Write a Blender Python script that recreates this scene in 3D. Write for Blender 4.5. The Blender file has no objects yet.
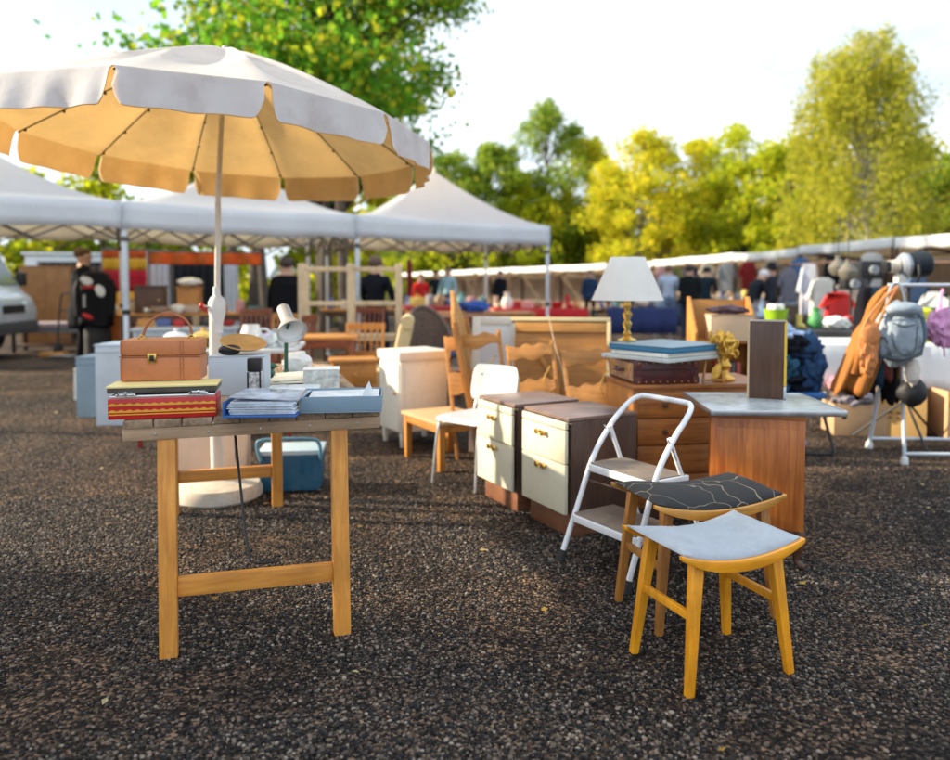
import bpy, bmesh, math, random
import numpy as np
from mathutils import Vector as V, Matrix, Euler, noise
R = math.radians
PI = math.pi
random.seed(7)
scn = bpy.context.scene
COL = scn.collection
EYE = V((0, 0, 1.25))
F, PX, PY = 760.0, 475.0, 319.0
PITCH = math.atan(34 / 760)
HOR = 285.0


def ray(px, py):
    x, y, z = (px - PX) / F, 1.0, (PY - py) / F
    c, s = math.cos(PITCH), math.sin(PITCH)
    return V((x, y * c + z * s, -y * s + z * c))


def G(px, py, z=0.0):
    """Point at height z seen at pixel (px, py) of the photograph (used for contact points)."""
    r = ray(px, py)
    t = (z - EYE.z) / r.z
    return EYE + r * t


def D(px, py, d):
    """Point at distance d along the view axis seen at a pixel."""
    r = ray(px, py)
    return EYE + r * (d / r.y)


# ------------------------------------------------------------------ materials
MATS = {}


def _nt(name):
    m = bpy.data.materials.new(name)
    m.use_nodes = True
    nt = m.node_tree
    return m, nt, nt.nodes['Principled BSDF'], nt.nodes['Material Output']


def mat(name, col, rough=.6, metal=0.0, var=.18, scale=6.0, bump=.0, bscale=60.0, trans=0.0, tint=None, spec=.4, dirt=None, dirt_amt=.5, dscale=3.0, coat=0.0):
    if name in MATS:
        return MATS[name]
    m, nt, b, out = _nt(name)
    L = nt.links.new
    tc = nt.nodes.new('ShaderNodeTexCoord')
    nz = nt.nodes.new('ShaderNodeTexNoise')
    nz.inputs['Scale'].default_value = scale
    nz.inputs['Detail'].default_value = 6
    nz.inputs['Roughness'].default_value = .65
    L(tc.outputs['Object'], nz.inputs['Vector'])
    rp = nt.nodes.new('ShaderNodeValToRGB')
    rp.color_ramp.elements[0].position = .3
    rp.color_ramp.elements[1].position = .7
    rp.color_ramp.elements[0].color = [c * (1 - var) for c in col] + [1]
    rp.color_ramp.elements[1].color = [min(1, c * (1 + var)) for c in col] + [1]
    L(nz.outputs['Fac'], rp.inputs['Fac'])
    colsock = rp.outputs['Color']
    if dirt:
        n2 = nt.nodes.new('ShaderNodeTexNoise')
        n2.inputs['Scale'].default_value = dscale
        n2.inputs['Detail'].default_value = 9
        n2.inputs['Roughness'].default_value = .75
        L(tc.outputs['Object'], n2.inputs['Vector'])
        r2 = nt.nodes.new('ShaderNodeValToRGB')
        r2.color_ramp.elements[0].position = .5
        r2.color_ramp.elements[1].position = .72
        r2.color_ramp.elements[0].color = (0, 0, 0, 1)
        r2.color_ramp.elements[1].color = (dirt_amt, dirt_amt, dirt_amt, 1)
        L(n2.outputs['Fac'], r2.inputs['Fac'])
        mx = nt.nodes.new('ShaderNodeMix')
        mx.data_type = 'RGBA'
        L(r2.outputs['Color'], mx.inputs['Factor'])
        L(colsock, mx.inputs['A'])
        mx.inputs['B'].default_value = list(dirt) + [1]
        colsock = mx.outputs['Result']
    L(colsock, b.inputs['Base Color'])
    b.inputs['Roughness'].default_value = rough
    b.inputs['Metallic'].default_value = metal
    b.inputs['Specular IOR Level'].default_value = spec
    b.inputs['Coat Weight'].default_value = coat
    rr = nt.nodes.new('ShaderNodeMapRange')
    rr.inputs['To Min'].default_value = max(.03, rough - .12)
    rr.inputs['To Max'].default_value = min(1, rough + .12)
    L(nz.outputs['Fac'], rr.inputs['Value'])
    L(rr.outputs['Result'], b.inputs['Roughness'])
    if bump:
        n3 = nt.nodes.new('ShaderNodeTexNoise')
        n3.inputs['Scale'].default_value = bscale
        n3.inputs['Detail'].default_value = 4
        L(tc.outputs['Object'], n3.inputs['Vector'])
        bp = nt.nodes.new('ShaderNodeBump')
        bp.inputs['Strength'].default_value = bump
        bp.inputs['Distance'].default_value = .01
        L(n3.outputs['Fac'], bp.inputs['Height'])
        L(bp.outputs['Normal'], b.inputs['Normal'])
    if trans:
        tr = nt.nodes.new('ShaderNodeBsdfTranslucent')
        if tint:
            tr.inputs['Color'].default_value = list(tint) + [1]
        else:
            L(colsock, tr.inputs['Color'])
        ms = nt.nodes.new('ShaderNodeMixShader')
        ms.inputs['Fac'].default_value = trans
        L(b.outputs['BSDF'], ms.inputs[1])
        L(tr.outputs['BSDF'], ms.inputs[2])
        L(ms.outputs['Shader'], out.inputs['Surface'])
    MATS[name] = m
    return m


def wood(name, dark, light, axis='X', scale=1.0, rough=.45, wear=None, wear_amt=.6, bump=.15, coat=0.0):
    """Grain stretched along one local axis, with darker streaks and optional worn patches."""
    if name in MATS:
        return MATS[name]
    m, nt, b, out = _nt(name)
    L = nt.links.new
    tc = nt.nodes.new('ShaderNodeTexCoord')
    mp = nt.nodes.new('ShaderNodeMapping')
    s = [34 * scale] * 3
    s['XYZ'.index(axis)] = 2.2 * scale
    mp.inputs['Scale'].default_value = s
    L(tc.outputs['Object'], mp.inputs['Vector'])
    nz = nt.nodes.new('ShaderNodeTexNoise')
    nz.inputs['Scale'].default_value = 1.6
    nz.inputs['Detail'].default_value = 8
    nz.inputs['Roughness'].default_value = .6
    nz.inputs['Distortion'].default_value = .6
    L(mp.outputs['Vector'], nz.inputs['Vector'])
    rp = nt.nodes.new('ShaderNodeValToRGB')
    e = rp.color_ramp.elements
    e[0].position, e[1].position = .32, .66
    e[0].color = list(dark) + [1]
    e[1].color = list(light) + [1]
    L(nz.outputs['Fac'], rp.inputs['Fac'])
    big = nt.nodes.new('ShaderNodeTexNoise')
    big.inputs['Scale'].default_value = 4.5 * scale
    big.inputs['Detail'].default_value = 5
    L(tc.outputs['Object'], big.inputs['Vector'])
    mr = nt.nodes.new('ShaderNodeMapRange')
    mr.inputs['From Min'].default_value = .3
    mr.inputs['From Max'].default_value = .7
    mr.inputs['To Min'].default_value = .75
    mr.inputs['To Max'].default_value = 1.2
    L(big.outputs['Fac'], mr.inputs['Value'])
    mu = nt.nodes.new('ShaderNodeMix')
    mu.data_type = 'RGBA'
    mu.blend_type = 'MULTIPLY'
    mu.inputs['Factor'].default_value = 1
    L(rp.outputs['Color'], mu.inputs['A'])
    L(mr.outputs['Result'], mu.inputs['B'])
    cs = mu.outputs['Result']
    if wear:
        wz = nt.nodes.new('ShaderNodeTexNoise')
        wz.inputs['Scale'].default_value = 9
        wz.inputs['Detail'].default_value = 10
        wz.inputs['Roughness'].default_value = .8
        L(tc.outputs['Object'], wz.inputs['Vector'])
        wr = nt.nodes.new('ShaderNodeValToRGB')
        wr.color_ramp.elements[0].position = .55
        wr.color_ramp.elements[1].position = .68
        wr.color_ramp.elements[0].color = (0, 0, 0, 1)
        wr.color_ramp.elements[1].color = (wear_amt,) * 3 + (1,)
        L(wz.outputs['Fac'], wr.inputs['Fac'])
        mx = nt.nodes.new('ShaderNodeMix')
        mx.data_type = 'RGBA'
        L(wr.outputs['Color'], mx.inputs['Factor'])
        L(cs, mx.inputs['A'])
        mx.inputs['B'].default_value = list(wear) + [1]
        cs = mx.outputs['Result']
    L(cs, b.inputs['Base Color'])
    b.inputs['Roughness'].default_value = rough
    b.inputs['Coat Weight'].default_value = coat
    b.inputs['Coat Roughness'].default_value = .25
    bp = nt.nodes.new('ShaderNodeBump')
    bp.inputs['Strength'].default_value = bump
    bp.inputs['Distance'].default_value = .004
    L(nz.outputs['Fac'], bp.inputs['Height'])
    L(bp.outputs['Normal'], b.inputs['Normal'])
    MATS[name] = m
    return m


def leafmat(name, c1, c2, c3, trans=.45):
    m, nt, b, out = _nt(name)
    L = nt.links.new
    g = nt.nodes.new('ShaderNodeNewGeometry')
    rp = nt.nodes.new('ShaderNodeValToRGB')
    e = rp.color_ramp.elements
    e[0].color = list(c1) + [1]
    e[1].color = list(c3) + [1]
    n = e.new(.55)
    n.color = list(c2) + [1]
    L(g.outputs['Random Per Island'], rp.inputs['Fac'])
    L(rp.outputs['Color'], b.inputs['Base Color'])
    b.inputs['Roughness'].default_value = .6
    b.inputs['Specular IOR Level'].default_value = .25
    tr = nt.nodes.new('ShaderNodeBsdfTranslucent')
    L(rp.outputs['Color'], tr.inputs['Color'])
    ms = nt.nodes.new('ShaderNodeMixShader')
    ms.inputs['Fac'].default_value = trans
    L(b.outputs['BSDF'], ms.inputs[1])
    L(tr.outputs['BSDF'], ms.inputs[2])
    L(ms.outputs['Shader'], out.inputs['Surface'])
    return m


def glassmat(name, col=(.9, .95, .95), rough=.02, alpha=.75):
    if name in MATS:
        return MATS[name]
    m, nt, b, out = _nt(name)
    b.inputs['Base Color'].default_value = list(col) + [1]
    b.inputs['Roughness'].default_value = rough
    b.inputs['Transmission Weight'].default_value = alpha
    b.inputs['IOR'].default_value = 1.3
    MATS[name] = m
    return m


# ------------------------------------------------------------------ mesh builder
class MB:
    def __init__(s):
        s.bm = bmesh.new()

    def _merge(s, t):
        me = bpy.data.meshes.new('tmp')
        t.to_mesh(me)
        t.free()
        s.bm.from_mesh(me)
        bpy.data.meshes.remove(me)
        return s

    def box(s, c, d, rot=None, bev=.004, taper=1.0):
        t = bmesh.new()
        bmesh.ops.create_cube(t, size=1)
        for v in t.verts:
            k = taper if v.co.z > 0 else 1.0
            v.co = V((v.co.x * d[0] * k, v.co.y * d[1] * k, v.co.z * d[2]))
        bev = min(bev, .32 * min(d))
        if bev > 0:
            bmesh.ops.bevel(t, geom=t.edges[:], offset=bev, segments=2, affect='EDGES', profile=.6)
        M = Matrix.Translation(V(c))
        if rot is not None:
            M = M @ (rot if isinstance(rot, Matrix) else Euler(rot).to_matrix().to_4x4())
        t.transform(M)
        return s._merge(t)

    def bar(s, p0, p1, w, h, w1=None, h1=None, up=(0, 0, 1), bev=.003):
        """Square-section bar from p0 to p1 (w across, h along 'up'), tapering to w1 x h1."""
        p0, p1 = V(p0), V(p1)
        w1 = w if w1 is None else w1
        h1 = h if h1 is None else h1
        a = (p1 - p0).normalized()
        up = V(up)
        if abs(a.dot(up)) > .97:
            up = V((0, 1, 0))
        x = a.cross(up).normalized()
        y = x.cross(a).normalized()
        t = bmesh.new()
        vs = []
        for p, ww, hh in ((p0, w, h), (p1, w1, h1)):
            for sx, sy in ((-1, -1), (1, -1), (1, 1), (-1, 1)):
                vs.append(t.verts.new(p + x * (sx * ww / 2) + y * (sy * hh / 2)))
        t.faces.new(vs[3::-1])
        t.faces.new(vs[4:])
        for i in range(4):
            j = (i + 1) % 4
            t.faces.new((vs[i], vs[j], vs[4 + j], vs[4 + i]))
        bmesh.ops.recalc_face_normals(t, faces=t.faces[:])
        b = min(bev, .3 * min(w, h, w1, h1))
        if b > 0:
            bmesh.ops.bevel(t, geom=t.edges[:], offset=b, segments=2, affect='EDGES', profile=.6)
        return s._merge(t)

    def tube(s, pts, r, n=8, closed=False, sub=0):
        pts = [V(p) for p in pts]
        if sub:
            pts = spline(pts, sub, closed)
        rs = r if isinstance(r, (list, tuple)) else [r] * len(pts)
        if len(rs) != len(pts):
            rs = [rs[min(len(rs) - 1, int(i * len(rs) / len(pts)))] for i in range(len(pts))]
        N = len(pts)
        rings = []
        prev = None
        for i, p in enumerate(pts):
            if closed:
                d = (pts[(i + 1) % N] - pts[i - 1]).normalized()
            else:
                d = (pts[min(i + 1, N - 1)] - pts[max(i - 1, 0)]).normalized()
            if prev is None:
                u = d.cross(V((0, 0, 1)))
                if u.length < 1e-3:
                    u = d.cross(V((0, 1, 0)))
            else:
                u = prev - d * prev.dot(d)
            u.normalize()
            prev = u
            w = d.cross(u)
            rings.append([s.bm.verts.new(p + (u * math.cos(2 * PI * k / n) + w * math.sin(2 * PI * k / n)) * rs[i]) for k in range(n)])
        for i in range(N if closed else N - 1):
            a, b = rings[i], rings[(i + 1) % N]
            for k in range(n):
                s.bm.faces.new((a[k], a[(k + 1) % n], b[(k + 1) % n], b[k]))
        if not closed:
            s.bm.faces.new(rings[0][::-1])
            s.bm.faces.new(rings[-1])
        return s

    def lathe(s, prof, n=20, c=(0, 0, 0), rot=None, sx=1, sy=1):
        M = Matrix.Translation(V(c))
        if rot is not None:
            M = M @ (rot if isinstance(rot, Matrix) else Euler(rot).to_matrix().to_4x4())
        rings = []
        for r, z in prof:
            if r < 1e-5:
                rings.append([s.bm.verts.new(M @ V((0, 0, z)))])
            else:
                rings.append([s.bm.verts.new(M @ V((r * sx * math.cos(2 * PI * k / n), r * sy * math.sin(2 * PI * k / n), z))) for k in range(n)])
        for a, b in zip(rings, rings[1:]):
            for k in range(n):
                j = (k + 1) % n
                if len(a) == 1 and len(b) == 1:
                    continue
                if len(a) == 1:
                    s.bm.faces.new((a[0], b[j], b[k]))
                elif len(b) == 1:
                    s.bm.faces.new((a[k], a[j], b[0]))
                else:
                    s.bm.faces.new((a[k], a[j], b[j], b[k]))
        return s

    def prism(s, poly, z0, z1, M=None, bev=0.0):
        t = bmesh.new()
        lo = [t.verts.new(V((x, y, z0))) for x, y in poly]
        hi = [t.verts.new(V((x, y, z1))) for x, y in poly]
        n = len(poly)
        t.faces.new(lo[::-1])
        t.faces.new(hi)
        for i in range(n):
            j = (i + 1) % n
            t.faces.new((lo[i], lo[j], hi[j], hi[i]))
        bmesh.ops.recalc_face_normals(t, faces=t.faces[:])
        if bev:
            bmesh.ops.bevel(t, geom=t.edges[:], offset=bev, segments=2, affect='EDGES', profile=.6)
        if M is not None:
            t.transform(M)
        return s._merge(t)

    def grid(s, rows):
        vs = [[s.bm.verts.new(V(p)) for p in row] for row in rows]
        for a, b in zip(vs, vs[1:]):
            for k in range(len(a) - 1):
                s.bm.faces.new((a[k], a[k + 1], b[k + 1], b[k]))
        return s

    def blob(s, c, r, sub=3, amp=.15, freq=2.5, seed=0, flat=None, rot=None):
        t = bmesh.new()
        bmesh.ops.create_icosphere(t, subdivisions=sub, radius=1)
        off = V((seed * 13.7, seed * 5.1, seed * 2.3))
        for v in t.verts:
            n = noise.noise(v.co * freq + off) + .5 * noise.noise(v.co * freq * 2.3 + off)
            rg = 1 - abs(noise.noise(v.co * freq * 1.4 - off))
            v.co = v.co * (1 + amp * (n + .6 * (rg - .7)))
            v.co = V((v.co.x * r[0], v.co.y * r[1], v.co.z * r[2]))
            if flat is not None and v.co.z < flat:
                v.co.z = flat
        M = Matrix.Translation(V(c))
        if rot is not None:
            M = M @ Euler(rot).to_matrix().to_4x4()
        t.transform(M)
        return s._merge(t)

    def build(s, name, m, parent=None, loc=None, rot=None, smooth=True, ang=38, solid=0, sub=0):
        bmesh.ops.recalc_face_normals(s.bm, faces=s.bm.faces[:]) if not getattr(s, 'open', False) else None
        me = bpy.data.meshes.new(name)
        s.bm.to_mesh(me)
        s.bm.free()
        if smooth and len(me.polygons):
            me.polygons.foreach_set('use_smooth', [True] * len(me.polygons))
            me.set_sharp_from_angle(angle=R(ang))
        o = bpy.data.objects.new(name, me)
        COL.objects.link(o)
        me.materials.append(m)
        if parent:
            o.parent = parent
        if loc is not None:
            o.location = loc
        if rot is not None:
            o.rotation_euler = rot
        if solid:
            md = o.modifiers.new('s', 'SOLIDIFY')
            md.thickness = solid
            md.offset = 0
        if sub:
            md = o.modifiers.new('u', 'SUBSURF')
            md.levels = md.render_levels = sub
        return o


def spline(pts, sub, closed=False):
    out = []
    n = len(pts)
    rng = n if closed else n - 1
    for i in range(rng):
        if closed:
            p = [pts[(i + k) % n] for k in (-1, 0, 1, 2)]
        else:
            p = [pts[max(0, i - 1)], pts[i], pts[i + 1], pts[min(n - 1, i + 2)]]
        for k in range(sub):
            t = k / sub
            out.append(.5 * ((2 * p[1]) + (p[2] - p[0]) * t + (2 * p[0] - 5 * p[1] + 4 * p[2] - p[3]) * t * t + (3 * p[1] - p[0] - 3 * p[2] + p[3]) * t ** 3))
    if not closed:
        out.append(pts[-1])
    return out


def thing(name, label, cat, loc=(0, 0, 0), rz=0.0, group=None):
    o = bpy.data.objects.new(name, None)
    o.empty_display_size = .1
    COL.objects.link(o)
    o.location = loc
    o.rotation_euler = (0, 0, rz)
    tag(o, label, cat, group)
    return o


def tag(o, label, cat, group=None):
    o['label'] = label
    o['category'] = cat
    if group:
        o['group'] = group
    return o


def dup(root, loc, rz, label, group=None):
    r = root.copy()
    COL.objects.link(r)
    r.location = loc
    r.rotation_euler = (0, 0, rz)
    r['label'] = label
    if group:
        r['group'] = group
    for ch in list(root.children):
        c = ch.copy()
        COL.objects.link(c)
        c.parent = r
        for g in list(ch.children):
            d = g.copy()
            COL.objects.link(d)
            d.parent = c
    return r


def np_mesh(name, verts, faces, m, parent=None, smooth=False):
    """Fast mesh from numpy arrays: verts (N,3), faces (M,k)."""
    me = bpy.data.meshes.new(name)
    nv, (nf, k) = len(verts), faces.shape
    me.vertices.add(nv)
    me.vertices.foreach_set('co', verts.astype(np.float32).ravel())
    me.loops.add(nf * k)
    me.loops.foreach_set('vertex_index', faces.astype(np.int32).ravel())
    me.polygons.add(nf)
    me.polygons.foreach_set('loop_start', np.arange(0, nf * k, k, dtype=np.int32))
    me.polygons.foreach_set('loop_total', np.full(nf, k, dtype=np.int32))
    me.polygons.foreach_set('use_smooth', np.full(nf, smooth))
    me.update(calc_edges=True)
    o = bpy.data.objects.new(name, me)
    COL.objects.link(o)
    me.materials.append(m)
    if parent:
        o.parent = parent
    return o


# ------------------------------------------------------------------ palette
MT = {}
yellow_wood = wood('varnished_beech', (.72, .255, .008), (.86, .385, .016), 'Z', 1.2, .42, wear=(.36, .15, .03), wear_amt=.4, coat=.15)
yellow_wood_x = wood('varnished_beech_rail', (.72, .255, .008), (.86, .385, .016), 'X', 1.2, .42, wear=(.36, .15, .03), wear_amt=.4, coat=.15)
brown_beech = wood('aged_beech', (.28, .11, .02), (.46, .20, .04), 'Z', 1.2, .45)
brown_beech_x = wood('aged_beech_rail', (.38, .17, .025), (.58, .28, .05), 'X', 1.2, .4, coat=.15)
pine = wood('pine_leg', (.50, .18, .026), (.70, .31, .055), 'Z', 1.0, .5, wear=(.3, .16, .06), wear_amt=.4)
pine_x = wood('pine_rail', (.50, .18, .026), (.70, .31, .055), 'X', 1.0, .5, wear=(.28, .15, .06), wear_amt=.4)
plank = wood('weathered_plank', (.16, .10, .06), (.36, .25, .16), 'Y', 1.0, .7, wear=(.5, .42, .33), wear_amt=.5, bump=.4)
apron_wood = wood('raw_apron', (.30, .19, .11), (.46, .31, .19), 'X', 1.0, .65, wear=(.2, .12, .07), wear_amt=.5)
teak = wood('teak_veneer', (.30, .07, .012), (.52, .17, .03), 'Z', .9, .35, coat=.2)
teak_x = wood('teak_veneer_top', (.28, .08, .02), (.48, .17, .04), 'X', .9, .35, coat=.2)
walnut = wood('walnut_laminate', (.055, .03, .022), (.10, .058, .042), 'Z', 1.3, .42)
walnut_top = wood('walnut_top', (.13, .08, .065), (.22, .145, .12), 'Y', 1.3, .4)
plinth_wood = wood('plinth_veneer', (.12, .045, .022), (.22, .09, .045), 'Y', 1.2, .45)
chest_wood = wood('old_oak', (.20, .060, .013), (.40, .145, .032), 'X', 1.0, .45, coat=.15)
chest_sunlit_side = wood('old_oak_sunlit', (.40, .135, .026), (.60, .24, .05), 'Z', 1.0, .45)  # same oak made lighter: sun on the chest's left side put into the colour
orange_wood = wood('orange_pine', (.36, .135, .025), (.52, .23, .045), 'X', 1.0, .45)
orange_wood_z = wood('orange_pine_upright', (.36, .135, .025), (.52, .23, .045), 'Z', 1.0, .45)
light_wood = wood('pale_birch', (.50, .36, .20), (.66, .50, .31), 'Z', 1.0, .55)
dark_wood = wood('dark_wood', (.05, .022, .012), (.11, .05, .024), 'Z', 1.0, .45)
red_wood = wood('mahogany', (.16, .04, .018), (.28, .08, .03), 'X', 1.0, .4)
amber_wood = wood('amber_ply', (.36, .15, .026), (.50, .24, .05), 'X', .8, .5)
cream_paint = mat('cream_paint', (.74, .72, .65), .4, var=.05, scale=3, dirt=(.38, .30, .18), dirt_amt=.35, dscale=6)
cream_front = mat('cream_drawer', (.64, .60, .46), .35, var=.03, scale=3, dirt=(.36, .28, .17), dirt_amt=.3, dscale=7)
white_paint = mat('white_enamel', (.74, .76, .79), .3, var=.04, scale=10, dirt=(.3, .24, .18), dirt_amt=.35, dscale=7, coat=.2)
grey_white = mat('grey_white_board', (.52, .58, .64), .6, var=.06, scale=5, dirt=(.3, .3, .3), dirt_amt=.2)
white_plastic = mat('white_plastic', (.66, .68, .70), .4, var=.03, dirt=(.45, .4, .33), dirt_amt=.2, dscale=6)
black_plastic = mat('black_plastic', (.015, .015, .017), .4, var=.2)
black_rubber = mat('black_rubber', (.02, .02, .022), .7, var=.2)
chrome = mat('worn_chrome', (.80, .80, .79), .32, 1.0, var=.1, scale=20)
steel = mat('steel_tube', (.55, .57, .6), .32, 1.0, var=.12, scale=14)
grey_paint = mat('grey_tube_paint', (.50, .55, .60), .4, var=.08)
brass = mat('brass', (.72, .46, .12), .28, 1.0, var=.15, scale=18)
gilt = mat('gilt_plaster', (.62, .36, .06), .36, .6, var=.45, scale=30, bump=.6, bscale=50)
kraft = mat('kraft_cardboard', (.46, .29, .16), .8, var=.1, scale=3, bump=.08, bscale=30)
kraft_pale = mat('pale_cardboard', (.56, .40, .26), .8, var=.08, scale=3)
paper = mat('white_paper', (.76, .76, .74), .7, var=.05, scale=5)
canvas_white = mat('tent_canvas', (.78, .81, .85), .75, var=.05, scale=2.0, trans=.52, tint=(1.0, .85, .58), dirt=(.5, .48, .44), dirt_amt=.3, dscale=1.2, bump=.45, bscale=3.5)
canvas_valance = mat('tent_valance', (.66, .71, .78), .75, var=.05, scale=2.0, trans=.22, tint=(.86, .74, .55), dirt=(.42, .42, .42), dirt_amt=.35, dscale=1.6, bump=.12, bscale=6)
tent_pole = mat('tent_pole_paint', (.58, .62, .68), .35, .2, var=.08)
truss_mat = mat('truss_metal', (.10, .09, .085), .5, .3, var=.2)
leather = mat('tan_leather', (.50, .18, .07), .42, var=.22, scale=9, bump=.12, bscale=120, dirt=(.22, .07, .03), dirt_amt=.7, dscale=9)
leather_edge = mat('tan_leather_binding', (.36, .12, .045), .45, var=.2, scale=20)
burgundy = mat('burgundy_leather', (.07, .014, .016), .38, var=.25, scale=12, bump=.15, bscale=110, coat=.15)

# ------------------------------------------------------------------ camera, light, sky
cam = bpy.data.cameras.new('camera')
cam_o = bpy.data.objects.new('camera', cam)
COL.objects.link(cam_o)
cam_o.location = EYE
cam_o.rotation_euler = (PI / 2 - PITCH, 0, 0)
cam.sensor_fit = 'HORIZONTAL'
cam.sensor_width = 36
cam.lens = 36 * F / 950
cam.shift_y = -(380 - PY) / 950
cam.clip_start = .05
cam.clip_end = 2000
cam.dof.use_dof = True
cam.dof.focus_distance = 2.75
cam.dof.aperture_fstop = 1.45
cam.dof.aperture_blades = 0
scn.camera = cam_o

SUN_EL, SUN_AZ = R(23), R(7)      # low sun at the left, a little beyond the stalls
to_sun = V((-math.cos(SUN_AZ) * math.cos(SUN_EL), math.sin(SUN_AZ) * math.cos(SUN_EL), math.sin(SUN_EL)))
sun = bpy.data.lights.new('sun', 'SUN')
sun.energy = 5.0
sun.angle = R(1.2)
sun.color = (1.0, .86, .64)
sun_o = bpy.data.objects.new('sun', sun)
COL.objects.link(sun_o)
sun_o.location = (-20, 5, 20)
sun_o.rotation_euler = (-to_sun).to_track_quat('-Z', 'Y').to_euler()

w = bpy.data.worlds.new('World')
scn.world = w
w.use_nodes = True
nt = w.node_tree
bg = nt.nodes['Background']
sky = nt.nodes.new('ShaderNodeTexSky')
sky.sky_type = 'NISHITA'
sky.sun_disc = False
sky.sun_elevation = SUN_EL
sky.sun_rotation = math.atan2(to_sun.x, to_sun.y)
sky.dust_density = 2.0
tc = nt.nodes.new('ShaderNodeTexCoord')
mp = nt.nodes.new('ShaderNodeMapping')
mp.inputs['Scale'].default_value = (1.2, 1.2, 3.4)
cl = nt.nodes.new('ShaderNodeTexNoise')
cl.inputs['Scale'].default_value = 1.7
cl.inputs['Detail'].default_value = 7
cl.inputs['Roughness'].default_value = .55
nt.links.new(tc.outputs['Generated'], mp.inputs['Vector'])
nt.links.new(mp.outputs['Vector'], cl.inputs['Vector'])
cr = nt.nodes.new('ShaderNodeValToRGB')
cr.color_ramp.elements[0].position = .30
cr.color_ramp.elements[1].position = .62
cr.color_ramp.elements[0].color = (.70, .70, .70, 1)
cr.color_ramp.elements[1].color = (1, 1, 1, 1)
nt.links.new(cl.outputs['Fac'], cr.inputs['Fac'])
tone = nt.nodes.new('ShaderNodeValToRGB')        # cloud brightness
tone.color_ramp.elements[0].position = .40
tone.color_ramp.elements[1].position = .66
tone.color_ramp.elements[0].color = (.50, .58, .66, 1)
tone.color_ramp.elements[1].color = (.90, .96, 1.02, 1)
nt.links.new(cl.outputs['Fac'], tone.inputs['Fac'])
sc_ = nt.nodes.new('ShaderNodeVectorMath')
sc_.operation = 'SCALE'
sc_.inputs['Scale'].default_value = 9.6
nt.links.new(tone.outputs['Color'], sc_.inputs[0])
mx = nt.nodes.new('ShaderNodeMix')
mx.data_type = 'RGBA'
mx.clamp_result = False
nt.links.new(cr.outputs['Color'], mx.inputs['Factor'])
nt.links.new(sky.outputs['Color'], mx.inputs['A'])
nt.links.new(sc_.outputs['Vector'], mx.inputs['B'])
nt.links.new(mx.outputs['Result'], bg.inputs['Color'])
bg.inputs['Strength'].default_value = .105

scn.view_settings.view_transform = 'Standard'
scn.view_settings.look = 'None'
scn.view_settings.exposure = 1.08
scn.view_settings.gamma = 1.0
scn.view_settings.use_curve_mapping = False
scn.render.engine = 'CYCLES'
scn.cycles.use_denoising = True
scn.cycles.max_bounces = 10
scn.cycles.diffuse_bounces = 6
scn.cycles.glossy_bounces = 3
scn.cycles.transmission_bounces = 5
scn.cycles.transparent_max_bounces = 8
scn.cycles.sample_clamp_indirect = 8

# ------------------------------------------------------------------ ground
m, nt, b, out = _nt('gravel_ground')
L = nt.links.new
tc = nt.nodes.new('ShaderNodeTexCoord')
vo = nt.nodes.new('ShaderNodeTexVoronoi')
vo.inputs['Scale'].default_value = 95
L(tc.outputs['Object'], vo.inputs['Vector'])
nz = nt.nodes.new('ShaderNodeTexNoise')
nz.inputs['Scale'].default_value = .9
nz.inputs['Detail'].default_value = 7
nz.inputs['Roughness'].default_value = .65
L(tc.outputs['Object'], nz.inputs['Vector'])
hs = nt.nodes.new('ShaderNodeSeparateColor')
L(vo.outputs['Color'], hs.inputs['Color'])
r1 = nt.nodes.new('ShaderNodeValToRGB')
e = r1.color_ramp.elements
e[0].color = (.005, .005, .006, 1)
e[1].color = (.22, .165, .125, 1)
e1 = e.new(.5)
e1.color = (.022, .018, .017, 1)
e2 = e.new(.8)
e2.color = (.088, .067, .053, 1)
L(hs.outputs['Red'], r1.inputs['Fac'])
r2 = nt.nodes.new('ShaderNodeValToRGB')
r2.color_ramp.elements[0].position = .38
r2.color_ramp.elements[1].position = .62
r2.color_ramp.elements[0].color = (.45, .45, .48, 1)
r2.color_ramp.elements[1].color = (1.7, 1.42, 1.15, 1)  # warm end of the random tone puts sunlit brown into the colour
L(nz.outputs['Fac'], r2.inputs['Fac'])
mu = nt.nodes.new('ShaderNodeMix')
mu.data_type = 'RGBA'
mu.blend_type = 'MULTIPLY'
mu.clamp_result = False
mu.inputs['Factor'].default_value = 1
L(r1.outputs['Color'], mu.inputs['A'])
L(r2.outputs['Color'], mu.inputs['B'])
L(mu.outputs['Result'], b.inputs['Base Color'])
b.inputs['Roughness'].default_value = .85
b.inputs['Specular IOR Level'].default_value = .12
bp = nt.nodes.new('ShaderNodeBump')
bp.inputs['Strength'].default_value = .9
bp.inputs['Distance'].default_value = .012
bp.invert = True
L(vo.outputs['Distance'], bp.inputs['Height'])
L(bp.outputs['Normal'], b.inputs['Normal'])
gm = m
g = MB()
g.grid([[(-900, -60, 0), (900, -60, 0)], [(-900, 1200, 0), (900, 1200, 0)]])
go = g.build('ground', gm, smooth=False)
go['kind'] = 'structure'
if go.data.polygons[0].normal.z < 0:
    go.data.flip_normals()

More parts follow.
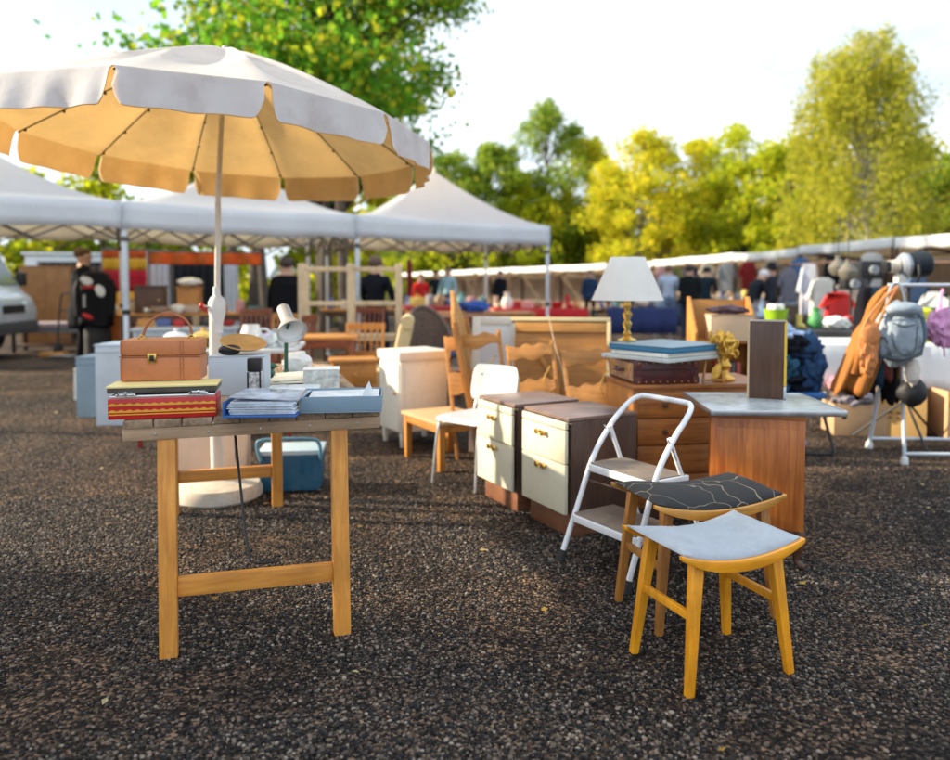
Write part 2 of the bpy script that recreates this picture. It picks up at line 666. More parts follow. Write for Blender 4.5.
# loose gravel lying on the ground near the camera (one uncountable object)
m, nt, b, out = _nt('pebble_stone')
L = nt.links.new
ge = nt.nodes.new('ShaderNodeNewGeometry')
rp = nt.nodes.new('ShaderNodeValToRGB')
e = rp.color_ramp.elements
e[0].color = (.008, .008, .010, 1)
e[1].color = (.28, .24, .20, 1)
for pos, c in ((.38, (.012, .011, .012)), (.57, (.034, .029, .026)), (.72, (.082, .065, .052)), (.83, (.145, .115, .094)), (.92, (.16, .11, .076))):
    q = e.new(pos)
    q.color = list(c) + [1]
L(ge.outputs['Random Per Island'], rp.inputs['Fac'])
L(rp.outputs['Color'], b.inputs['Base Color'])
b.inputs['Roughness'].default_value = .62
b.inputs['Specular IOR Level'].default_value = .22
stone_m = m


def icosa():
    t = (1 + 5 ** .5) / 2
    v = np.array([(-1, t, 0), (1, t, 0), (-1, -t, 0), (1, -t, 0), (0, -1, t), (0, 1, t), (0, -1, -t), (0, 1, -t), (t, 0, -1), (t, 0, 1), (-t, 0, -1), (-t, 0, 1)], float)
    v /= np.linalg.norm(v[0])
    f = np.array([(0, 11, 5), (0, 5, 1), (0, 1, 7), (0, 7, 10), (0, 10, 11), (1, 5, 9), (5, 11, 4), (11, 10, 2), (10, 7, 6), (7, 1, 8), (3, 9, 4), (3, 4, 2), (3, 2, 6), (3, 6, 8), (3, 8, 9), (4, 9, 5), (2, 4, 11), (6, 2, 10), (8, 6, 7), (9, 8, 1)])
    return v, f


def octa():
    v = np.array([(1, 0, 0), (0, 1, 0), (-1, 0, 0), (0, -1, 0), (0, 0, 1)], float)
    f = np.array([(0, 1, 4), (1, 2, 4), (2, 3, 4), (3, 0, 4)])
    return v, f


rng = np.random.default_rng(3)


def gravel(n, y0, y1, base, rmin, rmax):
    # uniform over the wedge the lens sees (plus a margin at the sides)
    yy = np.sqrt(rng.random(n) * (y1 ** 2 - y0 ** 2) + y0 ** 2)
    xx = (rng.random(n) * 2 - 1) * (yy * .70 + .35)
    pn = np.array([noise.noise(V((x * .8, y * .8, 0))) + .7 * noise.noise(V((x * 2.4, y * 2.4, 4))) + .4 * noise.noise(V((x * 7, y * 7, 9))) for x, y in zip(xx, yy)])
    keep = rng.random(n) < np.clip(.52 + 1.7 * pn, .10, 1)
    xx, yy = xx[keep], yy[keep]
    n = len(xx)
    bv, bf = base
    k = len(bv)
    r = rmin + (rmax - rmin) * rng.random(n) ** 2.0
    S = np.stack([r * rng.uniform(.8, 1.35, n), r * rng.uniform(.7, 1.1, n), r * rng.uniform(.45, .8, n)], 1)
    P = bv[None] * (1 + .32 * (rng.random((n, k, 1)) - .5)) * S[:, None, :]
    a = rng.random(n) * 2 * PI
    ti = rng.normal(0, .25, n)
    ca, sa, ct, st = np.cos(a), np.sin(a), np.cos(ti), np.sin(ti)
    x, y, z = P[..., 0], P[..., 1], P[..., 2]
    y, z = y * ct[:, None] - z * st[:, None], y * st[:, None] + z * ct[:, None]
    x, y = x * ca[:, None] - y * sa[:, None], x * sa[:, None] + y * ca[:, None]
    Vt = np.stack([x + xx[:, None], y + yy[:, None], z + (S[:, 2] * .45)[:, None]], -1).reshape(-1, 3)
    Fc = (bf[None] + (np.arange(n) * k)[:, None, None]).reshape(-1, 3)
    return Vt, Fc


va, fa = gravel(215000, 1.55, 4.4, icosa(), .0024, .0080)
vb, fb = gravel(230000, 4.4, 10.5, octa(), .0035, .0095)
so = np_mesh('loose_gravel', np.concatenate([va, vb]), np.concatenate([fa, fb + len(va)]), stone_m, smooth=False)
so['kind'] = 'stuff'

# fallen leaves and scraps scattered over the gravel
lp_ = leafmat('fallen_leaf', (.20, .10, .02), (.34, .22, .04), (.42, .36, .20), .2)
rs_ = np.random.default_rng(44)
n_ = 420
yy_ = np.sqrt(rs_.random(n_) * (12 ** 2 - 1.7 ** 2) + 1.7 ** 2)
xx_ = (rs_.random(n_) * 2 - 1) * (yy_ * .7 + .3)
ang = rs_.random(n_) * 2 * PI
sz_ = rs_.uniform(.008, .026, n_)
ca_, sa_ = np.cos(ang), np.sin(ang)
zz_ = rs_.uniform(.010, .016, n_)
tl = rs_.uniform(-.35, .35, (n_, 4)) * sz_[:, None]
lx_ = np.stack([-sz_, sz_ * 0, sz_, sz_ * 0], 1)
ly_ = np.stack([sz_ * 0, -sz_ * .5, sz_ * 0, sz_ * .5], 1)
vv_ = np.stack([xx_[:, None] + lx_ * ca_[:, None] - ly_ * sa_[:, None], yy_[:, None] + lx_ * sa_[:, None] + ly_ * ca_[:, None], zz_[:, None] + np.abs(tl)], -1).reshape(-1, 3)
fl_ = np_mesh('fallen_leaves', vv_, np.arange(n_)[:, None] * 4 + np.arange(4)[None], lp_)
fl_['kind'] = 'stuff'

# ================================================================== FOREGROUND: work table and what stands on it
TZ = .80
TA = R(17)
T0 = V((-1.168, 2.498, 0))
tu, tv = V((math.cos(TA), math.sin(TA), 0)), V((-math.sin(TA), math.cos(TA), 0))
t = thing('trestle_table', 'long plank-topped wooden trestle table with orange-brown legs, under the big parasol', 'table', T0, TA)
a = MB()
rr = random.Random(4)
x = 0.0
wd = [.095, .09, .10, .088, .097, .093, .10, .096, .10]
for q in wd:
    a.box((x + q / 2, .89 + rr.uniform(-.004, .004), TZ - .014 + rr.uniform(-.0015, .0015)), (q - .003, 1.78, .027), bev=.004)
    x += q
a.build('tabletop', plank, t)
TW = x
for yy in (.014, 1.76):
    MB().box((TW / 2, yy, TZ - .049), (TW + .002, .024, .042), bev=.004).build('apron', apron_wood, t)
for xx in (.012, TW - .012):
    MB().box((xx, .89, TZ - .049), (.022, 1.70, .042), bev=.004).build('side_rail', apron_wood, t)
for lx, ly in ((.134, .055), (.713, .055), (.56, 1.66), (.012, 1.66)):
    MB().bar((lx, ly - (.02 if ly < 1 else 0), TZ - .03), (lx, ly - (.085 if ly < 1 else 0), 0), .058, .05, up=(0, 1, 0), bev=.004).build('leg', pine, t)
MB().bar((.163, -.008, .228), (.684, -.008, .222), .028, .066, bev=.004).build('stretcher', pine_x, t)
MB().bar((.041, 1.66, .205), (.531, 1.66, .205), .028, .066, bev=.004).build('stretcher', pine_x, t)
MB().tube([(.345, .30, .765), (.36, .20, .62), (.385, .10, .36), (.40, .032, .275), (.425, .022, .268), (.50, .018, .270)], .0048, 8).build('brace_rod', black_plastic, t)
MB().tube([(.33, 1.40, .765), (.335, 1.50, .55), (.34, 1.62, .30), (.35, 1.64, .25)], .0048, 8).build('brace_rod', black_plastic, t)
bl = MB()
for k in range(5):
    bl.lathe([(0, .0015), (.004, .001), (.0045, 0)], 8, c=(.1 + k * .17, .0015, TZ - .05), rot=(PI / 2, 0, 0))
bl.build('nail_head', steel, t)


def TP(lx, ly, z=TZ):
    return T0 + tu * lx + tv * ly + V((0, 0, z))


# red box with gilt bands and an open chrome rim
red = mat('red_lacquer', (.50, .012, .012), .38, var=.15, scale=8, coat=.3)
goldp = mat('gold_print', (.72, .36, .035), .45, var=.15)
p = G(163, 418.5, TZ)
t = thing('red_box', 'red box with gold scalloped bands and chrome clips at the plank table\'s near left corner', 'box', (p.x, p.y, TZ), R(13))
W, Dp = .345, .15
a = MB()
a.box((0, Dp / 2, .036), (W, Dp, .07), bev=.004)
a.build('body', red, t)
a = MB()
for z0, up in ((.030, 1), (.052, 1)):
    n = 26
    poly = [(-W / 2 + .002, z0 - .006)] + [(W / 2 - .002, z0 - .006)]
    for k in range(n, -1, -1):
        xx = -W / 2 + .002 + (W - .004) * k / n
        poly += [(xx, z0 + (.004 if k % 2 else -.001))]
    a.prism(poly, -.0012, .0012, Matrix.Translation((0, -.0006, 0)) @ Matrix.Rotation(PI / 2, 4, 'X'))
a.box((0, -.0008, .017), (W - .006, .002, .004), bev=.0005)
a.build('gold_band', goldp, t)
a = MB()
a.box((0, Dp / 2, .0755), (W - .012, Dp - .012, .010), bev=.002)
a.build('metal_rim', chrome, t)
a = MB()
for xx in (-.115, .115):
    a.box((xx, -.001, .083), (.062, .010, .008), bev=.002)
    a.tube([(xx - .028, -.004, .080), (xx - .02, -.010, .090), (xx + .02, -.010, .090), (xx + .028, -.004, .080)], .0022, 6)
    a.lathe([(0, .005), (.006, .004), (.007, 0)], 10, c=(xx, -.004, .088), rot=(PI / 2, 0, 0))
a.build('clip', chrome, t)
MB().box((0, Dp / 2 + .004, .0975), (W + .004, Dp + .006, .018), bev=.004).build('lid', mat('dark_lid', (.10, .09, .075), .4, var=.3, scale=14), t)
MB().box((0, Dp / 2 - .001, .1095), (W + .008, Dp + .014, .006), bev=.002).build('lid_rim', mat('yellowed_rim', (.72, .60, .26), .4, var=.1), t)
rb_top = TZ + .1125

# tan vanity case
p = G(158.5, 384, rb_top)
vc = V((-1.105, 2.655, rb_top))
t = thing('vanity_case', 'boxy tan leather vanity case with arched handle, standing on the red box', 'case', vc, R(10))
W, Dp, Hh = .268, .155, .142
a = MB().box((0, Dp / 2, .043), (W, Dp, .086), bev=.010).build('body', leather, t)
a = MB().box((0, Dp / 2, .117), (W, Dp, .058), bev=.014).build('lid', leather, t)
a = MB()
a.box((0, Dp / 2, .087), (W + .003, Dp + .003, .004), bev=.001)
for xx in (-W / 2 + .008, .068, .078):
    a.box((xx, Dp / 2, .072), (.0035, Dp + .003, .139), bev=.001)
a.build('piping', leather_edge, t)
a = MB()
a.box((-.025, -.003, .082), (.030, .006, .034), bev=.002)
lk = a.build('lock_plate', brass, t)
MB().box((-.025, -.0075, .082), (.014, .005, .020), bev=.0015).build('latch', black_plastic, lk)
a = MB()
hp = spline([V((-.075, Dp / 2, .146)), V((-.062, Dp / 2, .185)), V((-.03, Dp / 2, .222)), V((.012, Dp / 2, .234)), V((.06, Dp / 2, .222)), V((.088, Dp / 2, .19)), V((.095, Dp / 2, .146))], 5)
for q0, q1 in zip(hp, hp[1:]):
    a.bar(q0, q1 + (q1 - q0) * .15, .018, .007, up=(0, 1, 0) if False else (1, 0, .01), bev=.002)
a.build('handle', leather_edge, t)
a = MB()
for xx in (-.075, .095):
    a.tube([(xx - .012, Dp / 2 - .012, .147), (xx, Dp / 2 - .014, .160), (xx + .012, Dp / 2 - .012, .147)], .003, 6)
    a.box((xx, Dp / 2, .147), (.03, .022, .006), bev=.002)
a.build('handle_ring', brass, t)

# blue ring binder with clear sleeves
blue_vinyl = mat('blue_vinyl', (.035, .12, .36), .35, var=.15, scale=8)
sleeve = mat('plastic_sleeve', (.60, .66, .74), .22, var=.25, scale=14, bump=.3, bscale=18)
p = G(259, 418, TZ)
t = thing('ring_binder', 'blue ring binder lying flat and stuffed with clear plastic sleeves, beside the red box', 'binder', (p.x, p.y, TZ), R(3))
W, Dp = .25, .30
MB().box((0, Dp / 2, .004), (W, Dp, .007), bev=.002).build('cover', blue_vinyl, t)
MB().box((.012, Dp / 2 + .01, .059), (W - .018, Dp - .01, .006), rot=(R(-1.5), R(3), 0), bev=.002).build('cover', mat('clear_cover', (.42, .48, .58), .2, var=.5, scale=11), t)
MB().box((-W / 2 + .006, Dp / 2, .030), (.006, Dp, .050), bev=.002).build('spine', blue_vinyl, t)
a = MB()
rr = random.Random(2)
for k in range(11):
    a.box((.004 + rr.uniform(-.004, .006), Dp / 2 + rr.uniform(-.004, .006), .011 + k * .0040), (W - .03, Dp - .022, .0030), rot=(0, R(rr.uniform(-.4, .4)), R(rr.uniform(-1, 1))), bev=.0008)
a.build('sleeves', sleeve, t)
a = MB()
for yy in (.07, .22):
    a.tube([(-W / 2 + .012 + .022 * (1 - math.cos(u)), yy, .012 + .024 * math.sin(u)) for u in [PI * k / 8 for k in range(9)]], .002, 6)
a.build('ring', chrome, t)
bind_c = V((p.x, p.y, 0))

# tray box with loose papers
slate = mat('slate_blue_card', (.20, .29, .37), .65, var=.1, scale=5, dirt=(.4, .42, .42), dirt_amt=.2)
p = G(341, 413, TZ)
t = thing('tray_box', 'shallow blue-grey card tray filled with loose white papers, near right end of the plank table', 'tray', (p.x, p.y, TZ), R(6))
W, Dp, h = .285, .23, .058
a = MB()
a.box((0, Dp / 2, .003), (W, Dp, .005), bev=.001)
a.box((0, .002, h / 2 + .003), (W, .004, h - .006), bev=.001)
a.box((0, Dp - .002, h / 2 + .003), (W, .004, h - .006), bev=.001)
for s in (-1, 1):
    a.box((s * (W / 2 - .002), Dp / 2, h / 2 + .003), (.004, Dp - .009, h - .006), bev=.001)
a.build('tray', slate, t)
MB().box((-W / 2 - .0025, Dp / 2, h / 2 + .002), (.003, Dp, h), bev=.001).build('side_flap', kraft_pale, t)
a = MB()
for k in range(9):
    a.box((rr.uniform(-.008, .008), Dp / 2 + rr.uniform(-.006, .006), .012 + k * .0048), (W - .035, Dp - .03, .0035), rot=(R(rr.uniform(-1, 1)), R(rr.uniform(-1, 1)), R(rr.uniform(-3, 3))), bev=.0006)
a.prism([(0, 0), (.045, .0), (.038, .05), (.02, .028)], -.0008, .0008, Matrix.Translation((.07, .05, .05)) @ Matrix.Rotation(R(75), 4, 'X') @ Matrix.Rotation(R(12), 4, 'Z'))
a.build('papers', mat('mixed_paper', (.62, .65, .68), .6, var=.18, scale=16), t)

# stuff behind them on the table
printm = mat('patterned_card', (.55, .57, .54), .6, var=.5, scale=26)
p = G(320, 392, TZ)
t = thing('patterned_box', 'small white box with dark speckled pattern, behind the blue-grey tray', 'box', (p.x, p.y + .03, TZ), R(10))
MB().box((0, .06, .045), (.15, .12, .088), bev=.003).build('carton', printm, t)
MB().box((0, .06, .0905), (.154, .124, .004), bev=.001).build('lid', paper, t)

p = G(237, 396, TZ)
t = thing('pale_carton', 'plain pale grey-blue carton standing right of the vanity case', 'box', (p.x, p.y, TZ), R(6))
MB().box((0, .07, .080), (.225, .14, .158), bev=.004).build('carton', grey_white, t)
MB().box((0, .07, .161), (.228, .143, .004), bev=.001).build('flap', grey_white, t)
cart = V((p.x, p.y, 0))

m_ = mat('bowl_wood', (.42, .22, .07), .45, var=.2, scale=12)
t = thing('wooden_bowl', 'shallow brown wooden bowl tipped on top of the pale carton', 'bowl', (cart.x + .0, cart.y + .09, TZ + .165), R(-10))
a = MB().lathe([(0, 0), (.05, 0), (.075, .006), (.096, .019), (.092, .022), (.07, .012), (.045, .005), (0, .005)], 28, c=(0, 0, .030), rot=(R(12), R(13), 0))
a.build('bowl', m_, t)
t = thing('spectacle_case', 'little black case lying at the front edge of the pale carton', 'case', (cart.x - .035, cart.y + .025, TZ + .164), R(25))
a = MB().blob((0, 0, .021), (.045, .02, .022), 3, .06, 2, 3, flat=-.021)
a.build('case_body', black_plastic, t)

p = G(256, 392, TZ)
t = thing('black_capped_tin', 'slim tin with black cap and black and white label, in the middle of the table', 'tin', (-.862, 2.95, TZ), R(5))
lab = mat('speckled_label', (.45, .45, .44), .4, var=.95, scale=60)
MB().box((0, .02, .056), (.052, .036, .110), bev=.006).build('tin_body', lab, t)
MB().box((0, .02, .138), (.054, .038, .052), bev=.006).build('cap', black_plastic, t)
MB().box((-.0235, .0005, .056), (.007, .003, .109), bev=.0008).build('edge_strip', black_plastic, t)
MB().box((.0235, .0005, .056), (.007, .003, .109), bev=.0008).build('edge_strip', black_plastic, t)

t = tag(MB().box((0, 0, 0), (.20, .15, .05), bev=.01).build('plastic_box', mat('frosted_plastic', (.66, .72, .76), .25, var=.12, scale=9), None, (bind_c.x + .02, bind_c.y + .42, TZ + .026), (0, 0, R(8))), 'low frosted white plastic box behind the ring binder', 'box')
t = thing('paper_bundle', 'crumpled white paper bundle with yellowed edge at the lamp foot', 'paper', TP(.62, .72), R(20))
a = MB()
for k in range(7):
    a.box((rr.uniform(-.03, .03), rr.uniform(-.03, .03), .01 + k * .006), (.20, .24, .003), rot=(R(rr.uniform(-4, 4)), R(rr.uniform(-4, 4)), R(rr.uniform(-30, 30))), bev=.0005)
a.build('sheets', mat('yellowed_paper', (.72, .69, .58), .75, var=.12, scale=8), t)

# desk lamp with green stem
green_en = mat('green_enamel', (.012, .085, .055), .35, var=.15, coat=.3)
lp = TP(.58, .98)
t = thing('desk_lamp', 'chrome-headed desk lamp on a dark green bent stem, in the middle of the plank table', 'lamp', lp, 0)
MB().lathe([(0, 0), (.062, 0), (.064, .010), (.055, .022), (.016, .032), (.012, .05), (0, .05)], 24).build('base', green_en, t)
MB().tube([(0, 0, .04), (.001, 0, .14), (.003, 0, .235)], .0095, 10).build('stem', green_en, t)
hm = Matrix.Translation((.0, .0, .26)) @ Euler((R(48), 0, R(20))).to_matrix().to_4x4()
dirv = V((.40, -.62, -.62)).normalized()
hm = Matrix.Translation((.026, -.03, .262)) @ dirv.to_track_quat('Z', 'Y').to_matrix().to_4x4()
hd = MB().lathe([(0, -.125), (.026, -.123), (.031, -.115), (.032, -.03), (.038, -.015), (.058, .018), (.072, .048), (.069, .048), (.05, .016), (.028, -.02), (.024, -.09), (0, -.092)], 26).build('lamp_head', mat('brushed_grey', (.50, .51, .52), .35, .45, var=.08), t)
hd.matrix_local = hm
MB().lathe([(.0675, .045), (.049, .015), (.027, -.02), (.022, -.06), (0, -.062)], 26).build('reflector', mat('reflector_white', (.72, .74, .76), .4, var=.04), hd)
MB().tube([(.003, 0, .235), (.01, -.005, .25), (.02, -.02, .262)], .008, 8).build('joint', green_en, t)

t = thing('green_figurine', 'small dark green glazed bird figurine beside the desk lamp foot', 'figurine', TP(.50, .90), R(30))
a = MB().blob((0, 0, .034), (.028, .018, .034), 3, .05, 2, 2)
a.blob((.016, 0, .075), (.018, .014, .016), 2, .05, 2, 3)
a.bar((.03, 0, .075), (.048, 0, .070), .008, .008, .002, .002)
a.bar((-.02, 0, .03), (-.055, 0, .055), .022, .008, .03, .004)
a.build('bird_body', green_en, t)
t = tag(MB().blob((0, 0, .062), (.075, .06, .062), 3, .22, 3.4, 9, flat=-.062).build('crumpled_bag', paper, None, TP(.64, 1.08)), 'crumpled white paper bag behind the desk lamp', 'bag')
t = thing('porcelain_bowl', 'round white porcelain bowl between green figurine and paper bundle', 'bowl', TP(.44, .82), 0)
MB().lathe([(0, 0), (.035, 0), (.05, .02), (.062, .06), (.058, .06), (.045, .02), (0, .008)], 24).build('bowl', white_plastic, t)
t = thing('snapshot', 'small colour snapshot print propped near the white bowl', 'photo', TP(.40, .74), R(17))
MB().box((0, 0, .032), (.045, .004, .062), rot=(R(-14), 0, 0), bev=.0006).build('print', mat('warm_print', (.40, .26, .17), .3, var=.5, scale=40), t)

# ------------------------------------------------------------------ second table with crockery behind the first one
ct = V((-2.62, 5.72, 0))
t = thing('crockery_table', 'white topped table on red legs crowded with crockery, behind the plank table', 'table', ct, R(8))
MB().box((.62, .42, .735), (1.25, .85, .03), bev=.005).build('tabletop', white_plastic, t)
redleg = mat('red_leg_paint', (.30, .03, .02), .45, var=.15)
for lx, ly in ((.06, .05), (1.18, .05), (1.18, .78), (.06, .78)):
    MB().bar((lx, ly, .72), (lx, ly, 0), .035, .035, .028, .028, up=(0, 1, 0)).build('leg', redleg, t)
cw = mat('white_china', (.74, .75, .74), .18, var=.03, coat=.3)
cb = mat('blue_china', (.06, .16, .36), .2, var=.2, coat=.3)
cg = glassmat('clear_glass', (.85, .92, .95))
cl2 = mat('lilac_cloth', (.34, .22, .50), .7, var=.15)


def CP(lx, ly, z=.75):
    return ct + Matrix.Rotation(R(8), 3, 'Z') @ V((lx, ly, z))


def jug(name, label, cat, loc, s, m, spout=True, hz=.0):
    t = thing(name, label, cat, loc, hz)
    MB().lathe([(0, 0), (.05 * s, 0), (.075 * s, .03 * s), (.08 * s, .07 * s), (.06 * s, .12 * s), (.052 * s, .15 * s), (.048 * s, .15 * s), (.055 * s, .12 * s), (.07 * s, .06 * s), (0, .01 * s)], 22).build('vessel', m, t)
    if spout:
        MB().tube([(.06 * s, 0, .12 * s), (.11 * s, 0, .115 * s), (.12 * s, 0, .07 * s), (.08 * s, 0, .04 * s)], .008 * s, 8, sub=4).build('handle', m, t)
    return t


jug('jug', 'tall white china jug on the crockery table behind the parasol pole', 'jug', CP(.86, .30), 1.2, cw)
jug('coffee_pot', 'squat white china pot at the right end of the crockery table', 'pot', CP(1.16, .22), 1.0, cw, True, 2.0)
for k, (lx, ly, s) in enumerate(((1.00, .12, 1.0), (1.09, .35, 1.15))):
    t = thing('glass_bowl', ('deep clear glass bowl at the front of the crockery table', 'larger clear glass bowl further back on the crockery table')[k], 'bowl', CP(lx, ly), 0, 'glass bowls on the crockery table')
    MB().lathe([(0, 0), (.04 * s, 0), (.07 * s, .04 * s), (.09 * s, .11 * s), (.086 * s, .11 * s), (.065 * s, .04 * s), (0, .008)], 20).build('bowl', cg, t)
t = thing('blue_dish', 'stack of blue rimmed plates left of the parasol pole', 'plates', CP(.66, .25), 0)
a = MB()
for k in range(6):
    a.lathe([(0, k * .014), (.07, k * .014), (.12, k * .014 + .016), (.118, k * .014 + .02), (.07, k * .014 + .006), (0, k * .014 + .006)], 24)
a.build('plate_stack', cb, t)
t = tag(MB().blob((0, 0, .05), (.15, .09, .05), 3, .2, 3, 4, flat=-.05).build('folded_cloth', cl2, None, CP(1.02, .62)), 'folded lilac cloth at the back of the crockery table', 'cloth')
t = thing('wire_basket', 'round dark wire basket at the back right of the crockery table', 'basket', CP(1.14, .52), 0)
a = MB()
for z, r_ in ((0, .08), (.06, .115), (.13, .14)):
    a.tube([(r_ * math.cos(q), r_ * math.sin(q), z) for q in [2 * PI * k / 24 for k in range(24)]], .006, 6, closed=True)
for k in range(14):
    q = 2 * PI * k / 14
    a.tube([(.08 * math.cos(q), .08 * math.sin(q), 0), (.115 * math.cos(q), .115 * math.sin(q), .06), (.14 * math.cos(q), .14 * math.sin(q), .13)], .0035, 5)
a.build('wires', mat('dark_wire', (.05, .05, .06), .4, .6), t)
t = thing('cup', 'white cup with a green label by the parasol pole', 'cup', CP(.72, .06), 0)
MB().lathe([(0, 0), (.032, 0), (.042, .085), (.039, .085), (.03, .006), (0, .006)], 18).build('cup_body', cw, t)
MB().lathe([(.0365, .03), (.0400, .06)], 18).build('green_label', mat('lime_label', (.20, .48, .03), .5), t)
for k, (lx, ly, m_, nm) in enumerate(((.30, .2, cw, 'white lidded tureen at the left end of the crockery table'), (.48, .35, brass, 'round brass vessel behind the vanity case handle'))):
    t = thing('lidded_pot', nm, 'pot', CP(lx, ly), 0)
    MB().lathe([(0, 0), (.06, 0), (.10, .05), (.09, .10), (.088, .10), (0, .09)], 22).build('vessel', m_, t)
    MB().lathe([(.092, .101), (.06, .125), (.012, .135), (.018, .155), (0, .162)], 22).build('lid', m_, t)

# ------------------------------------------------------------------ things under the table
t = thing('pink_suitcase', 'old pale pink suitcase with clasps standing behind the parasol foot', 'suitcase', (-1.69, 4.83, 0), R(4))
pinks = mat('pink_vinyl', (.62, .44, .33), .5, var=.08, scale=5, dirt=(.35, .25, .18), dirt_amt=.35)
MB().box((0, 0, .155), (.47, .14, .29), rot=(R(-4), 0, 0), bev=.02).build('shell', pinks, t)
MB().box((0, -.008, .158), (.476, .012, .296), rot=(R(-4), 0, 0), bev=.004).build('trim_band', mat('pink_trim', (.30, .17, .11), .5), t)
a = MB()
for xx in (-.13, .13):
    a.box((xx, -.02, .308), (.04, .05, .012), bev=.003)
a.build('clasp', brass, t)
MB().tube([(-.06, 0, .305), (-.055, 0, .335), (.055, 0, .335), (.06, 0, .305)], .009, 8, sub=4).build('handle', mat('pink_handle', (.50, .30, .22), .5), t)

t = thing('cool_box', 'blue plastic cool box with pale lid and arched carrying handle, under the plank table', 'cool box', (-1.125, 4.66, 0), R(6))
blue_pl = mat('petrol_blue_plastic', (.012, .095, .18), .4, var=.12, scale=7, dirt=(.2, .25, .27), dirt_amt=.3)
MB().box((0, 0, .115), (.35, .24, .22), bev=.012, taper=1.06).build('tub', blue_pl, t)
MB().box((0, 0, .240), (.385, .27, .030), bev=.010).build('lid', mat('pale_lid', (.45, .58, .66), .4, var=.06), t)
MB().tube([(-.17, -.145, .20), (-.19, -.145, .29), (-.15, -.145, .325), (.12, -.145, .325), (.175, -.145, .29), (.18, -.145, .20)], .011, 10, sub=5).build('handle', mat('handle_blue', (.10, .25, .36), .4), t)
a = MB()
a.prism([(-.03, 0), (.03, 0), (.012, -.10), (-.012, -.10)], -.004, .004, Matrix.Translation((.10, -.128, .20)) @ Matrix.Rotation(PI / 2, 4, 'X'))
a.build('lid_clip', blue_pl, t)

# pale boxes standing left behind the table
for nm, lab, x0, y0, sx, sy, h, rz, m_ in (
        ('pale_crate', 'tall pale grey-white box left behind the plank table', -3.02, 6.95, .72, .45, .71, 4, grey_white),
        ('grey_crate', 'lower blue-grey box against the tall pale box, by the dark figure', -3.62, 7.35, .30, .45, .56, 4, mat('blue_grey_board', (.22, .29, .35), .6, var=.08, scale=4))):
    t = thing(nm, lab, 'box', (x0, y0, 0), R(rz))
    MB().box((0, 0, h / 2), (sx, sy, h), bev=.008).build('carton', m_, t)
    a = MB()
    a.box((0, 0, h + .006), (sx + .012, sy + .012, .012), bev=.004)
    a.box((0, -sy / 2 - .003, h - .05), (sx - .01, .006, .012), bev=.001)
    a.build('lid', m_, t)
t = thing('cream_stool', 'low cream painted stool at the foot of the dark figure', 'stool', (-4.22, 8.35, 0), R(10))
MB().box((0, 0, .33), (.30, .28, .03), bev=.006).build('seat', cream_paint, t)
for sx in (-1, 1):
    for sy in (-1, 1):
        MB().bar((sx * .12, sy * .11, .315), (sx * .135, sy * .125, 0), .05, .05, .035, .035).build('leg', cream_paint, t)

# ================================================================== BIG PARASOL
UC, UN, UR, UPH = V((-1.463, 4.42, 2.104)), V((.042, .051, 1)).normalized(), 1.211, -2.136
uu = V((0, 1, 0)).cross(UN).normalized()
uv = UN.cross(uu)
UM = Matrix((uu, uv, UN)).transposed().to_4x4()
UM.translation = UC
base = V((-1.52, 4.44, 0))
t = thing('market_parasol', 'big twelve-panel white parasol with ochre underside above the plank table', 'parasol', base, 0)
canv = mat('parasol_canvas', (.70, .69, .67), .8, var=.06, scale=4, trans=.36, tint=(.97, .86, .62), dirt=(.30, .28, .26), dirt_amt=.55, dscale=2.2, bump=.18, bscale=9)
lining = mat('parasol_lining', (.90, .67, .36), .8, var=.10, scale=3, trans=.6, dirt=(.58, .36, .14), dirt_amt=.4, dscale=2.4, bump=.18, bscale=9)
flapm = mat('parasol_flap', (.60, .62, .645), .8, var=.08, scale=5, trans=.26, tint=(.86, .70, .46), dirt=(.26, .25, .24), dirt_amt=.5, dscale=2.6, bump=.3, bscale=14)
inv = Matrix.Translation(base).inverted()
UL = inv @ UM
NP = 12
rise = .50


def canopy_pts(off, rsc=1.0):
    """Rows of points, rim to apex for each panel; sags between the ribs."""
    res = []
    for k in range(NP):
        rows = []
        a0, a1 = UPH + 2 * PI * k / NP, UPH + 2 * PI * (k + 1) / NP
        for j in range(9):
            q = j / 8
            rr_ = UR * rsc * (1 - q) + .03 * q
            row = []
            for i in range(9):
                s = i / 8
                pa = V((math.cos(a0), math.sin(a0), 0)) * (1 - s) + V((math.cos(a1), math.sin(a1), 0)) * s
                z = rise * (1 - (1 - q) ** 1.25) - .055 * math.sin(PI * s) * math.sin(PI * min(1, (1 - q) ** .8 * .98)) - off
                row.append(UL @ V((pa.x * rr_, pa.y * rr_, z)))
            rows.append(row)
        res.append(rows)
    return res


def valance_pts(off, k, rsc):
    a0, a1 = UPH + 2 * PI * k / NP, UPH + 2 * PI * (k + 1) / NP
    rows = []
    n = 40
    for j in range(11):
        q = j / 10
        row = []
        for i in range(n + 1):
            s = i / n
            e_ = abs(2 * s - 1)
            depth = .170 * (1 - max(0, (e_ - .86) / .14) ** 2.2 * .45)
            # the flap narrows towards its free edge so that notches open between panels
            ss = .5 + (s - .5) * (1 - .052 * min(1, q / .2) ** .6 - .012 * q)
            pa = V((math.cos(a0), math.sin(a0), 0)) * (1 - ss) + V((math.cos(a1), math.sin(a1), 0)) * ss
            wv = .012 * q * math.sin(s * 17 + k * 2.1) + .010 * q * math.sin(s * 7 + k)
            rr_ = UR * rsc * (1 + .022 * q) + wv
            row.append(UL @ V((pa.x * rr_, pa.y * rr_, -depth * q - off)))
        rows.append(row)
    return rows


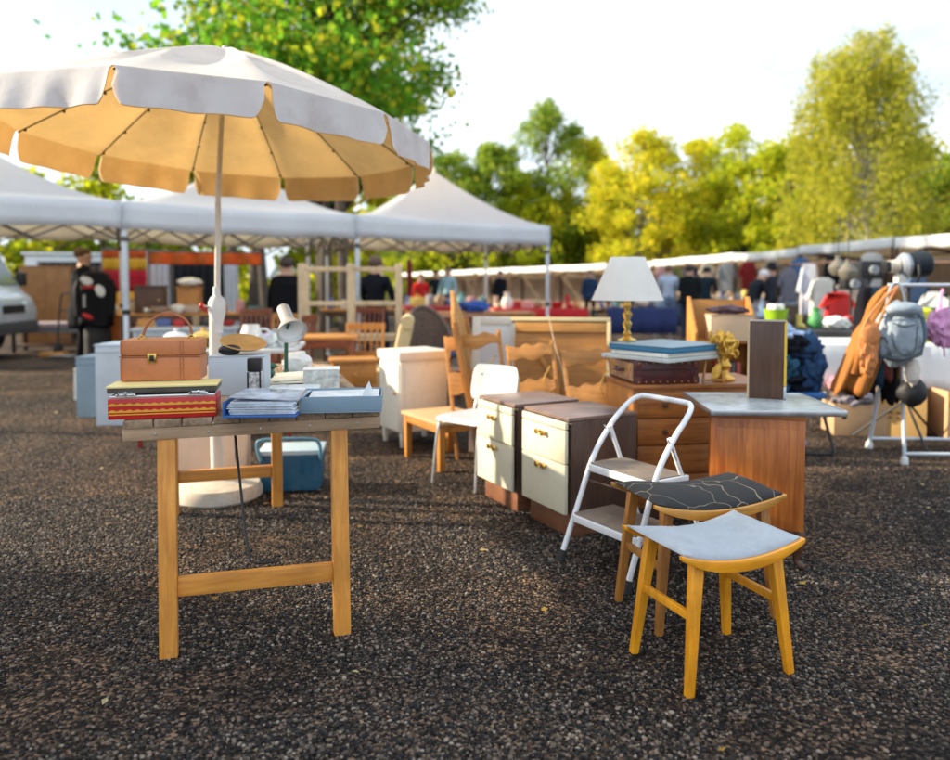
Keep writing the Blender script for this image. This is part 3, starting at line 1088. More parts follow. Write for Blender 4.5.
a = MB()
for rows in canopy_pts(0):
    a.grid(rows)
bmesh.ops.remove_doubles(a.bm, verts=a.bm.verts[:], dist=.002)
cano = a.build('canopy', canv, t, ang=50)
a = MB()
for rows in canopy_pts(.006, .996):
    a.grid(rows)
bmesh.ops.remove_doubles(a.bm, verts=a.bm.verts[:], dist=.002)
a.build('lining', lining, t, ang=50)
for k in range(NP):
    MB().grid(valance_pts(0, k, 1.0)).build('valance_flap', flapm, t)
    vl = MB().grid(valance_pts(.003, k, .9955)).build('flap_lining', lining, t)
dark_rib = mat('rib_steel', (.06, .04, .025), .5, .4)
for k in range(NP):
    aa = UPH + 2 * PI * k / NP
    pts = []
    for j in range(9):
        q = j / 8
        r_ = (UR * .99) * (1 - q) + .03 * q
        pts.append(UL @ V((math.cos(aa) * r_, math.sin(aa) * r_, rise * (1 - (1 - q) ** 1.25) - .014)))
    a = MB().tube(pts, .0042, 6)
    for q in (.03, .22, .42):
        r_ = UR * .985 * (1 - q)
        a.blob(UL @ V((math.cos(aa) * r_, math.sin(aa) * r_, rise * (1 - (1 - q) ** 1.25) - .018)), (.010, .010, .010), 1, 0)
    a.build('rib', dark_rib, t)
top = UL @ V((0, 0, rise + .02))
pole_m = mat('pole_cream', (.66, .64, .60), .35, var=.06, dirt=(.35, .25, .15), dirt_amt=.35, dscale=5)
jz = V((.012, 0, 1.02))
MB().tube([jz, V((.028, 0, 1.73))], .0165, 12).build('pole', pole_m, t)
MB().tube([V((.028, 0, 1.73)), V((.03, 0, 1.80)), top], .0150, 12).build('upper_pole', pole_m, t)
MB().lathe([(0, 0), (.036, 0), (.037, .30), (.036, .52), (.033, 1.0), (0, 1.0)], 16, c=(.0, 0, .065)).build('lower_pole', pole_m, t)
pj = MB().lathe([(.0, .97), (.034, .97), (.030, 1.0), (.034, 1.03), (.046, 1.075), (.050, 1.11), (.048, 1.15), (.036, 1.175), (.022, 1.19), (.020, 1.24), (0, 1.24)], 16, c=(.012, 0, 0)).build('tilt_joint', white_plastic, t)
MB().tube([(.012 - .03, -.03, 1.12), (.012 - .075, -.03, 1.13)], .007, 8).build('clamp_screw', chrome, pj)
MB().blob((-.066, -.03, 1.13), (.016, .014, .020), 2, .05, 2, 1).build('clamp_knob', mat('red_knob', (.50, .02, .02), .35), pj)
bs = MB().lathe([(0, 0), (.245, 0), (.258, .015), (.258, .055), (.24, .085), (.12, .105), (.055, .115), (.05, .14), (0, .14)], 36).build('base', mat('painted_concrete', (.56, .52, .44), .75, var=.1, scale=9, dirt=(.26, .19, .12), dirt_amt=.6, dscale=6), t)

# ================================================================== STOOLS
def crackmat(name, base, line):
    m, nt, b, out = _nt(name)
    L = nt.links.new
    tc = nt.nodes.new('ShaderNodeTexCoord')
    dn = nt.nodes.new('ShaderNodeTexNoise')
    dn.inputs['Scale'].default_value = 7
    L(tc.outputs['Object'], dn.inputs['Vector'])
    ad = nt.nodes.new('ShaderNodeMix')
    ad.data_type = 'RGBA'
    ad.blend_type = 'LINEAR_LIGHT'
    ad.inputs['Factor'].default_value = .08
    L(tc.outputs['Object'], ad.inputs['A'])
    L(dn.outputs['Color'], ad.inputs['B'])
    vo = nt.nodes.new('ShaderNodeTexVoronoi')
    vo.feature = 'DISTANCE_TO_EDGE'
    vo.inputs['Scale'].default_value = 6.0
    L(ad.outputs['Result'], vo.inputs['Vector'])
    rp = nt.nodes.new('ShaderNodeValToRGB')
    rp.color_ramp.elements[0].position = .0
    rp.color_ramp.elements[1].position = .012
    rp.color_ramp.elements[0].color = list(line) + [1]
    rp.color_ramp.elements[1].color = list(base) + [1]
    L(vo.outputs['Distance'], rp.inputs['Fac'])
    n2 = nt.nodes.new('ShaderNodeTexNoise')
    n2.inputs['Scale'].default_value = 240
    L(tc.outputs['Object'], n2.inputs['Vector'])
    bp = nt.nodes.new('ShaderNodeBump')
    bp.inputs['Strength'].default_value = .35
    bp.inputs['Distance'].default_value = .003
    L(n2.outputs['Fac'], bp.inputs['Height'])
    L(bp.outputs['Normal'], b.inputs['Normal'])
    L(rp.outputs['Color'], b.inputs['Base Color'])
    b.inputs['Roughness'].default_value = .85
    return m


def stool(label, loc, rz, hx, hy, zs, fx, fy, padm, legm, railm, puff):
    t = thing('stool', label, 'stool', loc, rz, 'stools with a curved saddle seat')
    rise_ = .038

    def zc(x):
        return zs - .03 + rise_ * (x / hx) ** 2

    for sy in (-1, 1):
        poly = []
        n = 16
        xs = [-hx + 2 * hx * k / n for k in range(n + 1)]
        up_ = [(x, zc(x) + .006) for x in xs]
        lo_ = [(x, zc(x) - .030 + .022 * (abs(x) / hx) ** 3) for x in xs]
        M = Matrix.Translation((0, sy * hy, 0)) @ Matrix.Rotation(PI / 2, 4, 'X')
        MB().prism(lo_ + up_[::-1], -.012, .012, M, bev=.004).build('seat_rail', railm, t)
    rows, low = [], []
    for i in range(25):
        s = -1 + 2 * i / 24
        x = s * (hx - .012)
        top_, bot_ = [], []
        for j in range(17):
            q = -1 + 2 * j / 16
            y = q * (hy - .010)
            ed = (1 - abs(q) ** 3.2) * (1 - abs(s) ** 8)
            wr = .0028 * (.4 + abs(q)) * noise.noise(V((x * 22, y * 22, hx * 9)))
            top_.append((x * (1 - .03 * (1 - abs(q))), y * 1.06, zc(x) + .012 + puff * ed + wr))
            bot_.append((x, y * 1.06, zc(x) + .0065))
        rows.append(top_)
        low.append(bot_)
    a = MB()
    a.grid(rows)
    a.grid([r[::-1] for r in low])
    a.grid([low[0], rows[0]])
    a.grid([rows[-1], low[-1]])
    a.grid([[r[0] for r in rows], [r[0] for r in low]])
    a.grid([[r[-1] for r in low], [r[-1] for r in rows]])
    bmesh.ops.remove_doubles(a.bm, verts=a.bm.verts[:], dist=.0004)
    pad = a.build('seat_pad', padm, t, ang=70)
    for sx in (-1, 1):
        for sy in (-1, 1):
            MB().bar((sx * (fx - .045), sy * (fy - .032), zc(fx - .045) - .008), (sx * fx, sy * fy, 0), .042, .034, .027, .024, up=(0, 1, 0), bev=.006).build('leg', legm, t)
    for sx in (-1, 1):
        k = .42
        x = sx * (fx - .045 * (1 - k) if False else fx - .022)
        MB().bar((x, -(fy - .016), .235), (x, fy - .016, .235), .016, .028, bev=.004).build('stretcher', legm, t)
    return t


grey_fab = mat('pale_grey_upholstery', (.36, .395, .44), .85, var=.08, scale=7, bump=.3, bscale=260, dirt=(.24, .24, .25), dirt_amt=.55, dscale=6)
black_fab = crackmat('black_veined_upholstery', (.016, .016, .018), (.30, .25, .19))
stool('yellow-varnished stool with pale grey padded saddle seat, nearest to the camera', (.776, 2.464, 0), R(21.5), .235, .158, .428, .195, .150, grey_fab, yellow_wood, yellow_wood_x, .030)
stool('stool with black cream-veined seat pad, between the grey stool and the step ladder', (.846, 2.876, 0), R(16.5), .272, .165, .462, .245, .155, black_fab, brown_beech, brown_beech_x, .040)

# ================================================================== STEP LADDER
lf, rf = V((.382, 3.386, 0)), V((.608, 3.022, 0))
wdir = (rf - lf).normalized()
bdir = V((-wdir.y, wdir.x, 0))
if bdir.x < 0:
    bdir = -bdir
lr = math.atan2(wdir.y, wdir.x)
t = thing('step_ladder', 'white two-step folding ladder with brown treads, behind the stools', 'step ladder', (lf + rf) / 2, lr)
hw = (rf - lf).length / 2
lean = .40


def RL(x, z, off=0.0):
    return V((x, lean * z + off, z))


half_ = [(1, 0, 0), (.97, .25, 0), (.94, .46, 0), (.92, .60, .045), (.90, .665, .085), (.84, .708, .118), (.72, .727, .138), (.5, .732, .143)]
pts = [RL(-hw * a_, z_, o_) for a_, z_, o_ in half_] + [RL(hw * a_, z_, o_) for a_, z_, o_ in half_[::-1]]
MB().tube(pts, .0125, 10, sub=4).build('front_frame', white_paint, t)
tread = mat('worn_rubber_tread', (.20, .155, .12), .75, var=.2, scale=9, bump=.35, bscale=140, dirt=(.32, .26, .2), dirt_amt=.5, dscale=8)
for z, dp, nm in ((.435, .20, 'upper'), (.215, .235, 'lower')):
    wx = hw * (.955 if nm == 'upper' else .98)
    y0 = lean * z
    M = Matrix.Translation((0, 0, 0))
    poly = [(-wx, y0 - .02), (-wx + .03, y0 - .035), (wx - .03, y0 - .035), (wx, y0 - .02), (wx, y0 + dp), (-wx, y0 + dp)]
    st = MB().prism(poly, z - .032, z, None, bev=.006).build('step', white_paint, t)
    ip = [(-wx + .012, y0 - .016), (-wx + .034, y0 - .026), (wx - .034, y0 - .026), (wx - .012, y0 - .016), (wx - .012, y0 + dp - .012), (-wx + .012, y0 + dp - .012)]
    MB().prism(ip, z + .0005, z + .0045, None, bev=.001).build('tread', tread, st)
for sx in (-1, 1):
    MB().tube([(sx * hw * .86, lean * .60 + .03, .60), (sx * hw * .90, .40, .30), (sx * hw * .92, .52, 0)], .0105, 10).build('rear_leg', white_paint, t)
    MB().tube([(sx * hw * .97, lean * .36, .36), (sx * hw * .90, .41, .26)], .004, 6).build('folding_stay', steel, t)
    MB().tube([(sx * hw * .93, lean * .62, .60), (sx * hw * .88, lean * .44 + .17, .44)], .0035, 6).build('folding_stay', steel, t)
MB().tube([(-hw * .91, .475, .14), (hw * .91, .475, .14)], .009, 8).build('rear_brace', white_paint, t)
a = MB()
for sx in (-1, 1):
    MB().lathe([(0, -.004), (.017, -.004), (.018, .03), (.014, .05), (.0, .05)], 14, c=(sx * hw, .004, .004), rot=(R(-20), 0, 0)).build('foot', black_rubber, t)
    MB().lathe([(0, -.004), (.015, -.004), (.016, .03), (.012, .045), (.0, .045)], 14, c=(sx * hw * .92, .52, .004), rot=(R(20), 0, 0)).build('foot', black_rubber, t)
for sx in (-1, 1):
    for z in (.42, .20):
        MB().lathe([(0, .006), (.006, .004), (.007, 0)], 10, c=(sx * (hw * .955 + .012), lean * z, z), rot=(0, sx * PI / 2, 0)).build('rivet', steel, t)

# ================================================================== DRAWER UNITS
fdir = V((.46, -.89, 0)).normalized()
fa = math.atan2(fdir.y, fdir.x)     # local +x runs along the front, left to right; local +y goes into the unit


def drawer_unit(label, left, wdt, dep, h):
    t = thing('drawer_unit', label, 'drawer unit', left, fa, 'cream-fronted drawer units')
    ph = .115
    MB().box((wdt / 2, dep / 2 + .012, ph / 2), (wdt - .03, dep - .03, ph), bev=.002).build('plinth', plinth_wood, t)
    MB().box((wdt / 2, dep / 2 + .010, ph + (h - ph - .02) / 2), (wdt, dep - .02, h - ph - .02), bev=.002).build('carcass', walnut, t)
    MB().box((wdt / 2, dep / 2, h - .009), (wdt + .004, dep + .004, .018), bev=.002).build('top', walnut_top, t)
    zs = [ph + .004, ph + .255, ph + .425, h - .020]
    for z0, z1 in zip(zs, zs[1:]):
        zz = (z0 + z1) / 2
        d = MB().box((wdt / 2, -.010, zz), (wdt - .004, .018, z1 - z0 - .005), bev=.003).build('drawer', cream_front, t)
        if z0 < ph + .4:
            hz = z1 - .040
            a = MB()
            for sx in (-1, 1):
                a.lathe([(0, .024), (.014, .022), (.016, .014), (.007, .009), (.007, 0)], 14, c=(wdt / 2 + sx * .03, -.0205, hz), rot=(PI / 2, 0, 0))
            a.tube([(wdt / 2 - .03, -.034, hz), (wdt / 2, -.036, hz - .008), (wdt / 2 + .03, -.034, hz)], .004, 8)
            a.build('pull', brass, d)
    MB().box((.006, -.003, ph + (h - ph) / 2), (.009, .008, h - ph - .03), bev=.001).build('edge_strip', walnut, t)
    return t


drawer_unit('cream-fronted drawer unit in dark walnut, left of the pair, beside the white chair', (.030, 4.475, 0), .405, .42, .60)
drawer_unit('cream-fronted drawer unit with dark walnut side, right of the pair, behind the step ladder', (.268, 4.052, 0), .412, .42, .60)

# ================================================================== WHITE CHAIR, LOW BENCH, CREAM CABINET
cf = V((-.66, -.75, 0)).normalized()
t = thing('tube_chair', 'white plastic school chair on thin steel legs, beside the left drawer unit', 'chair', (.005, 4.80, 0), math.atan2(-cf.x, cf.y) + 0)
# local +y = facing direction
seatw = .38
rows = []
for i in range(9):
    q = -1 + 2 * i / 8
    row = []
    for j in range(11):
        s = j / 10
        y = .19 - .38 * s
        row.append((q * (.19 - .02 * (2 * s - 1) ** 2 * (s > .5)), y, .425 - .018 * (1 - q * q) * math.sin(PI * s) - .03 * max(0, (.15 - s) / .15) ** 2))
    rows.append(row)
chair_white = mat('chair_plastic', (.50, .52, .54), .45, var=.05, dirt=(.34, .31, .27), dirt_amt=.35, dscale=8)
MB().grid(rows).build('seat', chair_white, t, solid=.008, sub=1)
rows = []
for i in range(11):
    q = -1 + 2 * i / 10
    row = []
    for j in range(9):
        s = j / 8
        hw_ = .195 - .03 * abs(2 * s - 1) ** 4
        row.append((q * hw_, -.19 - .05 * s + .035 * q * q, .49 + .235 * s))
    rows.append(row)
bk = MB().grid(rows).build('backrest', chair_white, t, solid=.008, sub=1)
a = MB()
for sx in (-1, 1):
    a.lathe([(0, .004), (.008, .003), (.009, 0)], 10, c=(sx * .13, -.205, .66), rot=(-PI / 2, 0, 0))
a.build('rivet', steel, bk)
for sx in (-1, 1):
    MB().tube([(sx * .18, .21, 0), (sx * .17, .18, .30), (sx * .165, .15, .395), (sx * .16, .05, .408), (sx * .16, -.12, .408), (sx * .17, -.195, .46), (sx * .165, -.225, .66)], .0095, 9, sub=3).build('side_frame', chrome, t)
    MB().tube([(sx * .185, -.24, 0), (sx * .16, -.12, .40)], .0095, 9).build('rear_leg', chrome, t)
MB().tube([(-.165, .1, .405), (.165, .1, .405)], .008, 8).build('cross_tube', chrome, t)

b0, b1 = V((-.515, 5.50, 0)), V((-.235, 5.02, 0))
bd = (b1 - b0).normalized()
t = thing('low_bench', 'low plain orange-wood bench between cream cabinet and white chair', 'bench', b0, math.atan2(bd.y, bd.x))
bl_ = (b1 - b0).length
MB().box((bl_ / 2, .19, .325), (bl_ + .03, .42, .024), bev=.004).build('seat', mat('bench_top_veneer', (.50, .34, .18), .5, var=.12, scale=5), t)
a = MB()
for yy in (.01, .37):
    a.box((bl_ / 2, yy, .285), (bl_ - .02, .02, .052), bev=.002)
for xx in (.01, bl_ - .01):
    a.box((xx, .19, .285), (.02, .33, .052), bev=.002)
a.build('frame', orange_wood, t)
for lx in (.02, bl_ - .02):
    for ly in (.02, .36):
        MB().bar((lx, ly, .312), (lx, ly, 0), .048, .048, .04, .04, up=(0, 1, 0)).build('leg', orange_wood_z, t)

t = thing('cream_cabinet', 'cream painted wooden cabinet on short legs, right of the orange furniture', 'cabinet', (-.568, 5.76, 0), R(32))
MB().box((.205, .18, .395), (.41, .36, .55), bev=.004).build('carcass', cream_paint, t)
MB().box((.205, .18, .705), (.45, .40, .07), bev=.008).build('top', mat('cream_top', (.72, .66, .58), .4, var=.06), t)
MB().box((.205, -.004, .39), (.33, .008, .46), bev=.003).build('panel', cream_paint, t)
dr = MB().box((-.006, .18, .39), (.012, .33, .52), bev=.003).build('door', cream_paint, t)
MB().lathe([(0, .022), (.011, .02), (.012, .012), (.005, .006), (.005, 0)], 12, c=(-.013, .05, .42), rot=(0, -PI / 2, 0)).build('knob', brass, dr)
for lx in (.03, .38):
    for ly in (.03, .33):
        MB().bar((lx, ly, .125), (lx, ly, 0), .04, .04, .026, .026, up=(0, 1, 0)).build('leg', cream_paint, t)

# ================================================================== LEANING FRAMES
pale_amber = wood('pale_amber', (.40, .165, .036), (.56, .27, .075), 'X', .9, .5)


def scalloped(label, loc, rz, w_, h, lean_, roll=-8):
    t = thing('wooden_rack', label, 'wooden rack', loc, rz, 'wooden racks with scalloped rails')
    M = Matrix.Rotation(R(-lean_), 4, 'X') @ Matrix.Rotation(R(roll), 4, 'Y')
    for sx in (-1, 1):
        MB().bar(M @ V((sx * w_ / 2, 0, 0)), M @ V((sx * w_ / 2, 0, h)), .026, .022, up=(0, 1, 0)).build('post', pale_amber, t)
    for z0, dz in ((h - .06, .075), (h * .62, .14)):
        n = 36
        up_, lo_ = [], []
        for k in range(n + 1):
            s = k / n
            x = -w_ / 2 + w_ * s
            up_.append((x, z0 + dz * .5 + .010 * math.sin(s * PI * 6) + .008 * math.sin(s * PI)))
            lo_.append((x, z0 - dz * .5 - .012 * math.sin(s * PI * 4 + .6) - .016 * math.sin(s * PI)))
        MB().prism(lo_ + up_[::-1], -.010, .010, M @ Matrix.Translation((0, -.016, 0)) @ Matrix.Rotation(PI / 2, 4, 'X'), bev=.003).build('scalloped_rail', pale_amber, t)
    MB().tube([M @ V((w_ * .42, -.03, h * .80)), M @ V((w_ * .25, -.045, h * .70)), M @ V((w_ * .30, -.04, h * .60)), M @ V((w_ * .46, -.03, h * .62))], .005, 6, sub=5).build('hook', brass, t)
    return t


DR = R(-14)
scalloped('light brown scalloped rack, middle of three, leaning in front of the big picture', (.46, 5.06, 0), DR, .31, .87, 9)
scalloped('light brown scalloped rack nearest the chest, leaning on the big picture', (.82, 4.90, 0), DR, .30, .85, 9)
scalloped('scalloped rack leaning in front of the white panel, behind the white chair', (.07, 5.36, 0), DR, .40, .92, 8)
t = thing('big_picture', 'large golden brown wooden picture back with pale top edge leaning behind the drawer units', 'picture', (.58, 5.30, 0), R(-10))
M = Matrix.Rotation(R(-15), 4, 'X') @ Matrix.Rotation(R(0), 4, 'Y')
wq, hq = .70, 1.03
a = MB()
a.prism([(-wq / 2 + .02, .0), (wq / 2 - .02, .0), (wq / 2 - .02, hq - .02), (-wq / 2 + .02, hq - .02)], -.008, .004, M @ Matrix.Rotation(PI / 2, 4, 'X'))
a.build('back_panel', wood('picture_back', (.27, .105, .016), (.40, .175, .03), 'X', .8, .5), t)
a = MB()
for p0, p1 in (((-wq / 2 - .012, 0, hq), (wq / 2 + .012, 0, hq)), ((wq / 2, 0, 0), (wq / 2, 0, hq - .016))):
    a.bar(M @ V(p0) + M.to_3x3() @ V((0, .016, 0)), M @ V(p1) + M.to_3x3() @ V((0, .016, 0)), .030, .085, up=M.to_3x3() @ V((0, 1, 0)), bev=.003)
MB().box(M @ V((0, -.016, hq - .06)), (wq - .04, .012, .07), rot=M.to_euler(), bev=.003).build('top_rail', amber_wood, t)
a.build('frame', mat('pale_frame_wood', (.62, .50, .27), .45, var=.12, scale=8), t)
MB().tube([M @ V((-.08, -.085, hq + .018)), M @ V((-.03, -.09, hq * .8)), M @ V((.03, -.085, hq * .62)), M @ V((.05, -.085, .5))], .004, 6, sub=5).build('cord', mat('jute_cord', (.55, .45, .30), .9), t)
MB().bar(M @ V((-.2, -.03, hq * .82)), M @ V((.08, -.03, .42)), .03, .012, up=(0, 1, 0)).build('inner_strut', amber_wood, t)

t = thing('white_board', 'white framed cupboard door leaning behind the white chair', 'panel', (.13, 5.62, 0), R(-12))
M = Matrix.Rotation(R(-9), 4, 'X')
wq, hq = .36, 1.02
a = MB()
a.prism([(-wq / 2, 0), (wq / 2, 0), (wq / 2, hq), (-wq / 2, hq)], -.010, .010, M @ Matrix.Rotation(PI / 2, 4, 'X'), bev=.003)
a.build('panel', white_plastic, t)
a = MB()
for p0, p1 in (((-wq / 2 + .03, -.014, 0), (-wq / 2 + .03, -.014, hq - .002)), ((wq / 2 - .03, -.014, 0), (wq / 2 - .03, -.014, hq - .002)), ((-wq / 2 + .06, -.014, hq - .032), (wq / 2 - .06, -.014, hq - .032))):
    a.bar(M @ V(p0), M @ V(p1), .06, .012, up=(0, 1, 0), bev=.003)
a.build('frame', cream_paint, t)

t = thing('bed_headboard', 'tall pointed wooden bed headboard leaning left of the white panel', 'headboard', (.06, 5.70, 0), R(84))
M = Matrix.Rotation(R(-11), 4, 'X')
MB().prism([(-.3, 0), (.32, 0), (.32, .96), (.25, 1.06), (.12, 1.12), (.04, 1.20), (0, 1.235), (-.04, 1.20), (-.12, 1.12), (-.22, 1.06), (-.3, .96)], -.014, .014, M @ Matrix.Rotation(PI / 2, 4, 'X'), bev=.004).build('board', amber_wood, t)
MB().bar(M @ V((.32, -.02, 0)), M @ V((.32, -.02, 1.0)), .032, .04, up=(0, 1, 0)).build('post', orange_wood_z, t)
MB().bar(M @ V((-.3, -.02, 0)), M @ V((-.3, -.02, 1.0)), .032, .04, up=(0, 1, 0)).build('post', orange_wood_z, t)

# ================================================================== BROWN CHEST, SUITCASE, BOOKS, LAMP
CH = V((.842, 3.99, 0))
ca = R(9)
CHZ = .72
t = thing('chest_of_drawers', 'old brown oak chest of drawers behind the step ladder', 'chest', CH, ca)
cu, cv = V((math.cos(ca), math.sin(ca), 0)), V((-math.sin(ca), math.cos(ca), 0))
W, Dp = .80, .46
MB().box((W / 2, Dp / 2 + .008, (CHZ - .025) / 2 + .03), (W, Dp - .016, CHZ - .085), bev=.003).build('carcass', chest_sunlit_side, t)
MB().box((W / 2, Dp / 2, CHZ - .012), (W + .02, Dp + .02, .024), bev=.005).build('top', chest_wood, t)
MB().box((W / 2, Dp / 2, .034), (W - .04, Dp - .04, .068), bev=.002).build('plinth', dark_wood, t)
zz = [.085, .245, .40, .545, .685]
for z0, z1 in zip(zz, zz[1:]):
    d = MB().box((W / 2, -.004, (z0 + z1) / 2), (W - .03, .020, z1 - z0 - .008), bev=.004).build('drawer', chest_wood, t)
    a = MB()
    for xx in (.16, .64):
        a.lathe([(0, .026), (.014, .022), (.015, .014), (.006, .008), (.006, 0)], 14, c=(xx, -.014, (z0 + z1) / 2), rot=(PI / 2, 0, 0))
    a.build('knob', dark_wood, d)

t = thing('brown_suitcase', 'dark burgundy leather suitcase with studded corners, flat on the oak chest', 'suitcase', CH + cu * .015 + cv * .03 + V((0, 0, CHZ)), ca)
SW, SD, SH = .36, .42, .125
MB().box((SW / 2, SD / 2, SH / 2), (SW, SD, SH), bev=.012).build('shell', burgundy, t)
MB().box((SW / 2, SD / 2, SH * .62), (SW + .004, SD + .004, .006), bev=.001).build('seam', mat('dark_seam', (.03, .008, .008), .5), t)
a = MB()
for xx in (.018, SW - .018):
    for z in (.02, SH - .02):
        a.box((xx, -.0015, z), (.036, .004, .036), bev=.001)
    a.box((xx, SD / 2, SH / 2), (.006, SD + .002, SH + .003), bev=.001)
a.build('corner_guard', mat('worn_corner', (.10, .025, .022), .45, var=.4, scale=40), t)
a = MB()
for k in range(9):
    for z in (.012, SH - .012):
        a.blob((.02 + k * (SW - .04) / 8, -.003, z), (.004, .003, .004), 1, 0)
a.build('stud', brass, t)
a = MB()
for yy in (.09, .33):
    a.box((-.004, yy, SH * .62), (.008, .04, .05), bev=.002)
a.build('lock', brass, t)
MB().box((-.003, SD / 2, SH * .5), (.006, SD - .05, SH - .03), bev=.002).build('sunlit_end', mat('sunlit_brown_leather', (.36, .20, .11), .6, var=.45, scale=28), t)  # sunlight on the suitcase's left end put into its brownish colour
MB().tube([(-.008, .15, SH * .55), (-.028, .17, SH * .5), (-.028, .25, SH * .5), (-.008, .27, SH * .55)], .008, 8, sub=4).build('handle', burgundy, t)

z = CHZ + SH + .003
fm = mat('white_frame_paint', (.72, .70, .64), .4, var=.06, scale=9)
sx0 = CH + cu * .24 + cv * .20
for k, (off, rz, w_, d_, h_, lab, nm) in enumerate((
        ((.0, .0), 38, .50, .46, .020, 'flat greyish white picture frame, bottom of the pile on the suitcase', 'picture_frame'),
        ((.01, -.01), 36, .44, .40, .022, 'cream picture frame in the middle of the pile on the suitcase', 'picture_frame'))):
    t = thing(nm, lab, 'picture', (sx0.x + off[0], sx0.y + off[1], z), R(rz), 'frames piled on the suitcase')
    a = MB()
    for p0, p1 in (((-w_ / 2, -d_ / 2 + .02, h_ / 2), (w_ / 2, -d_ / 2 + .02, h_ / 2)), ((-w_ / 2, d_ / 2 - .02, h_ / 2), (w_ / 2, d_ / 2 - .02, h_ / 2))):
        a.bar(p0, p1, .04, h_, bev=.003)
    for p0, p1 in (((-w_ / 2 + .02, -d_ / 2 + .042, h_ / 2), (-w_ / 2 + .02, d_ / 2 - .042, h_ / 2)), ((w_ / 2 - .02, -d_ / 2 + .042, h_ / 2), (w_ / 2 - .02, d_ / 2 - .042, h_ / 2))):
        a.bar(p0, p1, .04, h_, bev=.003)
    a.build('frame', fm if k else mat('greyed_frame', (.52, .56, .56), .4, var=.1), t)
    MB().box((0, 0, h_ * .4), (w_ - .075, d_ - .075, h_ * .5), bev=.001).build('picture_panel', paper, t)
    z += h_ + .002
t = thing('blue_album', 'large flat blue album topping the pile on the suitcase', 'album', (sx0.x + .015, sx0.y - .0, z), R(38))
MB().box((0, 0, .002), (.47, .44, .004), bev=.001).build('cover', mat('blue_cloth_cover', (.03, .15, .28), .55, var=.12, scale=9), t)
MB().box((.0, 0, .017), (.455, .425, .024), bev=.002).build('pages', mat('blue_edged_pages', (.05, .22, .38), .6, var=.1, scale=30), t)
MB().box((0, 0, .031), (.47, .44, .004), bev=.001).build('cover', mat('faded_blue_cover', (.22, .30, .36), .5, var=.12, scale=6), t)
z += .034
LB = D(627, 345, 4.36)
t = thing('table_lamp', 'tall lamp with white conical shade and twisted gold stem on the blue album', 'lamp', (LB.x, LB.y, z), 0)
a = MB().lathe([(0, 0), (.055, 0), (.056, .008), (.03, .018), (.016, .03), (.024, .045), (.014, .06), (.024, .085), (.028, .10), (.016, .118), (.022, .135), (.03, .155), (.014, .175), (.024, .20), (.02, .225), (.012, .25), (.009, .27), (.009, .33), (0, .33)], 20).build('stem', brass, t)
MB().lathe([(.205, .235), (.150, .36), (.098, .480), (.0955, .478), (.148, .358), (.203, .235)], 40).build('lamp_shade', mat('lampshade_linen', (.90, .89, .86), .8, var=.02, scale=12, trans=.5, bump=.1, bscale=200), t)
a = MB()
for k in range(3):
    q = 2 * PI * k / 3
    a.tube([(0, 0, .33), (.145 * math.cos(q), .145 * math.sin(q), .362)], .002, 5)
a.build('shade_ring', brass, t)

# gilded ornament and small frame on the chest's right end
gp = G(722, 389, CHZ)
gl = CH + cu * .56 + cv * .12
t = thing('gilded_candlestick', 'curly gilded candlestick ornament behind the marble-topped cabinet', 'ornament', (gl.x, gl.y, CHZ), 0)
a = MB().lathe([(0, 0), (.06, 0), (.065, .015), (.035, .035), (.025, .06), (.045, .085), (.03, .11), (.03, .13), (0, .13)], 16)
a.build('base', gilt, t)
a = MB().blob((0, 0, .195), (.062, .055, .075), 4, .34, 3.6, 8)
rr = random.Random(9)
for k in range(16):
    q = rr.uniform(0, 2 * PI)
    zc_ = rr.uniform(.14, .26)
    r_ = .055
    c0 = V((r_ * math.cos(q), r_ * math.sin(q), zc_))
    o_ = V((math.cos(q), math.sin(q), 0))
    a.tube([c0, c0 + o_ * .014 + V((0, 0, -.02)), c0 + o_ * .026 + V((0, 0, .002)), c0 + o_ * .018 + V((0, 0, .022)), c0 + o_ * .006 + V((0, 0, .012))], .0065, 6, sub=3)
a.build('scrollwork', gilt, t)
fl = CH + cu * .475 + cv * .06
t = thing('leaf_frame', 'little orange wooden easel frame holding a golden leaf, right of the suitcase', 'frame', (fl.x, fl.y, CHZ), R(4))
a = MB()
M = Matrix.Rotation(R(-14), 4, 'X')
for p0, p1 in (((-.06, 0, 0), (-.035, 0, .13)), ((.055, 0, 0), (.035, 0, .13)), ((-.066, 0, .012), (.062, 0, .012))):
    a.bar(M @ V(p0), M @ V(p1), .012, .012, up=(0, 1, 0))
a.build('easel', orange_wood_z, t)
MB().prism([(0, 0), (.02, .02), (.026, .05), (.014, .085), (0, .10), (-.014, .085), (-.024, .05), (-.018, .02)], -.002, .002, M @ Matrix.Translation((-.008, -.010, .016)) @ Matrix.Rotation(R(28), 4, 'Y') @ Matrix.Rotation(PI / 2, 4, 'X')).build('leaf', gilt, t)

# ================================================================== TEAK CABINET WITH MARBLE TOP AND RADIO
TC = V((1.058, 3.38, 0))
ta = R(-16)
t = thing('teak_cabinet', 'orange teak cabinet with overhanging grey marble top on dark carved legs', 'cabinet', TC, ta)
W, Dp = .392, .42
MB().box((W / 2, Dp / 2, .415), (W, Dp, .49), bev=.004).build('carcass', teak, t)
MB().box((W / 2, Dp / 2, .672), (W + .01, Dp + .01, .024), bev=.003).build('cornice', teak_x, t)
MB().box((W / 2, -.003, .40), (W - .05, .006, .44), bev=.002).build('door', teak, t)
sl = MB().box((0, 0, 0), (.565, .53, .020), bev=.003).build('marble_top', mat('grey_marble', (.40, .43, .44), .28, var=.28, scale=7, dirt=(.20, .22, .22), dirt_amt=.5, dscale=9), t, (W / 2 + .02, .215, .697), (0, 0, R(13)))
for yy in (-.269, .269):
    MB().box((0, yy, 0), (.578, .008, .026), bev=.002).build('metal_edge', steel, sl)
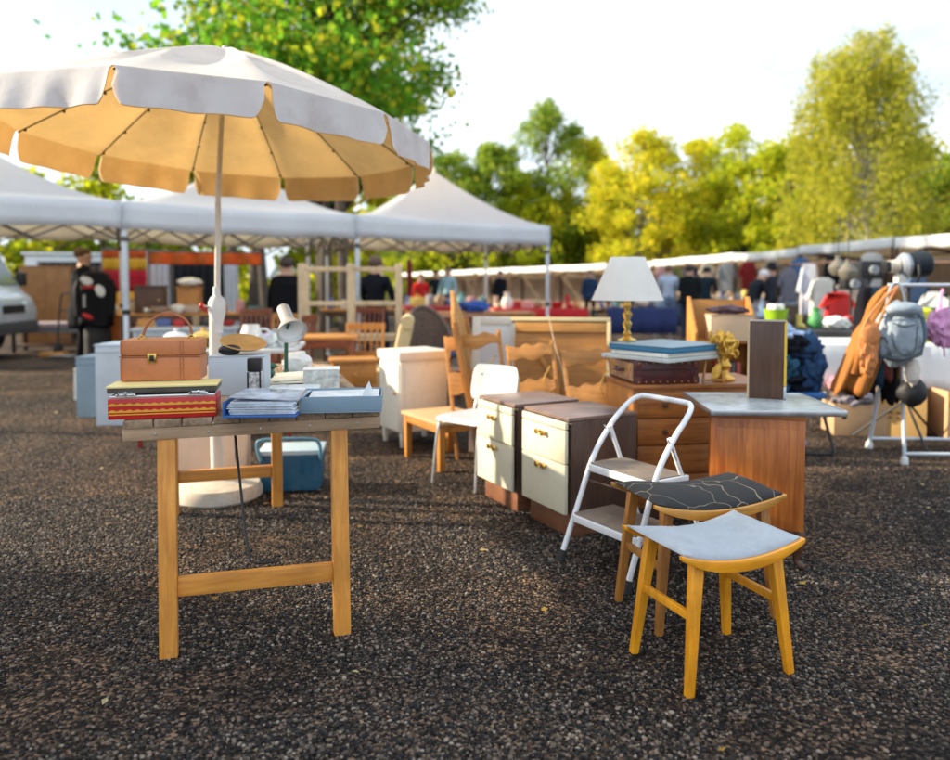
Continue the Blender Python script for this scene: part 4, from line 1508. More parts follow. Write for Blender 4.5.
for xx in (-.2855, .2855):
    MB().box((xx, 0, 0), (.008, .526, .026), bev=.002).build('metal_edge', steel, sl)
for lx in (.025, W - .025):
    for ly in (.03, Dp - .03):
        sx = -1 if lx < .1 else 1
        sy = -1 if ly < .1 else 1
        o_ = V((lx, ly, 0))
        MB().tube([o_ + V((0, 0, .185)), o_ + V((sx * .014, sy * .012, .14)), o_ + V((sx * .006, sy * .006, .075)), o_ + V((-sx * .002, 0, .035)), o_ + V((sx * .016, sy * .014, .016)), o_ + V((sx * .034, sy * .02, .014))], [.026, .028, .019, .014, .018, .012], 10).build('leg', dark_wood, t)
a = MB()
a.box((W / 2, .02, .165), (W - .02, .03, .03), bev=.004)
a.build('apron', dark_wood, t)

rp_ = G(765, 399, .708)
t = thing('radio', 'upright dark brown wooden radio with yellow speaker side, on the marble top', 'radio', (rp_.x + .01, rp_.y + .015, .7085), R(-22))
RW, RD, RH = .172, .20, .365
MB().box((0, RD / 2, RH / 2), (RW - .018, RD, RH), bev=.004).build('cabinet', wood('radio_veneer', (.050, .020, .010), (.105, .045, .022), 'Z', 1.0, .38, coat=.2), t)
MB().box((-RW / 2 + .004, RD / 2, RH / 2), (.010, RD + .004, RH + .003), bev=.002).build('edge_trim', light_wood, t)
MB().box((RW / 2 - .003, RD / 2, RH / 2 + .03), (.012, RD + .002, RH - .062), bev=.002).build('speaker_panel', mat('yellow_speaker_cloth', (.72, .46, .03), .6, var=.08, scale=30), t)
MB().box((RW / 2 - .003, RD / 2, .030), (.012, RD + .002, .058), bev=.002).build('control_panel', steel, t)
MB().box((RW / 2 + .002, RD / 2, RH * .55), (.003, RD + .003, .008), bev=.001).build('dial_strip', black_plastic, t)
MB().box((0, RD / 2, RH + .002), (RW - .004, RD + .002, .004), bev=.001).build('top_trim', walnut_top, t)

# ================================================================== OPEN SHELF CRATE, BLUE CLOTH CHAIR
t = thing('open_cupboard', 'open-fronted orange wooden cupboard holding a cardboard box, behind the radio', 'cupboard', (1.86, 5.72, 0), R(-6))
W, Dp, Hh = .46, .36, 1.16
for sx in (-1, 1):
    MB().prism([(-Dp / 2, 0), (Dp / 2, 0), (Dp / 2, Hh), (Dp / 2 - .06, Hh), (-Dp / 2, .90)], -.010, .010, Matrix.Translation((sx * (W / 2 - .010), 0, 0)) @ Matrix(((0, 0, 1, 0), (1, 0, 0, 0), (0, 1, 0, 0), (0, 0, 0, 1))), bev=.002).build('side_board', orange_wood_z, t)
MB().box((0, Dp / 2 - .006, Hh / 2), (W - .042, .010, Hh - .044), bev=.001).build('back_board', amber_wood, t)
for z in (.06, .45, .83):
    MB().box((0, -.006, z), (W - .044, Dp - .028, .018), bev=.002).build('shelf', orange_wood, t)
cz = .84
t = thing('cardboard_box', 'pale cardboard box standing in the open orange cupboard', 'box', (1.88, 5.64, cz), R(-6))
MB().box((0, 0, .095), (.30, .24, .188), bev=.004).build('carton', kraft_pale, t)
MB().box((0, -.003, .1915), (.302, .246, .004), bev=.001).build('flap', kraft, t)
t = tag(MB().blob((0, 0, .03), (.15, .08, .032), 3, .35, 2.5, 7, flat=-.03).build('dark_scarf', mat('plum_cloth', (.05, .03, .045), .8, var=.6, scale=9), None, (1.875, 5.63, cz + .195), (0, 0, R(-6))), 'dark plum scarf lying on the cardboard box in the cupboard', 'scarf')
cols = [(.35, .03, .03), (.12, .03, .02), (.42, .12, .06), (.05, .05, .06), (.30, .05, .04)]
for k in range(5):
    b_ = tag(MB().box((0, 0, .11), (.028, .17, .22), bev=.003).build('book', mat('book_%d' % k, cols[k], .5), None, (1.79 + k * .036, 5.62 - k * .003, .462), (0, 0, R(-6))), ('bright red book', 'dark red-brown book', 'orange-red book', 'black book', 'deep red book')[k] + ' upright on the middle shelf of the open cupboard', 'book', 'books in the open cupboard')

bc = G(815, 449, 0)
BCX, BCY = 2.44, 5.80
t = thing('folding_chair', 'tubular folding chair with black and chrome frame buried under blue clothes', 'chair', (BCX, BCY, 0), R(-12))
MB().tube([(-.24, -.24, .012), (.18, -.24, .012), (.23, -.24, .03), (.235, -.22, .08), (.13, .10, .62), (.10, .20, .80)], .012, 9, sub=4).build('black_frame', black_plastic, t)
MB().tube([(-.24, .22, .012), (.0, .20, .012), (.05, .18, .025), (.08, .15, .08), (.18, -.20, .46)], .011, 9, sub=4).build('chrome_frame', chrome, t)
MB().box((-.02, -.03, .43), (.42, .40, .03), bev=.01).build('seat', mat('blue_canvas', (.03, .14, .40), .7), t)
bcl = [(.03, .075, .17), (.014, .03, .07), (.34, .46, .66), (.010, .014, .022), (.05, .11, .22), (.50, .56, .62), (.03, .10, .17)]
for k, (dx, dy, dz, rx, ry, rz_, c, lab) in enumerate((
        (-.05, .04, .53, .20, .17, .11, 3, 'near-black bundle of clothes at the bottom of the pile on the folding chair'),
        (-.10, -.04, .62, .12, .12, .17, 6, 'dark petrol blue jacket hanging over the front of the folding chair pile'),
        (.04, .02, .70, .18, .14, .12, 1, 'dark navy coat in the middle of the pile on the folding chair'),
        (.12, -.08, .62, .09, .08, .19, 0, 'mid-blue denim jacket hanging over the right edge of the folding chair'),
        (.15, .05, .76, .08, .10, .12, 4, 'bright blue patterned cloth at the right of the folding chair pile'),
        (-.02, -.07, .80, .10, .08, .09, 3, 'black strap-like scarf across the pile on the folding chair'),
        (-.08, .0, .87, .15, .12, .075, 2, 'pale blue shirt on top of the pile on the folding chair'),
        (-.15, -.09, .66, .06, .06, .06, 5, 'small greyish white cloth at the left of the folding chair pile'))):
    a = MB().blob((0, 0, 0), (rx, ry, rz_), 5, .42, 2.1, k + 21)
    tag(a.build('clothes_bundle', mat('blue_cloth_%d' % c, bcl[c], .9, var=.35, scale=11, bump=.25, bscale=24, spec=.1), None, (BCX - .02 + dx, BCY + dy, dz)), lab, 'clothes', 'blue clothes piled on the folding chair')
tag(MB().blob((0, 0, .05), (.09, .07, .05), 3, .2, 3, 3, flat=-.05).build('blue_bag', mat('bright_blue_bag', (.03, .22, .62), .6), None, (2.42, 5.72, 0)), 'bright blue bag on the ground under the folding chair', 'bag')

# ================================================================== CLOTHES RACK AND WHAT HANGS ON IT
RX = 3.07
t = thing('clothes_rack', 'grey tubular clothes rack on splayed legs hung with jackets and bags', 'clothes rack', (RX, 5.5, 0), R(-3))
rz1 = 1.25
a = MB()
for x0, nm in ((0, 'l'), (1.75, 'r')):
    MB().tube([(x0 - .06, -.25, .03), (x0 - .01, -.02, rz1 - .03)], .014, 10).build('leg', grey_paint, t)
    MB().tube([(x0 - .06, .28, .03), (x0 - .01, .02, rz1 - .03)], .014, 10).build('leg', grey_paint, t)
    MB().box((x0 - .01, 0, rz1 - .02), (.04, .07, .05), bev=.006).build('joint', grey_paint, t)
MB().tube([(-.08, 0, rz1), (1.80, 0, rz1)], .013, 10).build('top_rail', grey_paint, t)
for yy in (-.25, .28):
    MB().tube([(-.06, yy, .075), (1.70, yy, .075)], .012, 10).build('bottom_rail', grey_paint, t)
    for x0 in (-.06, 1.69):
        MB().lathe([(0, 0), (.025, 0), (.027, .02), (.022, .05), (0, .055)], 14, c=(x0, yy, 0)).build('foot_cap', white_plastic, t)


def garment(name, label, cat, loc, rz, w0, w1, h, thick, m, seed, group=None, sleeves=0, waves=5, shear=0.0, deep=1.0):
    """A garment hanging from a rail: shoulders narrow at the top, folds deepening to the hem."""
    t = thing(name, label, cat, loc, rz, group)
    rows = []
    nr, nc = 22, 40
    for j in range(nr + 1):
        q = j / nr
        hw_ = (w0 + (w1 - w0) * min(1, q / .22) ** .6) / 2
        row = []
        for i in range(nc + 1):
            u_ = 2 * PI * i / nc
            f_ = (.5 + .5 * q) * .35 * deep
            fold = 1 + f_ * math.sin(u_ * waves + seed + q * .8) * .55 + f_ * .5 * noise.noise(V((math.cos(u_) * 2, math.sin(u_) * 2, q * 2 + seed)))
            th = thick * (.35 + .65 * min(1, q / .3)) * (1 if q < .98 else .8)
            hem = .03 * math.sin(u_ * 3 + seed) * (q ** 4)
            row.append((shear * q + math.cos(u_) * hw_ * (1 + .25 * (fold - 1)), math.sin(u_) * th * fold, -h * q + hem))
        rows.append(row)
    a = MB()
    a.grid(rows)
    a.build('garment_body', m, t, ang=80, solid=.006)
    if sleeves:
        for sx in (-1, 1):
            MB().tube([(sx * w1 * .42, 0, -.10), (sx * w1 * .50, -.02, -.22), (sx * w1 * .49, -.05, -.40), (sx * w1 * .47, -.07, -h * sleeves)], [.05, .062, .055, .047], 10, sub=0).build('sleeve', m, t)
    return t


orange_cl = mat('tan_orange_suede', (.31, .115, .020), .85, var=.18, scale=8, bump=.15, bscale=60)
orange_sh = mat('apricot_leather', (.50, .19, .06), .65, var=.15, scale=8, bump=.15, bscale=40)
t = garment('suede_jacket', 'orange-tan suede jacket hanging at the left end of the clothes rack', 'jacket', (2.93, 5.36, 1.245), R(-10), .05, .23, .77, .085, orange_cl, 1.0, None, 0, 5, -.26, 2.6)
MB().tube([(-.03, -.04, -.06), (-.11, -.07, -.20), (-.20, -.085, -.42), (-.255, -.08, -.62)], [.025, .042, .04, .034], 10, sub=4).build('sleeve', orange_cl, t)
t = thing('leather_bag', 'soft apricot leather shoulder bag with long straps hanging over the suede jacket', 'bag', (2.675, 5.15, .82), R(-8))
MB().blob((0, 0, .0), (.06, .04, .165), 5, .34, 2.6, 4).build('bag_body', orange_sh, t)
MB().blob((.0, -.035, .09), (.06, .016, .07), 3, .15, 2.2, 6).build('front_flap', orange_sh, t)
a = MB()
for dx in (-.06, .05):
    a.tube([(dx * .8, -.01, .12), (dx * .7 + .05, .02, .22), (dx * .4 + .14, .07, .34), (.225, .12, .42)], .010, 6, sub=4)
a.build('strap', orange_sh, t)
gr_nyl = mat('grey_nylon', (.25, .30, .35), .6, var=.16, scale=12, bump=.25, bscale=22)
gr_dark = mat('charcoal_webbing', (.06, .08, .09), .7)
t = thing('backpack', 'pale grey nylon backpack with front pockets hanging on the clothes rack', 'backpack', (2.905, 5.20, .915), R(-6))
MB().blob((0, .01, 0), (.155, .085, .215), 5, .17, 2.2, 14).build('bag_body', gr_nyl, t)
MB().blob((-.02, -.075, -.02), (.105, .05, .145), 4, .18, 2.6, 15).build('front_pocket', gr_nyl, t)
MB().blob((-.12, -.03, -.06), (.05, .06, .11), 4, .18, 2.4, 16).build('side_pocket', gr_nyl, t)
MB().blob((.01, -.03, .17), (.125, .08, .05), 3, .12, 2.0, 17).build('top_flap', gr_nyl, t)
MB().tube([(-.14, -.05, -.15), (-.02, -.115, -.16), (.12, -.06, -.13)], .014, 8, sub=4).build('bottom_strap', gr_dark, t)
a = MB()
a.tube([(-.09, -.115, .08), (-.02, -.128, .06), (.05, -.118, .07)], .005, 6, sub=4)
a.tube([(-.09, -.110, -.02), (-.05, -.128, -.12), (.05, -.118, -.11), (.075, -.1, .06)], .004, 6, sub=4)
a.tube([(-.155, -.06, .10), (-.10, -.10, .13), (.02, -.115, .12), (.13, -.07, .11)], .006, 6, sub=4)
a.tube([(-.165, -.05, -.04), (-.13, -.10, -.02), (-.085, -.09, -.14)], .005, 6, sub=4)
a.tube([(.10, -.09, .12), (.125, -.085, .0), (.115, -.085, -.12)], .005, 6, sub=4)
a.build('zip', gr_dark, t)
MB().tube([(.10, .04, .16), (.16, .02, .10), (.175, .03, -.05), (.13, .05, -.16)], .018, 8, sub=4).build('shoulder_strap', mat('slate_strap', (.10, .17, .25), .7), t)
MB().tube([(-.06, .05, .20), (-.04, .06, .30), (0, .07, .345), (.04, .06, .30), (.06, .05, .20)], .012, 8, sub=4).build('hang_loop', gr_nyl, t)
cloths = [(2.80, .08, .17, .78, (.012, .012, .016), 'black long coat behind the suede jacket on the clothes rack', 'coat'),
          (2.87, .08, .17, .70, (.02, .05, .08), 'dark teal jacket behind the backpack on the clothes rack', 'jacket'),
          (2.96, .08, .13, .66, (.20, .06, .055), 'dull red cardigan between dark clothes below the backpack', 'cardigan'),
          (3.01, .08, .16, .82, (.010, .010, .012), 'black jacket reaching lowest at right of the backpack', 'jacket'),
          (3.07, .08, .14, .64, (.28, .13, .03), 'brown jacket half hidden behind the backpack', 'jacket')]
for k, (x_, w0, w1, h_, c, lab, cat) in enumerate(cloths):
    garment('hanging_' + cat, lab, cat, (x_, 5.44 + .012 * k, 1.235), R(12 + k * 6), w0, w1, h_, .055, mat('rack_cloth_%d' % k, c, .9, var=.3, scale=9, spec=.1), k * 1.7, 'clothes on the rack', 0, 5)
tag(MB().blob((0, 0, 0), (.10, .07, .10), 3, .12, 2, 31).build('black_bag', mat('black_nylon', (.012, .012, .014), .6), None, (3.02, 5.22, .51)), 'round black bag hanging lowest on the clothes rack', 'bag')
tag(MB().blob((0, 0, 0), (.05, .04, .09), 3, .25, 2.4, 33).build('pale_scarf', mat('pale_cloth', (.52, .47, .42), .85), None, (2.98, 5.16, .66)), 'small pale scarf poking out under the backpack', 'scarf')

# studio spotlight on a stand
SPX, SPY = 3.42, 6.0
t = thing('studio_lamp', 'black barrel-shaped studio spotlight on a stand behind the clothes rack', 'spotlight', (SPX, SPY, 0), 0)
hz = 1.405
Mh = Matrix.Translation((0, 0, hz)) @ Matrix.Rotation(R(-4), 4, 'Y') @ Matrix.Rotation(R(90), 4, 'Y')
h_ = MB().lathe([(0, .17), (.105, .17), (.118, .155), (.118, .02), (.108, -.02), (.0, -.02)], 26).build('barrel', mat('lamp_black', (.014, .018, .024), .55, 0, spec=.25), t)
h_.matrix_local = Mh @ Matrix.Scale(.86, 4)
a = MB()
for z in (.03, .055, .08, .105, .13):
    a.tube([(.119 * math.cos(q), .119 * math.sin(q), z) for q in [2 * PI * k / 28 for k in range(28)]], .004, 5, closed=True)
a.build('cooling_ridge', mat('lamp_ridge', (.02, .03, .045), .5, 0, spec=.25), h_)
a = MB().lathe([(.0, -.03), (.112, -.022), (.116, -.05), (.09, -.085), (0, -.10)], 26).build('reflector_ring', mat('lamp_grey', (.28, .31, .35), .35, .3), h_)
a = MB().lathe([(0, -.19), (.055, -.19), (.06, -.10), (0, -.10)], 20).build('lamp_housing', mat('cream_housing', (.62, .55, .42), .4), h_)
MB().box((0, 0, -.21), (.10, .10, .04), bev=.006).build('rear_cap', black_plastic, h_)
MB().tube([(0, -.13, hz), (0, -.14, hz - .09), (0, -.08, hz - .16), (0, 0, hz - .17), (0, .08, hz - .16), (0, .14, hz - .09), (0, .13, hz)], .010, 8, sub=3).build('yoke', black_plastic, t)
MB().tube([(0, 0, hz - .16), (0, 0, .32)], .013, 10).build('pole', black_plastic, t)
for k in range(3):
    q = 2 * PI * k / 3 + .4
    MB().tube([(0, 0, .34), (.38 * math.cos(q), .38 * math.sin(q), .01)], .010, 8).build('leg', black_plastic, t)
MB().box((-.07, 0, hz - .12), (.07, .07, .10), bev=.01).build('ballast', mat('pale_ballast', (.62, .60, .54), .5), t)

# ================================================================== WHITE-CLOTHED TABLE AND CARTONS
t = thing('cloth_table', 'long sales table under a white cloth behind the clothes rack', 'table', (2.80, 6.45, 0), R(-4))
MB().box((1.3, .35, .735), (2.6, .72, .025), bev=.003).build('tabletop', light_wood, t)
for lx in (.06, 2.54):
    for ly in (.05, .65):
        MB().bar((lx, ly, .722), (lx, ly, 0), .04, .04, up=(0, 1, 0)).build('leg', steel, t)
rows = []
prof = [(.74, .752), (.30, .753), (-.015, .753), (-.03, .735), (-.035, .60), (-.04, .47), (-.045, .36)]
for y, z in prof:
    rows.append([(-.03 + 2.66 * i / 60, y + (.012 * math.sin(i * .9) + .008 * math.sin(i * 2.3)) * max(0, (.74 - z) / .35), z + (.018 * math.sin(i * .35) if z < .4 else 0)) for i in range(61)])
clo = MB().grid(rows).build('white_tablecloth', mat('white_cotton', (.74, .75, .76), .85, var=.04), None, (2.80, 6.45, 0), (0, 0, R(-4)), solid=.004)
tag(clo, 'white cloth draped over the sales table behind the clothes rack', 'tablecloth')


def carton(name, label, loc, rz, sx, sy, h, m, flaps=True, holes=False):
    t = thing(name, label, 'box', loc, rz)
    a = MB()
    for s in (-1, 1):
        a.box((s * (sx / 2 - .003), 0, h / 2), (.006, sy, h), bev=.001)
        a.box((0, s * (sy / 2 - .003), h / 2), (sx - .013, .006, h), bev=.001)
    a.box((0, 0, .004), (sx - .013, sy - .013, .006), bev=.001)
    a.build('carton', m, t)
    if flaps:
        a = MB()
        a.box((0, -sy / 2 - .035, h - .055), (sx, .005, .14), rot=(R(28), 0, 0), bev=.001)
        a.box((sx / 2 + .04, 0, h - .03), (.005, sy, .13), rot=(0, R(-40), 0), bev=.001)
        a.build('flap', m, t)
    if holes:
        a = MB()
        for xx, zz in ((-.13, .6), (.10, .6)):
            a.lathe([(0, .002), (.02, .0015), (.022, 0)], 14, c=(xx, -sy / 2 - .0005, h * zz), rot=(PI / 2, 0, 0))
        a.build('grip_hole', black_plastic, t)
    return t


t = carton('flat_carton', 'low brown carton with round grip holes under the white-clothed table', (3.22, 6.42, 0), R(-8), .42, .34, .26, kraft, False, True)
tag(MB().blob((0, 0, .0), (.19, .14, .09), 4, .3, 2.6, 40).build('clothes_heap', mat('grey_violet_cloth', (.22, .20, .23), .85, var=.6, scale=8), None, (3.20, 6.38, .31)), 'heap of grey and dark clothes spilling from the low carton', 'clothes')
tag(MB().blob((0, 0, .0), (.08, .06, .07), 3, .2, 2.6, 41).build('pink_toy', mat('pink_plush', (.62, .25, .30), .9), None, (3.02, 6.30, .43)), 'small pink plush lump beside the suede jacket hem', 'toy')
t = carton('printed_carton', 'upright yellow-brown carton with dark red print by the rack leg', (3.55, 6.35, 0), R(-26), .40, .34, .40, mat('honey_cardboard', (.56, .34, .12), .8, var=.06), False)
a = MB()
for k, (x_, z_, w_) in enumerate(((-.06, .20, .05), (.0, .20, .03), (.04, .20, .02), (-.06, .16, .03), (.02, .16, .06), (-.04, .28, .012), (-.015, .28, .012), (.07, .29, .012), (.095, .29, .012))):
    a.box((x_, -.1712, z_), (w_, .0015, .014 if k < 5 else .035), bev=0)
a.build('print', mat('red_print', (.25, .05, .02), .7), t)
t = carton('open_carton', 'open brown cardboard box with folded-out flap at the right picture edge', (4.05, 6.20, 0), R(-6), .50, .38, .40, kraft, True)

# yellow bag, pink bag, green plant on the white table
YB = V((3.88, 6.56, .757))
t = thing('yellow_bag', 'lime yellow bag with black straps on the white-clothed table', 'bag', YB, 0)
MB().blob((0, 0, .145), (.11, .09, .15), 4, .12, 2, 50, flat=-.145).build('bag_body', mat('lime_nylon', (.55, .52, .02), .6, var=.12), t)
MB().tube([(-.11, -.06, .06), (-.05, -.11, .10), (.05, -.10, .08), (.10, -.05, .11)], .012, 6, sub=4).build('strap', black_plastic, t)
MB().tube([(-.08, -.08, .02), (-.075, -.10, .16), (-.05, -.05, .28)], .010, 6, sub=4).build('strap', black_plastic, t)
t = thing('pink_bag', 'frilly pink bag with dangling cords at the right edge of the picture', 'bag', (3.34, 5.40, .95), 0)
pkm = mat('pink_satin', (.60, .28, .50), .6, var=.16, scale=14, bump=.3, bscale=20)
MB().blob((0, 0, 0), (.12, .08, .14), 4, .26, 3.2, 60).build('bag_body', pkm, t)
a = MB()
for k in range(3):
    a.tube([(-.05 + k * .05, -.09, -.08), (-.06 + k * .055, -.10, -.14), (-.05 + k * .05, -.09, -.20)], .006, 6, sub=3)
a.build('cord', pkm, t)
MB().tube([(-.03, 0, .12), (.0, .05, .22), (.02, .06, .27)], .010, 6, sub=3).build('strap', pkm, t)
t = thing('green_plant', 'small bright green potted plant behind the yellow bag', 'plant', (4.22, 6.98, .757), 0)
MB().lathe([(0, 0), (.05, 0), (.07, .11), (.062, .11), (0, .09)], 16).build('pot', mat('terracotta', (.35, .13, .06), .8), t)
rr = random.Random(3)
a = MB()
for k in range(60):
    q, e_ = rr.uniform(0, 2 * PI), rr.uniform(.2, 1.3)
    l_ = rr.uniform(.08, .16)
    d_ = V((math.cos(q) * math.cos(e_), math.sin(q) * math.cos(e_), math.sin(e_)))
    p0 = V((0, 0, .10))
    s_ = d_.cross(V((0, 0, 1))).normalized() * .016
    a.grid([[p0, p0], [p0 + d_ * l_ * .5 - s_, p0 + d_ * l_ * .5 + s_], [p0 + d_ * l_ - V((0, 0, .02)), p0 + d_ * l_ - V((0, 0, .02)) + s_ * .1]])
a.open = True
a.build('leaves', mat('houseplant_leaf', (.05, .30, .04), .5, trans=.3), t)

# cluttered goods tables going back along the stalls -------------------------------------------------
def goods_table(label, loc, rz, L_, W_, h, drape, m, group='sales tables along the awning'):
    t = thing('sales_table', label, 'table', loc, rz, group)
    MB().box((L_ / 2, W_ / 2, h - .015), (L_, W_, .028), bev=.003).build('tabletop', light_wood, t)
    for lx in (.06, L_ - .06):
        for ly in (.06, W_ - .06):
            MB().bar((lx, ly, h - .03), (lx, ly, 0), .04, .04, up=(0, 1, 0)).build('leg', steel, t)
    if drape:
        rows = []
        n = int(L_ * 16)
        for y, z in ((W_ + .01, h - .1), (W_ + .01, h + .004), (W_ / 2, h + .005), (-.012, h + .004), (-.03, h - .05), (-.04, h - drape * .5), (-.05, h - drape)):
            rows.append([(-.02 + (L_ + .04) * i / n, y + (.02 * math.sin(i * .8) + .012 * math.sin(i * 1.9)) * max(0, (h - z) / .5) * (y < 0), z) for i in range(n + 1)])
        MB().grid(rows).build('drape', m, t, solid=.004)
    return t


red_cloth = mat('red_cloth', (.45, .015, .02), .85, var=.15)
blue_cloth = mat('royal_blue_cloth', (.018, .03, .11), .85, var=.2)
dk_cloth = mat('dark_blanket', (.035, .035, .04), .9, var=.5, scale=6)
bei_cloth = mat('beige_cloth', (.42, .34, .26), .9, var=.15)
clutter_cols = [(.65, .65, .62), (.45, .03, .03), (.08, .12, .30), (.50, .22, .05), (.04, .04, .045), (.35, .24, .14), (.12, .30, .30), (.55, .45, .12), (.30, .32, .34), (.60, .30, .30), (.06, .25, .08), (.45, .35, .28)]
cmats = [mat('goods_%d' % i, c, .5, var=.12) for i, c in enumerate(clutter_cols)]
cnames = ['white', 'red', 'navy', 'orange', 'black', 'brown', 'teal', 'yellow', 'grey', 'pink', 'green', 'tan']


def goods(kind, loc, s, m, label, group, rz=0.0):
    """Small wares on a sales table, each its own object."""
    a = MB()
    if kind == 'vase':
        a.lathe([(0, 0), (.35, 0), (.5, .35), (.42, .7), (.2, 1.1), (.26, 1.35), (.2, 1.35), (0, .2)], 12)
    elif kind == 'crate':
        for sx in (-1, 1):
            a.box((sx * .78, 0, .4), (.06, 1.1, .8), bev=.02)
            a.box((0, sx * .55, .4), (1.5, .06, .8), bev=.02)
        a.box((0, 0, .05), (1.5, 1.04, .08), bev=.01)
        a.blob((0, 0, .55), (.65, .42, .3), 2, .3, 3, int(s * 991) % 17)
    elif kind == 'bowl':
        a.lathe([(0, 0), (.4, 0), (.7, .2), (.9, .6), (.84, .6), (.6, .2), (0, .1)], 14)
    elif kind == 'heap':
        a.blob((0, 0, .4), (.95, .65, .45), 3, .4, 2.6, int(s * 997) % 23, flat=-.4)
    elif kind == 'clock':
        a.prism([(-.4, 0), (.4, 0), (.4, .7), (.25, 1.0), (0, 1.12), (-.25, 1.0), (-.4, .7)], -.22, .22, Matrix.Rotation(PI / 2, 4, 'X'), bev=.04)
        a.lathe([(0, .03), (.26, .03), (.28, 0)], 18, c=(0, -.22, .62), rot=(PI / 2, 0, 0))
    elif kind == 'boot':
        a.blob((0, -.25, .22), (.24, .5, .22), 3, .06, 2, 1, flat=-.22)
        a.lathe([(0, .2), (.22, .2), (.2, .6), (.24, 1.0), (.2, 1.0), (0, .5)], 12, c=(0, .05, .1))
    elif kind == 'tin':
        a.lathe([(0, 0), (.38, 0), (.4, .04), (.4, .95), (.42, .97), (.42, 1.05), (.2, 1.12), (0, 1.12)], 16)
    elif kind == 'case':
        a.box((0, 0, .42), (1.5, .6, .82), bev=.08)
        a.tube([(-.22, 0, .82), (-.2, 0, 1.0), (.2, 0, 1.0), (.22, 0, .82)], .05, 6)
    o = a.build(kind + '_ware', m, None, loc, (0, 0, rz))
    o.scale = (s, s, s)
    tag(o, label, kind, group)
    return o


tables = [
    ('sales table with dark blanket and toys, behind the blue clothes pile', (3.05, 7.75, 0), -14, 1.7, .8, .78, .32, dk_cloth),
    ('sales table under a beige cloth, right of the dark blanket table', (4.75, 7.4, 0), -14, 1.9, .8, .78, .35, bei_cloth),
    ('far sales table hung with a navy blue cloth behind the white lampshade', (2.55, 14.6, 0), 12, 1.4, .8, .80, .5, blue_cloth),
    ('far sales table hung with red cloth behind the leaning frames', (.35, 14.0, 0), 6, 1.75, .8, .80, .22, red_cloth),
    ('far sales table with a red drape left of the rightmost tent pole', (-1.5, 15.6, 0), 3, 1.8, .8, .80, .20, mat('wine_cloth', (.30, .02, .03), .85)),
    ('far sales table with dark blanket behind the two strolling men', (4.3, 19.6, 0), -10, 2.6, .9, .80, .6, mat('blue_grey_blanket', (.05, .07, .12), .9)),
    ('far sales table under a brown cloth below the brown awning posts', (6.6, 17.0, 0), -40, 2.6, .9, .80, .5, mat('brown_blanket', (.10, .07, .05), .9)),
]
rr = random.Random(12)
kinds = ['vase', 'crate', 'bowl', 'heap', 'clock', 'boot', 'tin', 'case']
kn = dict(vase='vase', crate='crate full of odds and ends', bowl='bowl', heap='heap of cloth', clock='mantel clock', boot='boot', tin='lidded tin', case='little case')
tb_where = ['on the dark-blanket table', 'on the beige-clothed table', 'on the navy blue table', 'on the red-clothed table', 'on the wine-red table', 'on the table behind the strolling men', 'on the brown-clothed table']
ordn = ['leftmost', 'second from left', 'third from left', 'fourth from left', 'fifth from left', 'sixth from left', 'seventh from left', 'eighth from left', 'ninth from left', 'tenth from left']
for ti, (lab, loc, rz, L_, W_, h, dr_, m_) in enumerate(tables):
    goods_table(lab, loc, R(rz), L_, W_, h, dr_, m_)
    n = [9, 8, 9, 9, 8, 8, 8][ti]
    Mz = Matrix.Rotation(R(rz), 3, 'Z')
    for k in range(n):
        kd = rr.choice(kinds)
        ci = rr.randrange(12)
        if ti == 3:
            ci = rr.choice([0, 1, 1, 5, 9, 11, 3])
        s = rr.uniform(.12, .19) * (1.0 if ti < 2 else 1.25)
        lx = L_ * (k + .5) / n + rr.uniform(-.02, .02)
        ly = rr.uniform(.22, .36) if k % 2 else rr.uniform(.48, .62)
        p_ = V(loc) + Mz @ V((lx, ly, h + .007))
        goods(kd, p_, s, cmats[ci], '%s %s, %s %s' % (cnames[ci], kn[kd], ordn[k], tb_where[ti]), 'wares ' + tb_where[ti], rr.uniform(-.6, .6))

# lime bucket and striped bucket in front
for k, (px_, c, lab) in enumerate(((771, (.30, .50, .02), 'lime green bucket filled with white rolls, right above the radio'), (722, (.75, .72, .55), 'cream enamel bucket'))):
    if k == 1:
        continue
    q = V((3.16, 7.98, .787))
    t = thing('bucket', lab, 'bucket', q, 0)
    MB().lathe([(0, 0), (.085, 0), (.12, .20), (.125, .21), (.115, .21), (.08, .02), (0, .02)], 22).build('pail', mat('lime_plastic', c, .45), t)
    a = MB()
    for kk in range(7):
        qq = 2 * PI * kk / 6
        r_ = .06 if kk < 6 else 0
        a.lathe([(0, 0), (.028, 0), (.028, .24), (0, .245)], 10, c=(r_ * math.cos(qq), r_ * math.sin(qq), .02))
    a.build('paper_rolls', paper, t)

# ================================================================== MARKET AWNINGS ALONG THE RIGHT
awn_out = mat('awning_canvas', (.76, .75, .71), .8, var=.06, scale=2, trans=.42, tint=(.82, .66, .46), dirt=(.45, .42, .38), dirt_amt=.35, dscale=1.2)
awn_val = mat('awning_valance', (.80, .81, .82), .8, var=.04, scale=2, trans=.1, dirt=(.5, .48, .45), dirt_amt=.3, dscale=1.2)
awn_back = mat('awning_tarp', (.48, .38, .29), .85, var=.15, scale=1.5, trans=.35)
post_br = mat('rusty_post', (.10, .05, .035), .6, .2, var=.25)


